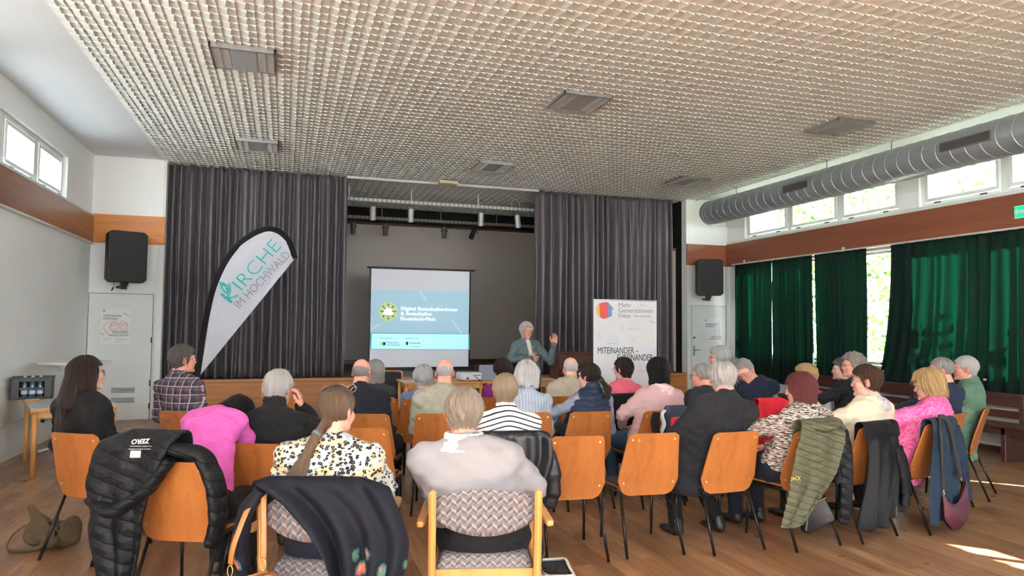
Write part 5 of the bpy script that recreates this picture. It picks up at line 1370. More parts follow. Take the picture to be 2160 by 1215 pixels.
sit('P24', 'person with curly grey hair and glasses in black, seen in profile at the window', (1800, 745), .10, **MID, male=True, w=1.05, top_mat=F_('black_shirt', (30, 30, 34)), face=True, look=(-48, 0, 0), hair=('curly', 'curlygrey'), glasses=True, skin='rosy', seed=24, elL=(-.28, .16, .82), wrL=(-.24, .42, .80))
sit('P25', 'person with short brown hair, patterned scarf and cream jumper', (1826, 771), .10, **NEAR, w=1.12, d=1.1, sh=.162, arm=1.15, top_mat=F_('cream_jumper', (226, 214, 192), col2=srgb(206, 192, 168)), tinf=.018, look=(-36, 4, 0), hair=('pixie', 'brown'), strands=1100, seed=25, scarf=MAT['scarf1'], glasses=True, face=True, hip=(-.04, -.05, .53), elL=(-.29, .03, .80))
sit('P26', 'person with a blonde bob in a bright pink floral blazer', (1952, 780), .10, **NEAR, w=1.05, d=1.1, sh=.16, arm=1.2, top_mat=MAT['pinkblazer'], tinf=.018, look=(-30, 12, 0), hair=('wavy', 'blonde'), strands=1100, seed=26, glasses=True, face=True, collar=.03, top_name='blazer', hip=(-.07, -.04, .53), elL=(-.29, .08, .80), wrL=(-.12, .28, .66), skirt=-.16)
sit('P27', 'person with cropped grey hair in a navy hooded jacket', (1985, 752), .08, **MID, male=True, w=1.12, d=1.1, sh=.17, arm=1.2, top_mat=F_('navy_shell', (38, 50, 72)), tinf=.02, hood=1, look=(-26, 2, 0), hair=('crop', 'grey'), skin='rosy', face=True, seed=27, top_name='jacket', neck=.06, elL=(-.28, .12, .80), wrL=(-.2, .36, .66))
sit('P28', 'person with thick white hair and glasses in a sage green jacket, far right', (2036, 750), .08, **MID, male=True, w=1.15, d=1.15, sh=.172, arm=1.3, top_mat=F_('green_jacket', (104, 138, 116), col2=srgb(84, 116, 96)), tinf=.024, collar=.04, look=(-16, 2, 0), hair=('short', 'white'), strands=500, glasses=True, face=True, skin='rosy', seed=28, top_name='jacket', hem=.36, neck=.06, elL=(-.28, .14, .80), elR=(.28, .06, .80), skirt=-.14)
# ------------------------------------------------------------------ clothes hung over chair backs
def drape(key, label, mat, prof, front_z=.66, hem=.3, gap=.035, lift=.02, amp=.02, nf=5, thick=.006, quilt=0.0, seed=0, name='jacket', cat='jacket', sleeves=(), sm=None, hemf=None, top=None):
    """prof: (v, x_left, x_right) along the cloth from its front edge over the chair back to the hem"""
    o, a = (AC[key][:2] if key in AC else CH[key][:2])
    ty, tz = (BT[1], BT[2]) if key in CH else (-.335, .84)
    t = thing(name, label, cat, (o[0], o[1], 0), -a)
    tz = tz+lift
    path = [(ty+gap+.02, front_z), (ty+gap+.015, (front_z+tz)/2), (ty+gap, tz-.02)]
    for k in range(5): q = PI*k/4; path.append((ty+gap*math.cos(q), tz+gap*.8*math.sin(q)))
    n = 10
    for k in range(1, n+1): path.append((ty-gap-.012*math.sin(k/n*PI), tz-(tz-hem)*k/n))
    P = np.array(path); s = np.concatenate([[0], np.cumsum(np.hypot(*np.diff(P, axis=0).T))]); s /= s[-1]
    pv = np.array(prof)
    def fn(u, v):
        y = np.interp(v, s, P[:, 0]); z = np.interp(v, s, P[:, 1]); xl = np.interp(v, pv[:, 0], pv[:, 1]); xr = np.interp(v, pv[:, 0], pv[:, 2])
        x = xl+(xr-xl)*u; vt = max(0, v-.3)/.7
        edge = max(0, abs(x)-.2)
        d = amp*(.3+1.0*vt)*math.sin(u*nf*2*PI+seed+1.2*math.sin(v*5+seed))+amp*.5*math.sin(u*nf*4.7+v*6+seed*2)
        if quilt: d += .013*abs(math.sin(PI*v/quilt+.3*math.sin(u*3)))**.6
        dy = -d if v > .35 else d*.3
        z -= edge*.35*(1-vt)+(0 if hemf is None else hemf(u))*vt
        if quilt or True: z += .012*math.sin(u*9+seed)*vt
        return (x+.01*math.sin(v*9+seed), y+dy, z)
    ob = obj(name+'_body' if False else 'shell', MB().grid(56, 60, fn), mat, t, smooth=True, mods=[('SOLIDIFY', dict(thickness=thick, offset=-1)), ('SUBSURF', dict(levels=1, render_levels=1))])
    for pts, rads in sleeves:
        N_ = 26; pts = np.array(pts, float); tt = np.linspace(0, 1, len(pts)); q = np.linspace(0, 1, N_)
        pp = np.stack([np.interp(q, tt, pts[:, k]) for k in range(3)], 1)
        for _ in range(2): pp[1:-1] = (pp[:-2]+pp[1:-1]*2+pp[2:])/4
        rr = np.interp(q, np.linspace(0, 1, len(rads)), rads)
        if quilt: rr = rr*(1+.13*np.abs(np.sin(q*PI*8)))
        else: rr = rr*(1+.07*np.sin(q*26+seed)+.05*np.sin(q*47))
        obj('sleeve', MB().tube([tuple(p) for p in pp], list(rr), 14, flat=.55), sm or mat, t, smooth=True, mods=[('SUBSURF', dict(levels=1, render_levels=1))])
    return t
MAT['puffer'] = pattern('black_puffer', seamz(srgb(24, 26, 30), .075), .5, .5); MAT['olive'] = pattern('olive_quilting', seamz(srgb(92, 92, 72), .052), .55, .5); MAT['rain'] = fabric('black_rainwear', srgb(15, 17, 21), rough=.55, sheen=0, bs=.12)
MAT['navycoat'] = fabric('navy_coat_cloth', srgb(34, 52, 70)); MAT['red'] = fabric('red_coat_cloth', srgb(228, 44, 62)); MAT['ltgrey'] = fabric('pale_grey_wool', srgb(206, 202, 200)); MAT['leather'] = plain('black_leather', srgb(24, 26, 32), .32, .1, 12, bs=.3, bscale=40)
MAT['darkcoat'] = fabric('black_coat', srgb(30, 30, 34)); MAT['whiteprint'] = plain('white_print', srgb(226, 228, 232), .6); MAT['goldprint'] = plain('yellow_print', srgb(190, 176, 60), .6); MAT['greyprint'] = plain('grey_print', srgb(120, 124, 120), .6)
w3 = ((0, -.2, .2), (.3, -.22, .22))
t = drape('P4', 'black puffer coat with white lettering heaped over the chair of the person in pink', MAT['puffer'], ((0, -.34, .06), (.3, -.36, .10), (.5, -.40, -.02), (.7, -.36, -.09), (1, -.30, -.12)), .70, .20, .055, .11, .014, 2.2, .02, .045, 1, 'puffer_coat', 'coat',
      sleeves=[([(-.30, -.40, .72), (-.32, -.42, .50), (-.26, -.43, .28), (-.22, -.42, .13)], [.07, .07, .062, .055]), ([(.02, -.37, .93), (.20, -.36, .90), (.28, -.36, .74), (.30, -.36, .55), (.27, -.38, .42)], [.06, .07, .075, .07, .06]),
               ([(-.40, -.40, .66), (-.22, -.47, .60), (-.05, -.44, .72), (.06, -.42, .88)], [.045, .06, .055, .045])])
M_ = frame3((-.13, -.405, .935), (-1, 0, 0), (0, .35, -1))
def on_surface(px, py, root, name='shell'):
    bpy.context.view_layer.update(); dg = bpy.context.evaluated_depsgraph_get(); best = None
    for ob in [root]+list(root.children):
        if ob.type != 'MESH': continue
        e = ob.evaluated_get(dg); mi = e.matrix_world.inverted(); d = ray(px, py); o_ = mi @ Vector(CAM); dv = (mi.to_3x3() @ Vector(d)).normalized()
        hit, loc, nor, _ = e.ray_cast(o_, dv)
        if hit:
            w = e.matrix_world @ loc; dist = (w-Vector(CAM)).length
            if best is None or dist < best[0]: best = (dist, w, (e.matrix_world.to_3x3() @ nor).normalized())
    return best
def stick_text(s_, px, py, px2, root, mat, size, flip=False, bold=.0006):
    h1 = on_surface((px+px2)/2, py, root)
    if h1 is None: print('no surface for', s_); return
    n_ = h1[2]
    if n_.dot(Vector(fw)) > 0: n_ = -n_
    L_ = abs(px2-px)*h1[0]/F_PX; ex = Vector(rt)*(-1 if flip else 1); ex = (ex-n_*ex.dot(n_)).normalized(); ey = n_.cross(ex)
    o_ = h1[1]+n_*.012-ex*L_/2; M_ = Matrix(((ex.x, ey.x, n_.x, o_.x), (ex.y, ey.y, n_.y, o_.y), (ex.z, ey.z, n_.z, o_.z), (0, 0, 0, 1)))
    bpy.context.view_layer.update(); text('lettering', s_, size, mat, root, root.matrix_world.inverted() @ M_, width=L_, bold=bold)
stick_text('ZERO', 282, 928, 318, t, MAT['whiteprint'], .035, True, .001); stick_text('PLANET FRIENDLY', 277, 936, 317, t, MAT['whiteprint'], .016, True); stick_text('BEING RESPONSIBLE', 275, 942, 316, t, MAT['whiteprint'], .016, True)
h1 = on_surface(287, 958, t)
if h1:
    n_ = h1[2] if h1[2].dot(Vector(fw)) < 0 else -h1[2]; ex = (Vector(rt)-n_*Vector(rt).dot(n_)).normalized(); ey = n_.cross(ex); o_ = h1[1]+n_*.008
    lb = obj('care_label', MB().box((-.026, -.018, 0), (.026, .018, .002), bev=.001), MAT['whiteprint'], t); lb.matrix_local = t.matrix_world.inverted() @ Matrix(((ex.x, ey.x, n_.x, o_.x), (ex.y, ey.y, n_.y, o_.y), (ex.z, ey.z, n_.z, o_.z), (0, 0, 0, 1)))
drape('P1', 'navy floral-printed jacket draped over the armchair of the leopard-print woman', MAT['floral'], ((0, -.22, .26), (.28, -.30, .32), (.40, -.24, .35), (.5, -.13, .38), (.65, -.02, .41), (.8, .06, .41), (1, .12, .39)), .66, .40, .045, .035, .030, 3.4, .006, 0, 2, 'floral_jacket', 'jacket',
      sleeves=[([(-.24, -.34, .86), (-.31, -.36, .76), (-.33, -.34, .58), (-.30, -.30, .42)], [.05, .065, .06, .05]), ([(.30, -.34, .60), (.33, -.37, .45), (.34, -.36, .30), (.33, -.34, .20)], [.06, .06, .055, .05])], sm=MAT['floral'])
drape('P11', 'black leather jacket on the chair of the person in the striped jumper', MAT['leather'], ((0, -.18, .20), (.3, -.2, .24), (.6, -.20, .25), (1, -.18, .23)), .68, .42, .04, .015, .018, 4, .008, 0, 3, 'leather_jacket', 'jacket', sleeves=[([(.20, -.36, .82), (.26, -.38, .66), (.27, -.38, .50), (.24, -.37, .40)], [.05, .058, .052, .045])])
drape('P16', 'black coat hung on the chair of the person in the coral pink top', MAT['darkcoat'], ((0, -.18, .2), (.3, -.19, .2), (.6, -.25, .22), (1, -.27, .24)), .68, .16, .035, .01, .014, 5, .006, 0, 4, 'coat', 'coat')
drape('P21', 'bright red coat over the chair behind the leaning person', MAT['red'], ((0, -.10, .30), (.3, -.12, .34), (.6, -.15, .36), (1, -.20, .36)), .62, .20, .045, .02, .02, 4, .006, 0, 5, 'red_coat', 'coat')
drape('P23', 'pale grey cardigan over the chair behind the red-haired person', MAT['ltgrey'], ((0, -.16, .22), (.3, -.17, .23), (.6, -.17, .25), (1, -.16, .26)), .7, .55, .035, .02, .012, 3, .006, 0, 6, 'grey_cardigan', 'cardigan')
t = drape('P22', 'olive green quilted jacket hanging askew from the chair of the red-haired person', MAT['olive'], ((0, -.16, .20), (.28, -.17, .22), (.45, -.26, .20), (.65, -.33, .10), (.85, -.38, -.08), (1, -.42, -.20)), .70, .20, .05, .035, .014, 2, .016, .052, 7, 'quilted_jacket', 'jacket',
      sleeves=[([(-.10, -.36, .90), (.0, -.42, .88), (.12, -.40, .90), (.20, -.38, .86)], [.055, .06, .055, .05])])
stick_text('JACK', 1668, 1012, 1688, t, MAT['goldprint'], .035)
t2 = drape('P22', 'black puffer jacket hanging down the right side of the chair under the olive jacket', MAT['puffer'], ((0, .10, .20), (.3, .12, .22), (1, .13, .22)), .72, .45, .028, .004, .008, 1, .014, .08, 8, 'puffer_jacket', 'jacket',
      sleeves=[([(.21, -.39, .86), (.235, -.40, .70), (.24, -.40, .50), (.235, -.39, .28), (.225, -.38, .16)], [.045, .055, .055, .052, .045]), ([(-.16, -.37, .52), (-.15, -.37, .42), (-.14, -.36, .34)], [.04, .045, .04])])
drape('P25', 'long black rain jacket covering the chair of the person in the cream jumper', MAT['rain'], ((0, -.19, .2), (.3, -.21, .21), (.6, -.25, .25), (1, -.27, .27)), .68, .08, .04, .012, .024, 3.4, .006, 0, 9, 'rain_jacket', 'jacket', hemf=lambda u: -.10*u-.03*math.sin(u*9),
      sleeves=[([(.17, -.40, .70), (.22, -.42, .52), (.24, -.42, .36), (.24, -.41, .24)], [.05, .058, .052, .046])])
drape('P26', 'long navy coat on the chair of the person in the pink floral blazer', MAT['navycoat'], ((0, -.18, .2), (.3, -.21, .21), (.6, -.24, .22), (1, -.26, .20)), .68, .10, .04, .012, .02, 4, .006, 0, 10, 'navy_coat', 'coat',
      sleeves=[([(.20, -.38, .82), (.25, -.40, .62), (.29, -.40, .40), (.33, -.40, .20)], [.045, .058, .058, .062])])
# ------------------------------------------------------------------ bags
def blob(dims, M_=None, n=3.0, wr=.01, seed=0, open_=False):
    a, b, c = dims; m = MB()
    def sg(x, p): return math.copysign(abs(x)**p, x)
    e = 2/n
    def fn(u, v):
        th = -PI+2*PI*u; ph = -PI/2+PI*v*(.86 if open_ else 1.0)
        x = a*sg(math.cos(ph), e)*sg(math.cos(th), e); y = b*sg(math.cos(ph), e)*sg(math.sin(th), e); z = c*sg(math.sin(ph), e)
        w = wr*(math.sin(u*19+v*5+seed)+math.sin(v*17-u*9+seed*2))*.6
        return (x*(1+w/a), y*(1+w/a), z+w*.4)
    m.grid(40, 24, fn, M_); return m
MAT['tan'] = plain('tan_leather', srgb(172, 110, 62), .42, .08, 6, bs=.1, bscale=60); MAT['maroon'] = plain('maroon_leather', srgb(84, 42, 58), .38, .1, 8, bs=.15, bscale=30); MAT['brass'] = plain('brass', srgb(206, 190, 150), .25, metal=1.0)
o, a = AC['P1'][:2]
t = thing('handbag', 'tan leather handbag hanging by two straps from the left armchair post', 'bag', (o[0], o[1], 0), -a)
m = blob((.135, .06, .12), Matrix.Translation((-.235, -.42, .385)) @ Matrix.Rotation(rad(-14), 4, 'Y'), 4.0, .008, 1, True)
obj('body', m, MAT['tan'], t, smooth=True, mods=[('SOLIDIFY', dict(thickness=.004))])
for pts in ([(-.262, -.30, .85), (-.275, -.40, .80), (-.31, -.465, .66), (-.335, -.44, .56)], [(-.232, -.31, .85), (-.222, -.37, .82), (-.205, -.41, .68), (-.20, -.42, .58)]):
    obj('strap', MB().tube(crv(pts), .013, 8, flat=.25), MAT['tan'], t, smooth=True)
    e = Vector(pts[-1]); ring = [(e.x+.011*math.cos(q), e.y, e.z-.028+.024*math.sin(q)) for q in np.linspace(0, 2*PI, 17)[:-1]]; obj('clasp', MB().tube(ring, .0028, 6, closed=True), MAT['brass'], t, smooth=True)
o, a = AC['P2'][:2]
t = thing('tote_bag', 'white fabric tote with a dark lining on the floor beside the grey-sweater woman', 'bag', (o[0], o[1], 0), -a)
obj('body', blob((.10, .17, .20), Matrix.Translation((.36, -.10, .21)), 5.0, .012, 3, True), FB('white_canvas', (214, 212, 206)), t, smooth=True, mods=[('SOLIDIFY', dict(thickness=.004))])
obj('lining', blob((.092, .16, .10), Matrix.Translation((.36, -.10, .29)), 5.0, .006, 4), MAT['darkcoat'], t, smooth=True)
obj('handle', MB().tube(crv([(.30, -.2, .38), (.27, -.21, .44), (.30, -.1, .47), (.29, 0, .44), (.30, .0, .38)]), .010, 8, flat=.4), FB('black_white_cord', (90, 88, 86)), t, smooth=True)
o, a = CH['P22'][:2]
t = thing('shoulder_bag', 'black leather shoulder bag hanging under the olive quilted jacket', 'bag', (o[0], o[1], 0), -a)
m = MB(); ol = [(-.14, 0), (.13, .04), (.145, .02), (.04, .30), (-.02, .30)]
m.prism([(-.15, .02), (-.12, -.01), (.14, .045), (.155, .075), (.055, .235), (-.10, .20)], -.03, .03, frame3((.02, -.33, .13), (1, 0, .05), (0, 0, 1)))
obj('body', m, MAT['leather'], t, mods=[('BEVEL', dict(width=.014, segments=3))])
obj('zip', MB().tube([(-.07, -.364, .325), (.06, -.364, .362)], .004, 6), MAT['brass'], t); obj('strap', MB().tube(crv([(-.06, -.33, .33), (.0, -.355, .60), (.02, -.33, .86), (.05, -.355, .60), (.06, -.33, .36)]), .005, 6), MAT['leather'], t, smooth=True)
o, a = CH['P26'][:2]
t = thing('shoulder_bag', 'maroon leather bag with a broad woven strap hanging over the navy coat', 'bag', (o[0], o[1], 0), -a)
m = MB(); nu, nv = 24, 14
def bg(side):
    def fn(u, v):
        x = -.20+.42*u; zt = .35-.15*math.sin(u*PI)**.8+(.08*u); zb = .03+.10*abs(2*u-1.05)**2.2; z = zb+(zt-zb)*v
        return (x*(1-.15*(1-v)), -.44+side*(.065*math.sin(u*PI)**.5*math.sin(v*PI*.9+.15)+.004), z)
    return fn
m.grid(nu, nv, bg(-1)); m.grid(nu, nv, lambda u, v: bg(1)(1-u, v)); obj('body', m, MAT['maroon'], t, smooth=True)
MAT['strapw'] = FB('woven_strap', (58, 54, 56))
sb = obj('strap', MB().tube(crv([(-.17, -.44, .36), (-.17, -.435, .60), (-.14, -.415, .84), (-.06, -.375, .905), (.0, -.415, .86), (.06, -.44, .62), (.12, -.44, .42)]), .021, 8, flat=.12), MAT['strapw'], t, smooth=True)
for e in ((-.17, -.44, .36), (.13, -.44, .43)):
    ring = [(e[0]+.010*math.cos(q), e[1], e[2]-.018+.022*math.sin(q)) for q in np.linspace(0, 2*PI, 17)[:-1]]; obj('clasp', MB().tube(ring, .0028, 6, closed=True), MAT['brass'], t, smooth=True)
o, a = CH['P17'][:2]
t = thing('backpack', 'dark grey backpack with a red pocket and round badge on the pink knit chair', 'backpack', (o[0], o[1], 0), -a)
MAT['bpgrey'] = FB('backpack_grey', (66, 70, 88)); MAT['bpred'] = FB('backpack_red', (222, 60, 74))
obj('body', MB().box((-.02, -.44, .64), (.20, -.36, .90), bev=.02), MAT['bpgrey'], t, smooth=False); pk = obj('pocket', MB().box((.0, -.475, .62), (.185, -.44, .805), bev=.014), MAT['bpred'], t)
m = MB(); m.lathe([(.0, .002), (.03, .002), (.03, 0)], 24, Matrix.Translation((.10, -.478, .765)) @ Matrix.Rotation(PI/2, 4, 'X')); bd = obj('badge', m, plain('navy_badge', srgb(36, 44, 66), .5), t)
m = MB(); m.tube([(.10+.019*math.cos(q), -.481, .765+.019*math.sin(q)) for q in np.linspace(0, 2*PI, 25)[:-1]], .0025, 6, closed=True); m.tube([(.10+.007*math.cos(q), -.481, .765+.007*math.sin(q)) for q in np.linspace(0, 2*PI, 13)[:-1]], .0025, 6, closed=True); obj('ring', m, MAT['whiteprint'], bd)
obj('strap', MB().tube(crv([(-.02, -.40, .86), (-.07, -.42, .82), (-.06, -.44, .74), (-.09, -.42, .66)]), .022, 8, flat=.3), MAT['whiteprint'], t, smooth=True)
obj('side_panel', MB().tube(crv([(-.10, -.39, .84), (-.13, -.40, .76), (-.10, -.40, .64)]), .045, 8, flat=.3), MAT['darkcoat'], t, smooth=True)
# brown backpack on the floor, far left
p = at_axis(98, 1160, 2, 0)
t = thing('backpack', 'olive brown rucksack slumped on the floor at far left', 'backpack', (p[0], p[1]+.08, 0), rad(-18))
MAT['khk'] = FB('olive_brown_canvas', (92, 78, 56))
F = Field((-.26, -.2, .001), (.26, .2, .34), .007)
F.un(ell((.05, 0, .085), (.16, .12, .085)), .03); F.un(ell((-.08, 0, .10), (.09, .10, .10)), .03); F.un(ecap((-.06, .0, .14), (-.155, .01, .275), (.06, .045), (.025, .02)), .02); F.un(ell((.14, .0, .12), (.06, .09, .09)), .015)
F.un(ecap((.02, -.02, .15), (.05, -.02, .20), .03, .014), .012); F.un(ecap((-.10, -.08, .14), (.10, -.09, .15), .022, .018), .008); F.un(ecap((.10, -.10, .06), (.16, .02, .17), .026, .02), .008); F.un(ell((.06, -.11, .07), (.07, .03, .05)), .008)
F.inter(lambda X, Y, Z: .004-Z, .004)
v, f = F.mesh(); n = normals(v, f); v = v+n*(wob(v, 26, 3)*.008+wob(v, 60, 5)*.003)[:, None]; v[:, 2] = np.maximum(v[:, 2], .002); npobj('body', v, f, MAT['khk'], t)
obj('strap', MB().tube(crv([(-.15, -.05, .16), (-.21, -.09, .10), (-.22, -.12, .02), (-.12, -.15, .012), (.0, -.14, .03), (.06, -.12, .07)]), .016, 8, flat=.3), MAT['khk'], t, smooth=True)
obj('strap', MB().tube(crv([(.02, -.06, .19), (.10, -.10, .14), (.11, -.12, .05)]), .012, 8, flat=.3), MAT['darkcoat'], t, smooth=True)
# ------------------------------------------------------------------ hidden neighbours seen as bits of hair
place_chair('P24b', 1806, 832, 'wooden stacking chair hidden behind the curly grey-haired person in black', -20)
place_chair('P14b', 1228, 812, 'wooden stacking chair hidden behind the ponytailed person in the navy vest', -2)
place_chair('P20b', 1566, 818, 'wooden stacking chair hidden behind the leaning person in navy', -8)
sit('P24b', 'person with dark grey curls hidden behind the curly grey-haired person in black', (1777, 757), .10, **MID, w=1.0, top_mat=F_('dark_blouse', (40, 38, 48)), look=(-40, 0, 0), hair=('curly', 'darkgrey'), seed=41)
sit('P14b', 'person with dark hair hidden behind the ponytailed person in the navy vest', (1225, 774), .10, **MID, w=.9, top_mat=F_('black_top', (30, 30, 34)), look=(0, 0, 0), hair=('full', 'darkbrown'), seed=42)
sit('P20b', 'person with grey hair hidden behind the leaning person in the navy sweater', (1547, 756), .10, **MID, w=.95, top_mat=F_('slate_top', (70, 76, 90)), look=(-20, 0, 0), hair=('full', 'grey'), seed=43)
place_chair('e6', 1447, 826, 'wooden stacking chair of the front row right of the pink knit person', -8)
q = PP['P15']['_']
F = Field(np.minimum(q['hip'], q['nb'])-A(.3, .3, .1), np.maximum(q['hip'], q['nb'])+A(.3, .3, .14), .012)
for a_, b_, ra_, rb_ in ((0, .22, (.188, .150), (.184, .150)), (.22, .45, (.184, .150), (.182, .146)), (.45, .68, (.182, .146), (.184, .136)), (.68, .86, (.184, .136), (.165, .112)), (.86, 1.0, (.165, .112), (.085, .080))): F.un(ecap(q['bz'](a_), q['bz'](b_), ra_, rb_, q['Ls']), .03)
F.un(ecap(q['nb']-A(0, -.01, .02), q['nb']+A(0, .012, .05), .080, .074), .02)
F.inter(lambda X, Y, Z: .50-Z, .01)
v, f = F.mesh(); n = normals(v, f); v = v+n*(.012*np.abs(np.sin(PI*(v[:, 2]+.008*wob(v, 9, 1))/.055))**.6+.002*wob(v, 50, 2))[:, None]
npobj('puffer_vest', v, f, fabric('navy_puffer', srgb(38, 50, 74), rough=.5), q['root'])
# ------------------------------------------------------------------ speaker in front of the stage
pos = at_depth(1117, 690, 10.6)
_sp = dict(**dict(h=.006, h2=.009, hh=.0045), stand=True, w=1.0, d=1.0, sh=.165, arm=1.1, look=(8, 4, 0), face=True, hair=('full', 'white'), strands=900, glasses=True, skin='rosy', seed=31, male=False,
  top=at_depth(1111, 680, 10.6), top_mat=FB('grey_green_loden', (106, 118, 120), col2=srgb(88, 100, 102)), tinf=.022, skirt=-.12, open=True, top_name='jacket', under_mat=FB('white_blouse', (236, 230, 226)), leg_mat=MAT['trousers'], bulge=(0, -.01, 0),
  elL=(-.33, .06, 1.06), wrL=(-.29, .24, 1.31), hdL=(-.08, .10, 1), hnL=(.75, .6, 0), elR=(.29, -.02, 1.10), wrR=(.10, .21, 1.10), hdR=(-1, .15, .05), hnR=(0, -1, 0), curl=(.25, .6), hand=1.08, wrinkle=.7)
person('speaker_person', 'person with short grey hair in a grey-green jacket, standing and gesturing by the stage', pos[:2], rad(168), _sp)
q = _sp['_']
for k in range(5):
    c = q['bz'](.80-.19*k)+q['fwd']*(.128+.012*math.sin(k))+A(-.052, 0, 0)
    m = MB(); m.lathe([(.0, .004), (.009, .002), (.010, -.004)], 12, Matrix.Translation(tuple(c)) @ Matrix.Rotation(-PI/2, 4, 'X')); obj('button', m, MAT['alu'], q['root'])
# ------------------------------------------------------------------ feather flag
FY = 9.6
def fpt(x, y): w = at_axis(x, y, 1, FY); return np.array([w[0], w[2]])
out = [(411, 800), (421, 730), (433, 660), (447, 604), (470, 553), (500, 514), (530, 491), (560, 480), (590, 485), (613, 508), (626, 545)]
edge = [fpt(*p) for p in out]; bx, bz_ = fpt(409, 812)
t = thing('feather_flag', 'white teardrop feather flag with turquoise lettering and black hem on the stage left', 'flag', (bx, FY, 0))
def rel(p): return (p[0]-bx, p[1])
E_ = [rel(p) for p in edge]
# spline resample of the outer edge
E2 = []; 
for i in range(len(E_)-1):
    p0 = E_[max(i-1, 0)]; p1 = E_[i]; p2 = E_[i+1]; p3 = E_[min(i+2, len(E_)-1)]
    for k in range(5):
        s_ = k/5; E2.append(tuple(.5*((2*p1[j])+(-p0[j]+p2[j])*s_+(2*p0[j]-5*p1[j]+4*p2[j]-p3[j])*s_*s_+(-p0[j]+3*p1[j]-3*p2[j]+p3[j])*s_**3) for j in (0, 1)))
E2.append(E_[-1])
MAT['flagw'] = curtain_mat('flag_cloth', srgb(226, 230, 240), srgb(220, 224, 236), (.3, srgb(220, 224, 236)))
tipb = rel(fpt(413, 803))
n_ = len(E2)
inner = []
lowr = [(tipb[0]+(E2[-1][0]-.02-tipb[0])*(i/(n_-1)), tipb[1]+(E2[-1][1]-tipb[1])*(i/(n_-1))) for i in range(n_)]
def flagfn(u, v):
    i = v*(n_-1); k = min(int(i), n_-2); fr = i-k
    a = [E2[k][j]*(1-fr)+E2[k+1][j]*fr for j in (0, 1)]; b = [lowr[k][j]*(1-fr)+lowr[k+1][j]*fr for j in (0, 1)]
    return (a[0]+(b[0]-a[0])*u, .02*math.sin(v*9+u*2)*u+.008*math.sin(u*26+v*30)*(1 if v > .5 else .3), a[1]+(b[1]-a[1])*u)
obj('cloth', MB().grid(20, 80, flagfn), MAT['flagw'], t, smooth=True)
def hemf_(u, v):
    i = v*(n_-1); k = min(int(i), n_-2); tx = E2[k+1][0]-E2[k][0]; tz_ = E2[k+1][1]-E2[k][1]; l = math.hypot(tx, tz_)+1e-6; nx_, nz_ = tz_/l, -tx/l; fr = i-k
    a = [E2[k][j]*(1-fr)+E2[k+1][j]*fr for j in (0, 1)]; q_ = 2*PI*u; r_ = .036; return (a[0]+nx_*(.022+r_*math.cos(q_)), .012*math.sin(q_), a[1]+nz_*(.022+r_*math.cos(q_)))
obj('hem', MB().grid(10, 80, hemf_), FB('black_hem', (24, 26, 30)), t, smooth=True)
obj('pole', MB().tube([(E2[0][0], 0, E2[0][1]+.05), (E2[0][0]-.02, 0, .35), (0, 0, .03)], .012, 8), MAT['blackmetal'], t, smooth=True)
m = MB()
for ang in (0, 90): m.box((-.35, -.02, .0), (.35, .02, .02), Matrix.Rotation(rad(ang+45), 4, 'Z'))
obj('foot', m, MAT['blackmetal'], t)
MAT['teal'] = plain('turquoise_print', srgb(38, 170, 166), .6); MAT['grpr'] = plain('flag_grey_print', srgb(140, 140, 156), .6)
def onflag(x, y, x2, y2):
    a = rel(fpt(x, y)); b = rel(fpt(x2, y2)); d = Vector((b[0]-a[0], 0, b[1]-a[1])); L = d.length; nrm = Vector((-d.z, 0, d.x)); return frame3((a[0], -.05, a[1]), tuple(d), tuple(nrm)), L
M_, L = onflag(509, 617, 592, 525); text('lettering', 'IRCHE', .25, MAT['teal'], t, M_, width=L, bold=-.0035)
M_, L = onflag(505, 653, 612, 541); text('lettering', 'IM HOCHWALD', .15, MAT['grpr'], t, M_, width=L, bold=-.0008)
def fl(pts, w, name, mat, par, y=-.05, fill=False):
    P_ = [rel(fpt(*p)) for p in pts]
    if fill: m = MB(); m.add([(p[0], y, p[1]) for p in P_], [tuple(range(len(P_)))]); return obj(name, m, mat, par)
    if len(P_) > 2: P_ = [(p.x, p.y) for p in crv([(p[0], p[1], 0) for p in P_])]
    s_ = stroke(P_, w); m = MB(); m.add([(v[0], y, v[1]) for v in s_.v], s_.f); return obj(name, m, mat, par)
k_ = fl([(490, 638), (467, 620)], .030, 'lettering', MAT['teal'], t); fl([(479, 628), (490, 628), (503, 623)], .022, 'lettering', MAT['teal'], t, -.0505); fl([(480, 629), (486, 616), (486, 605), (483, 598)], .018, 'lettering', MAT['teal'], t, -.0505)
lf_ = fl([(463, 594), (474, 597), (482, 603), (485, 612), (481, 622), (472, 616), (466, 606)], 0, 'leaf_mark', MAT['teal'], t, -.0508, True)
fl([(470, 603), (479, 616)], .010, 'cross_mark', MAT['flagw'], lf_, -.053); fl([(472, 611), (478, 605)], .010, 'cross_mark', MAT['flagw'], lf_, -.0535)
# ------------------------------------------------------------------ roll-up banner
RY = 9.0
xa, xb = at_axis(1252, 632, 1, RY)[0], at_axis(1385, 634, 1, RY)[0]; zt_ = at_axis(1318, 632, 1, RY)[2]
t = thing('rollup_banner', 'white roll-up banner with a coloured house logo beside the right curtain', 'banner', ((xa+xb)/2, RY, 0))
hw_ = (xb-xa)/2
MAT['bannerw'] = plain('banner_print', srgb(232, 232, 236), .5, .01)
obj('sheet', MB().box((-hw_, -.001, .08), (hw_, .001, zt_-.01)), MAT['bannerw'], t); obj('top_bar', MB().box((-hw_-.004, -.008, zt_-.018), (hw_+.004, .008, zt_), bev=.003), MAT['alu'], t); obj('cassette', MB().box((-hw_-.02, -.05, 0), (hw_+.02, .06, .085), bev=.015), MAT['alu'], t)
obj('rear_pole', MB().tube([(0, .03, .05), (0, .012, zt_-.01)], .008, 8), MAT['alu'], t)
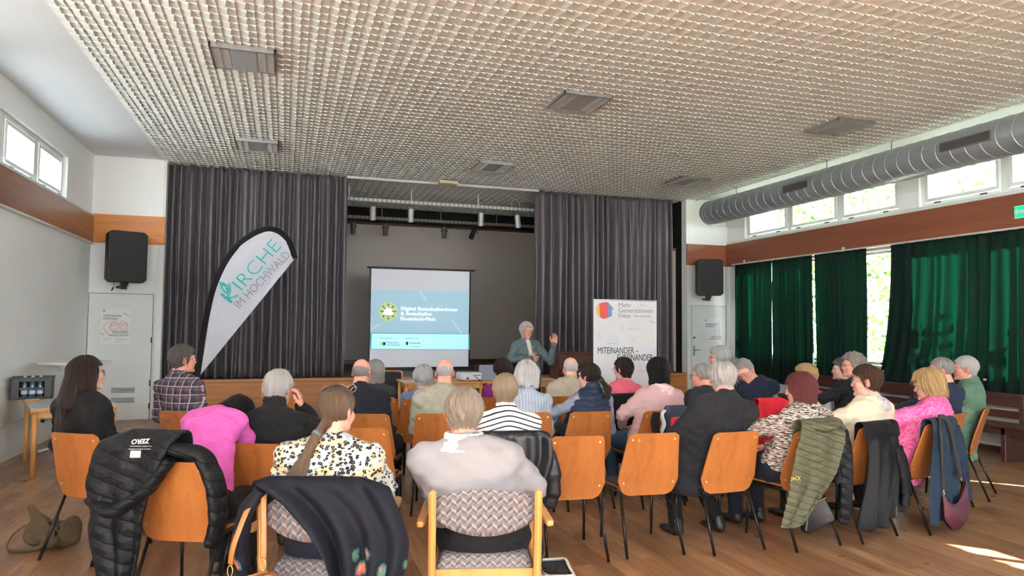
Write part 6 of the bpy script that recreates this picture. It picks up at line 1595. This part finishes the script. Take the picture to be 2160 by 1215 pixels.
def onb(x, y): w = at_axis(x, y, 1, RY-.004); return (w[0]-(xa+xb)/2, -.004, w[2])
def btxt(s_, x0, x1, y, size, mat, bold=.0, **k): a = onb(x0, y); b = onb(x1, y); return text('lettering', s_, size, mat, t, frame3(a, (1, 0, 0), (0, 0, 1)), width=b[0]-a[0], bold=bold)
MAT['gtext'] = plain('grey_lettering', srgb(150, 152, 156), .6); MAT['ktext'] = plain('black_lettering', srgb(44, 42, 46), .6)
btxt('Mehr', 1304, 1331, 648, .095, MAT['gtext']); btxt('Generationen', 1304, 1376, 659, .095, MAT['gtext']); btxt('Haus', 1304, 1329, 670, .095, MAT['gtext']); btxt('Hermeskeil', 1337, 1372, 669, .05, MAT['gtext'])
btxt('MITEINANDER –', 1260, 1346, 746, .13, MAT['ktext']); btxt('FÜREINANDER', 1301, 1376, 761, .13, MAT['ktext'])
cols = {k: plain('print_'+k, srgb(*c), .6) for k, c in dict(red=(226, 92, 86), yellow=(240, 184, 70), blue=(110, 160, 210), prose=(240, 186, 186), pyellow=(244, 226, 180), pblue=(196, 208, 232), pteal=(120, 190, 210)).items()}
def poly(pts, mat, name, par, fn, dy=0.0): 
    P_ = [fn(*p) for p in pts]; m = MB(); m.add([(p[0], p[1]-dy, p[2]) for p in P_], [tuple(range(len(P_)))[::-1]]); return obj(name, m, mat, par)
def lines(pts, mat, name, par, fn, w=.006, dy=.0, closed=False, curve=True):
    if curve and not closed and 3 <= len(pts) <= 12: pts = [(q_.x, q_.y) for q_ in crv([(p_[0], p_[1], 0) for p_ in pts], 5)]
    P_ = [fn(*p) for p in pts]; s_ = stroke([(p[0], p[2]) for p in P_], w, closed=closed); m = MB(); y = P_[0][1]-dy; m.add([(v[0], y, v[1]) for v in s_.v], s_.f); return obj(name, m, mat, par)
lg = poly([(1257, 650), (1264, 640), (1276, 637), (1283, 638), (1283, 670), (1273, 673), (1262, 667)], cols['red'], 'logo', t, onb)
poly([(1283, 638), (1295, 652), (1291, 653), (1291, 666), (1283, 670)], cols['blue'], 'logo_panel', lg, onb, .0005); poly([(1257, 650), (1264, 641), (1266, 668), (1261, 666)], cols['yellow'], 'logo_panel', lg, onb, .0006)
def icon(cx, cy, mat, s=1.0):
    a = lines([(cx-6*s, cy+5*s), (cx-6*s, cy-2*s), (cx-3*s, cy-6*s), (cx, cy-2*s), (cx+3*s, cy-6*s), (cx+6*s, cy-2*s), (cx+6*s, cy+5*s)], mat, 'print', t, onb, .007, closed=True)
    lines([(cx-2*s, cy+5*s), (cx-2*s, cy+1*s), (cx+2*s, cy+1*s), (cx+2*s, cy+5*s)], mat, 'print', t, onb, .005, curve=False); lines([(cx-9*s, cy+6*s), (cx+9*s, cy+6*s)], mat, 'print', t, onb, .005)
icon(1337, 686, cols['prose'], 1.5); icon(1292, 716, cols['pblue'], 1.6); icon(1369, 713, cols['pyellow'], 1.3); icon(1354, 776, cols['prose'], 1.3); icon(1279, 764, cols['pyellow'], 1.2); icon(1267, 690, cols['pyellow'], 1.0)
lines([(1311, 696), (1315, 692), (1312, 688), (1308, 692), (1311, 695)], cols['prose'], 'print', t, onb, .006)
lines([(1266, 701), (1263, 705), (1265, 710), (1270, 711)], cols['prose'], 'print', t, onb, .008); lines([(1330, 719), (1335, 717), (1336, 713), (1340, 712)], cols['yellow'], 'print', t, onb, .007); lines([(1351, 640), (1354, 644), (1359, 645)], MAT['gtext'], 'print', t, onb, .006); lines([(1371, 675), (1376, 680), (1382, 680)], MAT['gtext'], 'print', t, onb, .006)
# ------------------------------------------------------------------ projection screen
SYY = 14.5
def ons(x, y): w = at_axis(x, y, 1, SYY-.006); return (w[0], w[2])
x0, x1 = ons(783, 600)[0], ons(990, 600)[0]; z1 = ons(886, 570)[1]; z0 = ons(886, 774)[1]
t = thing('projection_screen', 'white projection screen with black borders on the stage, showing a slide', 'screen', ((x0+x1)/2, SYY, STZ)); cx_ = (x0+x1)/2
obj('fabric', MB().box((x0-cx_, -.002, z0-STZ), (x1-cx_, .002, z1-STZ)), plain('screen_fabric_glow', srgb(214, 216, 222), .8, .01, emit=srgb(200, 204, 214), es=.11), t)  # fabric emission stands in for projector light falling on it
m = MB(); m.box((x0-cx_-.035, -.001, z0-STZ), (x0-cx_, .003, z1-STZ+.03)); m.box((x1-cx_, -.001, z0-STZ), (x1-cx_+.035, .003, z1-STZ+.03)); m.box((x0-cx_-.09, -.02, z1-STZ+.01), (x1-cx_+.12, .02, z1-STZ+.045), bev=.008); obj('border', m, MAT['black'], t)
m = MB(); m.box((x0-cx_-.06, -.06, z0-STZ-.075), (x1-cx_+.10, .05, z0-STZ), bev=.01); m.box((x0-cx_+.2, -.14, 0), (x0-cx_+.3, .14, .02)); m.box((x1-cx_-.3, -.14, 0), (x1-cx_-.2, .14, .02)); m.box((x0-cx_+.22, -.03, .01), (x0-cx_+.28, .03, z0-STZ-.05)); m.box((x1-cx_-.28, -.03, .01), (x1-cx_-.22, .03, z0-STZ-.05)); obj('case', m, MAT['black'], t)
obj('rear_pole', MB().tube([(0, .04, .03), (0, .02, z1-STZ)], .012, 8), MAT['blackmetal'], t)
def lit(name, c, e=.10): return plain(name, srgb(*c), .8, .0, emit=srgb(*c), es=e)  # slide colours glow in place of light thrown by the projector
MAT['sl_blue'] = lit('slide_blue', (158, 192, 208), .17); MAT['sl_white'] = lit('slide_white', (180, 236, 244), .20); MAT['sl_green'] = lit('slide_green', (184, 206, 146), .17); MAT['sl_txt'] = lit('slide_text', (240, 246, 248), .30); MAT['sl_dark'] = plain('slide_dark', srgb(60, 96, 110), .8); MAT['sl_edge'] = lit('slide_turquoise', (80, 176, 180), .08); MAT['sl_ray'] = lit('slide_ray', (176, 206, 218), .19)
def onsl(dy): 
    def f(x, y): p_ = ons(x, y); return (p_[0]-cx_, -dy, p_[1]-STZ)
    return f
s1 = onsl(.004); s2 = onsl(.006); s3 = onsl(.008)
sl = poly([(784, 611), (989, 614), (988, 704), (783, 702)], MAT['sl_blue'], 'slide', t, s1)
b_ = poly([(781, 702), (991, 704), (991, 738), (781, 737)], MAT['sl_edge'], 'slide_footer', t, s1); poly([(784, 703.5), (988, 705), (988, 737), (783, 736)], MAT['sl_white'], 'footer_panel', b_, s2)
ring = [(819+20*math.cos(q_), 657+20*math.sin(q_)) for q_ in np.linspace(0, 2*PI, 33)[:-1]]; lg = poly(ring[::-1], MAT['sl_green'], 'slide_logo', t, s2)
for k in range(8):
    q_ = k*PI/4; lines([(819+6*math.cos(q_), 657+6*math.sin(q_)), (819+15*math.cos(q_), 657+15*math.sin(q_))], MAT['sl_dark'], 'logo_ray', lg, s3, .012); c_ = (819+15*math.cos(q_), 657+15*math.sin(q_)); poly([(c_[0]+1.6*math.cos(w_), c_[1]+1.6*math.sin(w_)) for w_ in np.linspace(0, 2*PI, 11)[:-1]][::-1], MAT['sl_dark'], 'logo_dot', lg, s3)
for (cx, cy, r) in ((823, 654, 3.6), (813, 656, 2.7), (817, 650, 2.2)):
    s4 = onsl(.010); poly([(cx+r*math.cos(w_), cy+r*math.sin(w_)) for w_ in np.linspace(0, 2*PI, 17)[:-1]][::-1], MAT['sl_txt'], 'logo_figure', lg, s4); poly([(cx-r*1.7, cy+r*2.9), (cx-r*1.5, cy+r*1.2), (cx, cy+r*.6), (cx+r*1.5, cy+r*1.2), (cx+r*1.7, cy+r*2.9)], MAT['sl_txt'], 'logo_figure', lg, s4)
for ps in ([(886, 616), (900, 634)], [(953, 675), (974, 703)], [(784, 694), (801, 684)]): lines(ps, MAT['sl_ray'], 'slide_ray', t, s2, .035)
def stxt(s_, xa_, xb_, y, size, mat, bold=.0):
    a = s3(xa_, y); b = s3(xb_, y); return text('lettering', s_, size, mat, t, frame3(a, (1, 0, -.006), (0, 0, 1)), width=b[0]-a[0], bold=bold)
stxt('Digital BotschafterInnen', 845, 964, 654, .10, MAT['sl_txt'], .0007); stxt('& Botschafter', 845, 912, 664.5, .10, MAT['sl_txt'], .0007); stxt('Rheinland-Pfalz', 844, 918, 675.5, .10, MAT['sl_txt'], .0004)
stxt('Ein Projekt der', 800, 827, 714, .03, MAT['sl_dark']); stxt('gefördert durch', 856, 883, 714.5, .03, MAT['sl_dark']); stxt('Medienanstalt', 816, 841, 724, .04, MAT['sl_dark']); stxt('Rheinland-Pfalz', 816, 843, 729, .04, MAT['sl_dark']); stxt('Rheinland-Pfalz', 864, 887, 725, .04, MAT['sl_dark'], .0005); stxt('STAATSKANZLEI', 864, 886, 732, .02, MAT['sl_dark'])
for cx, c_ in ((805, MAT['sl_green']), (810, MAT['sl_dark'])): poly([(cx+3.6*math.cos(w_), 725+3.6*math.sin(w_)) for w_ in np.linspace(0, 2*PI, 17)[:-1]][::-1], c_, 'slide_mark', t, s3)
poly([(856, 721), (861, 721), (861, 726), (858.5, 729), (856, 726)], MAT['sl_dark'], 'slide_mark', t, s3)
# ------------------------------------------------------------------ posters on the doors
def poster(xa_, xb_, za, zb, label, kind):
    t = thing('poster', label, 'poster', ((xa_+xb_)/2, YS-.032, (za+zb)/2)); w = (xb_-xa_)/2; h = (zb-za)/2
    obj('sheet', MB().box((-w, -.001, -h), (w, 0, h)), plain('poster_paper', srgb(236, 238, 238), .5, .0), t)
    def fn(x, y): return (-w+2*w*x, -.0025, h-2*h*y)
    def tx(s_, x, x2, y, size): a = fn(x, y); b = fn(x2, y); text('lettering', s_, size, MAT['ktext'], t, frame3(a, (1, 0, 0), (0, 0, 1)), width=b[0]-a[0])
    L1, L2, L3, L4 = kind[:4]
    tx(L1, .07, .70, .235, .05); tx(L2, .07, .57, .315, .05); tx(L3, .40, .97, .70, .05); tx(L4, .25, .97, .78, .05)
    C_ = cols
    if kind[4] == 'bino':
        for cx in (.45, .80):
            for r in (.17, .10): lines([(cx+r*math.cos(q_)*.9, .53+r*math.sin(q_)*.64) for q_ in np.linspace(0, 2*PI, 29)[:-1]], C_['red'], 'print', t, fn, .006, closed=True)
        lines([(.33, .45), (.42, .38), (.52, .36), (.58, .42), (.62, .46), (.66, .42), (.72, .36), (.83, .38), (.93, .45)], C_['red'], 'print', t, fn, .006)
        lines([(.55, .38), (.35, .36), (.17, .42), (.10, .52), (.14, .62), (.22, .67)], C_['yellow'], 'print', t, fn, .007); lines([(.15, .69), (.27, .69), (.24, .65), (.18, .66)], C_['yellow'], 'print', t, fn, .008, closed=True)
        lines([(.74, .13), (.83, .135), (.90, .185), (1.0, .195)], C_['pteal'], 'print', t, fn, .010); lines([(.0, .71), (.08, .72), (.11, .77)], C_['pteal'], 'print', t, fn, .010)
    else:
        lines([(.62, .62), (.66, .30), (.86, .30), (.90, .62)], C_['blue'], 'print', t, fn, .007, closed=True); lines([(.66, .30), (.68, .22), (.84, .22), (.86, .30)], C_['blue'], 'print', t, fn, .007)
        for k in range(3): lines([(.66, .36+.09*k), (.87, .42+.09*k)], C_['blue'], 'print', t, fn, .006)
        lines([(.76, .13), (.80, .11), (.86, .17), (.94, .16)], C_['red'], 'print', t, fn, .009); lines([(.02, .72), (.07, .74), (.08, .80)], C_['red'], 'print', t, fn, .008)
    lines([(.09+.03*math.cos(q_), .06+.02*math.sin(q_)) for q_ in np.linspace(0, 2*PI, 13)[:-1]], MAT['sl_dark'], 'print', t, fn, .009, closed=True)
    for y_, a_, b__ in ((.85, .08, .35), (.85, .5, .95), (.88, .5, .95), (.93, .5, .8), (.89, .08, .3)): lines([(a_, y_), (b__, y_)], MAT['gtext'], 'print', t, fn, .003)
poster(-2.80, -2.39, 1.23, 1.80, 'poster with red binoculars on the left-hand white door', ('MITEINANDER', 'UMDENKEN', 'FÜREINANDER', 'VORAUSSCHAUEN', 'bino'))
poster(8.36, 8.77, 1.20, 1.77, 'poster with a blue lighthouse on the right-hand white door', ('MITEINANDER', 'BEWEGEN', 'FÜREINANDER', 'STRAHLEN', 'light'))
# ------------------------------------------------------------------ loudspeakers
def pa(px, py, Y, yaw, label, w=.50, h=.74, reach=.4):
    p = at_axis(px, py, 1, Y); t = thing('loudspeaker', label, 'loudspeaker', (p[0], p[1], p[2]), rad(yaw))
    def oct_(a, b, c): return [(-a+c, -b), (a-c, -b), (a, -b+c), (a, b-c), (a-c, b), (-a+c, b), (-a, b-c), (-a, -b+c)]
    F3 = frame3((0, -.16, 0), (1, 0, 0), (0, 0, 1)); m = MB()
    o1 = oct_(w/2, h/2, .05); o2 = oct_(w*.36, h*.44, .05); vs = [(x, -.16, z) for x, z in o1]+[(x, .02, z) for x, z in o1]+[(x, .20, z) for x, z in o2]
    fs = [tuple(range(8))]+[(i, 8+i, 8+(i+1) % 8, (i+1) % 8) for i in range(8)]+[(8+i, 16+i, 16+(i+1) % 8, 8+(i+1) % 8) for i in range(8)]+[tuple(range(23, 15, -1))]
    m.add(vs, fs); obj('cabinet', m, MAT['black'], t, mods=[('BEVEL', dict(width=.012, segments=3, limit_method='ANGLE'))])
    m = MB(); m.prism(oct_(w/2-.03, h/2-.035, .04), 0, .012, frame3((0, -.160, 0), (1, 0, 0), (0, 0, 1))); g = obj('grille', m, plain('perforated_grille', srgb(30, 30, 32), .6, .3, 300, bs=.5, bscale=500), t)
    for s_ in (-1, 1): obj('handle', MB().box((s_*w/2-.006, -.08, -.02), (s_*w/2+.004, -.03, .13), bev=.008), MAT['grille'], t)
    m = MB(); m.box((-.05, -.05, -h/2-.045), (.05, .05, -h/2), bev=.008); m.tube([(0, 0, -h/2-.03), (0, .12, -h/2-.06), (0, reach, -h/2-.06)], .02, 10); m.box((-.045, .0, -h/2-.10), (.045, .06, -h/2-.04), bev=.006)
    obj('bracket', m, MAT['black'], t); return t
pa(264, 543, 12.38, 26, 'black loudspeaker mounted on the wall left of the stage', .56, .80, .38)
pa(1494, 586, 12.40, -16, 'black loudspeaker mounted on the wall right of the stage', .53, .74, .378)
p = at_axis(238, 608, 1, YS-.03); tag(obj('light_pull', MB().tube([(p[0]+.02, 0+p[1], p[2]+.10), (p[0]+.01, p[1], p[2]+.03), (p[0], p[1], p[2]), (p[0]-.02, p[1], p[2]-.04)], [.002, .002, .011, .008], 8), MAT['ktext'], smooth=True), 'small dark blue pull cord end hanging below the left loudspeaker', 'cord')
# ------------------------------------------------------------------ tables by the stage, projector, laptop
def table(label, cx, cy, w, d, z, yaw=0.0, top=None, panel=False, legr=.025):
    t = thing('table', label, 'table', (cx, cy, 0), yaw)
    obj('tabletop', MB().box((-w/2, -d/2, z-.028), (w/2, d/2, z), bev=.004), top or MAT['beech'], t)
    m = MB(); i = .04
    for a, b in (((-w/2+i, -d/2+i, z-.10), (w/2-i, -d/2+i+.02, z-.028)), ((-w/2+i, d/2-i-.02, z-.10), (w/2-i, d/2-i, z-.028)), ((-w/2+i, -d/2+i, z-.10), (-w/2+i+.02, d/2-i, z-.028)), ((w/2-i-.02, -d/2+i, z-.10), (w/2-i, d/2-i, z-.028))): m.box(a, b)
    obj('apron', m, MAT['beech'], t)
    for sx in (-1, 1):
        for sy in (-1, 1): obj('leg', MB().tube([(sx*(w/2-.05), sy*(d/2-.05), z-.03), (sx*(w/2-.05), sy*(d/2-.05), 0)], [legr*1.15, legr*.9], 12), MAT['beech'], t, smooth=True)
    return t
pf = at_axis(1000, 805, 2, .75); xl_ = at_axis(851, 801, 1, pf[1])[0]; xr_ = at_axis(1186, 808, 1, pf[1])[0]; xm_ = (xl_+xr_)/2
MAT['beechx'] = wood('beech_front', srgb(226, 168, 96), srgb(196, 132, 66), 0, .6, .4)
table('beech table in front of the stage below the projection screen, left of the projector', (xl_+xm_)/2, pf[1]+.36, xm_-xl_-.01, .72, .75, 0, MAT['beechx'])
table('beech table in front of the stage carrying projector and laptop', (xm_+xr_)/2, pf[1]+.36, xr_-xm_-.01, .72, .75, 0, MAT['beechx'])
def on_table(x, dy): return at_axis(x, 800, 1, pf[1]+dy)[0], pf[1]+dy
px_, py_ = on_table(989, .22)
t = thing('projector', 'white projector on the beech table with a black cable', 'projector', (px_, py_, .75), rad(4))
MAT['projw'] = plain('projector_white', srgb(226, 228, 232), .35, .01)
obj('housing', MB().box((-.17, -.13, .012), (.17, .13, .125), bev=.02), MAT['projw'], t); m = MB(); m.lathe([(.04, 0), (.045, .02), (.035, .03), (.0, .028)], 20, Matrix.Translation((.06, .13, .07)) @ Matrix.Rotation(-PI/2, 4, 'X')); obj('lens', m, MAT['black'], t)
m = MB(); [m.box((.02+k*.02, -.133, .08), (.034+k*.02, -.129, .092)) for k in range(6)]; m.box((-.08, -.134, .03), (-.045, -.129, .055)); obj('sockets', m, MAT['black'], t)
for s_ in (-1, 1): obj('foot', MB().tube([(s_*.13, -.09, 0), (s_*.13, -.09, .015)], .012, 8), MAT['black'], t)
tag(obj('cable', MB().tube(crv([(px_+.06, py_-.135, .82), (px_+.10, py_-.20, .78), (px_+.13, py_-.30, .72), (px_+.17, py_-.33, .45), (px_+.2, py_-.2, .03), (px_+.3, py_+.1, .006)]), .005, 6), MAT['black'], smooth=True), 'black projector cable hanging over the front edge of the beech table', 'cable')
lx, ly = on_table(1032, .26)
t = thing('laptop', 'silver-blue laptop with its lid turned to the audience, right of the projector', 'laptop', (lx, ly, .75), rad(-4))
MAT['lapm'] = plain('laptop_lid', srgb(168, 176, 204), .35, .02, metal=.3)
obj('base', MB().box((-.17, -.0, .0), (.17, .24, .016), bev=.004), MAT['lapm'], t); obj('lid', MB().box((-.17, -.004, 0), (.17, .004, .225), Matrix.Translation((0, 0, .014)) @ Matrix.Rotation(rad(14), 4, 'X'), bev=.004), MAT['lapm'], t)
wx, wy = on_table(1153, .2); tag(obj('paper_stack', MB().box((wx-.11, wy-.1, .7505), (wx+.11, wy+.1, .765), bev=.003), MAT['whiteprint']), 'white paper stack on the beech table right of the speaker', 'paper')
wx, wy = on_table(865, .25); tag(obj('paper_sheet', MB().box((wx-.15, wy-.1, .7505), (wx+.12, wy+.12, .756)), MAT['whiteprint']), 'white sheets lying on the left end of the beech tables', 'paper')
# wooden cabinet right of the speaker
xc0, xc1 = at_axis(1183, 745, 1, 12.1)[0], at_axis(1262, 745, 1, 12.1)[0]; zc_ = at_axis(1220, 744, 1, 12.0)[2]
t = thing('upright_piano', 'dark brown wooden upright cabinet half hidden behind the roll-up banner', 'piano', ((xc0+xc1)/2+.35, 12.36, 0)); w_ = (xc1-xc0)/2+.35
MAT['piano'] = wood('walnut_veneer', srgb(112, 66, 44), srgb(72, 40, 28), 0, .5, .35, coat=.2)
obj('case', MB().box((-w_, -.15, .02), (w_, .3, zc_-.03), bev=.006), MAT['piano'], t); obj('lid', MB().box((-w_-.02, -.19, zc_-.03), (w_+.02, .32, zc_), bev=.008), MAT['piano'], t); obj('keyboard_lid', MB().box((-w_+.03, -.36, .66), (w_-.03, -.15, .80), bev=.02), MAT['piano'], t)
for s_ in (-1, 1): obj('leg', MB().box((s_*(w_-.06)-.03, -.35, 0), (s_*(w_-.06)+.03, -.28, .66), bev=.01), MAT['piano'], t)
# ------------------------------------------------------------------ left side: table, crate, bistro table, plug
t = thing('table', 'beech table with a grey top at the left wall carrying the bottle crate', 'table', (-2.42, 8.30, 0), math.atan2(.34, .94))
MAT['greytop'] = plain('grey_laminate', srgb(190, 192, 190), .4, .02)
obj('tabletop', MB().box((0, 0, .672), (.78, 1.15, .70), bev=.004), MAT['greytop'], t); obj('edge_band', MB().box((-.006, -.006, .664), (.786, 1.156, .694), bev=.004), MAT['beech'], t)
m = MB(); m.box((.02, .02, .60), (.76, .04, .664)); m.box((.02, .02, .60), (.04, 1.13, .664)); m.box((.74, .02, .60), (.76, 1.13, .664)); m.box((.02, 1.11, .60), (.76, 1.13, .664)); obj('apron', m, MAT['beech'], t)
for x, y in ((.04, .04), (.74, .04), (.04, 1.11), (.74, 1.11)): obj('leg', MB().tube([(x, y, .664), (x, y, 0)], [.030, .024], 14), MAT['beech'], t, smooth=True)
pc = at_axis(62, 843, 2, .70)
t = thing('bottle_crate', 'black drinks crate holding water bottles on the grey-topped table', 'crate', (pc[0]-.02, pc[1]+.17, .70), rad(12))
m = MB(); W2, D2, H2 = .20, .15, .25
m.box((-W2, -D2, 0), (W2, D2, .02)); 
for (a, b) in (((-W2, -D2, 0), (-W2+.016, D2, H2)), ((W2-.016, -D2, 0), (W2, D2, H2)), ((-W2, D2-.016, 0), (W2, D2, H2)), ((-W2, -D2, 0), (-.12, -D2+.016, H2)), ((.12, -D2, 0), (W2, -D2+.016, H2)), ((-.12, -D2, 0), (.12, -D2+.016, .03)), ((-.12, -D2, .105), (.12, -D2+.016, .135)), ((-.12, -D2, .20), (.12, -D2+.016, H2))): m.box(a, b)
m.box((-W2-.008, -D2-.008, H2-.022), (W2+.008, -D2+.004, H2)); m.box((-W2-.008, -D2-.008, H2-.022), (-W2+.004, D2+.008, H2)); m.box((W2-.004, -D2-.008, H2-.022), (W2+.008, D2+.008, H2))
obj('shell', m, plain('crate_black', srgb(26, 30, 34), .4, .1, 10), t, mods=[('BEVEL', dict(width=.003, segments=2))])
MAT['bottle'] = plain('blue_green_glass', srgb(60, 96, 116), .1, .05, spec=.8); MAT['labelp'] = plain('bottle_label', srgb(196, 214, 232), .5); MAT['cap'] = plain('bottle_cap', srgb(220, 224, 226), .3, metal=.4)
b0 = None
for i in range(3):
    for j in range(2):
        wl = t.matrix_basis if False else None
        lx_, ly_ = -.075+.075*i, -.085+.085*j; ca, sa = math.cos(rad(12)), math.sin(rad(12))
        loc = (pc[0]-.02+lx_*ca-ly_*sa, pc[1]+.17+lx_*sa+ly_*ca, .722)
        lb_ = ('leftmost', 'middle', 'rightmost')[i]+' water bottle in the '+('front', 'back')[j]+' row of the black crate'
        if b0 is None:
            b0 = thing('water_bottle', lb_, 'bottle', loc, 0, 'water bottles in the crate')
            obj('glass', MB().lathe([(.0, 0), (.030, .0), (.033, .01), (.033, .12), (.026, .155), (.013, .19), (.0125, .225), (.0, .226)][::1], 18), MAT['bottle'], b0, smooth=True)
            obj('label', MB().lathe([(.0335, .035), (.0338, .04), (.0338, .09), (.0335, .095)], 18), MAT['labelp'], b0, smooth=True); obj('cap', MB().lathe([(.0145, .212), (.0145, .236), (.0, .237)], 14), MAT['cap'], b0)
        else: dup(b0, loc, 0, lb_)
p = at_axis(68, 846, 2, .70); tag(obj('wooden_block', MB().box((p[0]-.07, p[1], .7005), (p[0]+.07, p[1]+.05, .722), bev=.003), MAT['beech']), 'small flat wooden block lying in front of the bottle crate', 'block')
bc = (-2.50, 10.15)
t = thing('bistro_table', 'white round standing table at the left wall behind the bottle crate', 'table', (bc[0], bc[1], 0))
m = MB(); m.lathe([(.0, 1.06), (.40, 1.06), (.405, 1.07), (.40, 1.085), (.0, 1.088)], 40); obj('tabletop', m, MAT['whitegloss'], t)
m = MB()
for s_ in (-1, 1): m.tube([(s_*.045, 0, 1.06), (s_*.045, 0, .14)], .014, 10)
m.tube([(-.045, 0, .78), (.045, 0, .78)], .010, 8); obj('column', m, MAT['whitegloss'], t, smooth=True)
for s_ in (-1, 1): obj('brace', MB().tube([(s_*.36, 0, 1.045), (s_*.24, 0, 1.04), (s_*.14, 0, 1.0), (s_*.10, 0, .90), (s_*.10, 0, .50), (s_*.05, 0, .42)], .010, 8), MAT['whitegloss'], t, smooth=True)
for k in range(4):
    a_ = rad(45+90*k); obj('foot', MB().tube([(0, 0, .16), (.08*math.cos(a_), .08*math.sin(a_), .07), (.36*math.cos(a_), .36*math.sin(a_), .025), (.40*math.cos(a_), .40*math.sin(a_), .02)], [.02, .02, .016, .02], 10), MAT['whitegloss'], t, smooth=True)
p = at_axis(86, 888, 0, XL+.06); t = thing('power_socket', 'white wall socket with a black plug at the left wall', 'socket', (XL+.05, p[1], p[2]))
obj('plate', MB().box((0, -.04, -.04), (.012, .04, .04), bev=.004), MAT['whitegloss'], t); obj('plug', MB().tube([(.012, 0, 0), (.05, 0, 0)], .02, 12), MAT['black'], t); obj('cord', MB().tube(crv([(.05, 0, 0), (.12, .02, .015), (.2, .1, .0), (.2, .3, -.12), (.1, .5, -.3)]), .004, 6), MAT['black'], t, smooth=True)
# ------------------------------------------------------------------ pews under the right-hand windows
def pew(y0, y1, label):
    t = thing('pew', label, 'bench', (8.45, (y0+y1)/2, 0)); h = (y1-y0)/2
    for za, zb in ((.64, .80), (.49, .585)): obj('back_rail', MB().box((.19, -h, za), (.225, h, zb), bev=.006), MAT['darkbench'], t)
    obj('seat', MB().box((-.20, -h, .41), (.20, h, .445), bev=.008), MAT['darkbench'], t); obj('seat_beam', MB().box((-.17, -h, .33), (-.14, h, .41), bev=.004), MAT['darkbench'], t)
    for y in (-h+.12, 0, h-.12): obj('support', MB().box((-.17, y-.03, 0), (.19, y+.03, .41), bev=.006), MAT['darkbench'], t); obj('back_post', MB().box((.15, y-.035, .41), (.19, y+.035, .79), bev=.006), MAT['darkbench'], t)
    return t
pew(7.75, 10.35, 'dark brown slatted pew below the uncovered window strip')
pew(5.0, 7.6, 'dark brown slatted pew at the right edge under the green curtains')
p = at_axis(1807, 786, 0, XR-.09); t = thing('potted_plant', 'tiny plant on the sill of the uncovered window strip', 'plant', (XR-.06, 8.66, .95)); obj('pot', MB().lathe([(.0, 0), (.03, 0), (.04, .05), (.0, .05)], 14), MAT['whitegloss'], t)
m = MB(); rg = random.Random(3)
for k in range(16):
    a_ = rg.uniform(0, 6.28); l_ = rg.uniform(.04, .10); e_ = (l_*math.cos(a_), l_*math.sin(a_), .05+rg.uniform(.02, .08)); m.tube([(0, 0, .05), (e_[0]*.5, e_[1]*.5, e_[2]+.01), e_], [.002, .009, .002], 6, flat=.2)
obj('leaves', m, plain('houseplant_green', srgb(52, 84, 44), .5), t)
# exit sign at the right edge
t = thing('exit_sign', 'green emergency exit sign on the brown band at the right edge', 'sign', (XR-.052, 6.36, 3.10)); 
obj('housing', MB().box((-.03, -.16, -.08), (0, .16, .08), bev=.006), MAT['whitegloss'], t); obj('panel', MB().box((-.033, -.15, -.07), (-.03, .15, .07)), plain('exit_green', srgb(0, 150, 90), .4, 0, emit=srgb(0, 160, 96), es=.8), t)
m = MB(); m.box((-.036, .03, -.02), (-.033, .11, .02)); m.add([(-.035, .11, -.045), (-.035, .145, 0), (-.035, .11, .045)], [(0, 1, 2)]); obj('arrow', m, MAT['whiteprint'], t)
for (px1, py1) in ((1779, 525), (1570, 552)):
    p = at_axis(px1, py1, 0, XR-.055); tag(obj('adhesive_hook', MB().box((XR-.062, p[1]-.03, p[2]-.03), (XR-.0505, p[1]+.03, p[2]+.03), bev=.004), MAT['whitegloss']), 'small white hook on the brown band above the '+('third' if px1 > 1700 else 'first')+' green curtain', 'hook')
# papers held by the writing woman
q = PP['P3']['_']; Rm = q['Rw']; w = Rm @ (q['wrR']+A(-.02, .14, -.03))+q['base']
nb_ = thing('notebook', 'white notebook on the lap of the long-haired person at far left', 'notebook', tuple(w), -CH['P3'][1]); obj('pages', MB().box((-.14, -.02, -.012), (.10, .16, .0), Matrix.Rotation(rad(12), 4, 'X'), bev=.002), MAT['whiteprint'], nb_)
w2 = Rm @ (q['wrR']+A(-.04, .10, .03))+q['base']; tag(obj('pen', MB().tube([tuple(w2), tuple(w2+A(.06, .0, .10))], .0055, 8), plain('violet_pen', srgb(84, 70, 130), .3), smooth=True), 'violet pen in the hand of the long-haired person at far left', 'pen')
print('TOTAL', time.time()-T0)
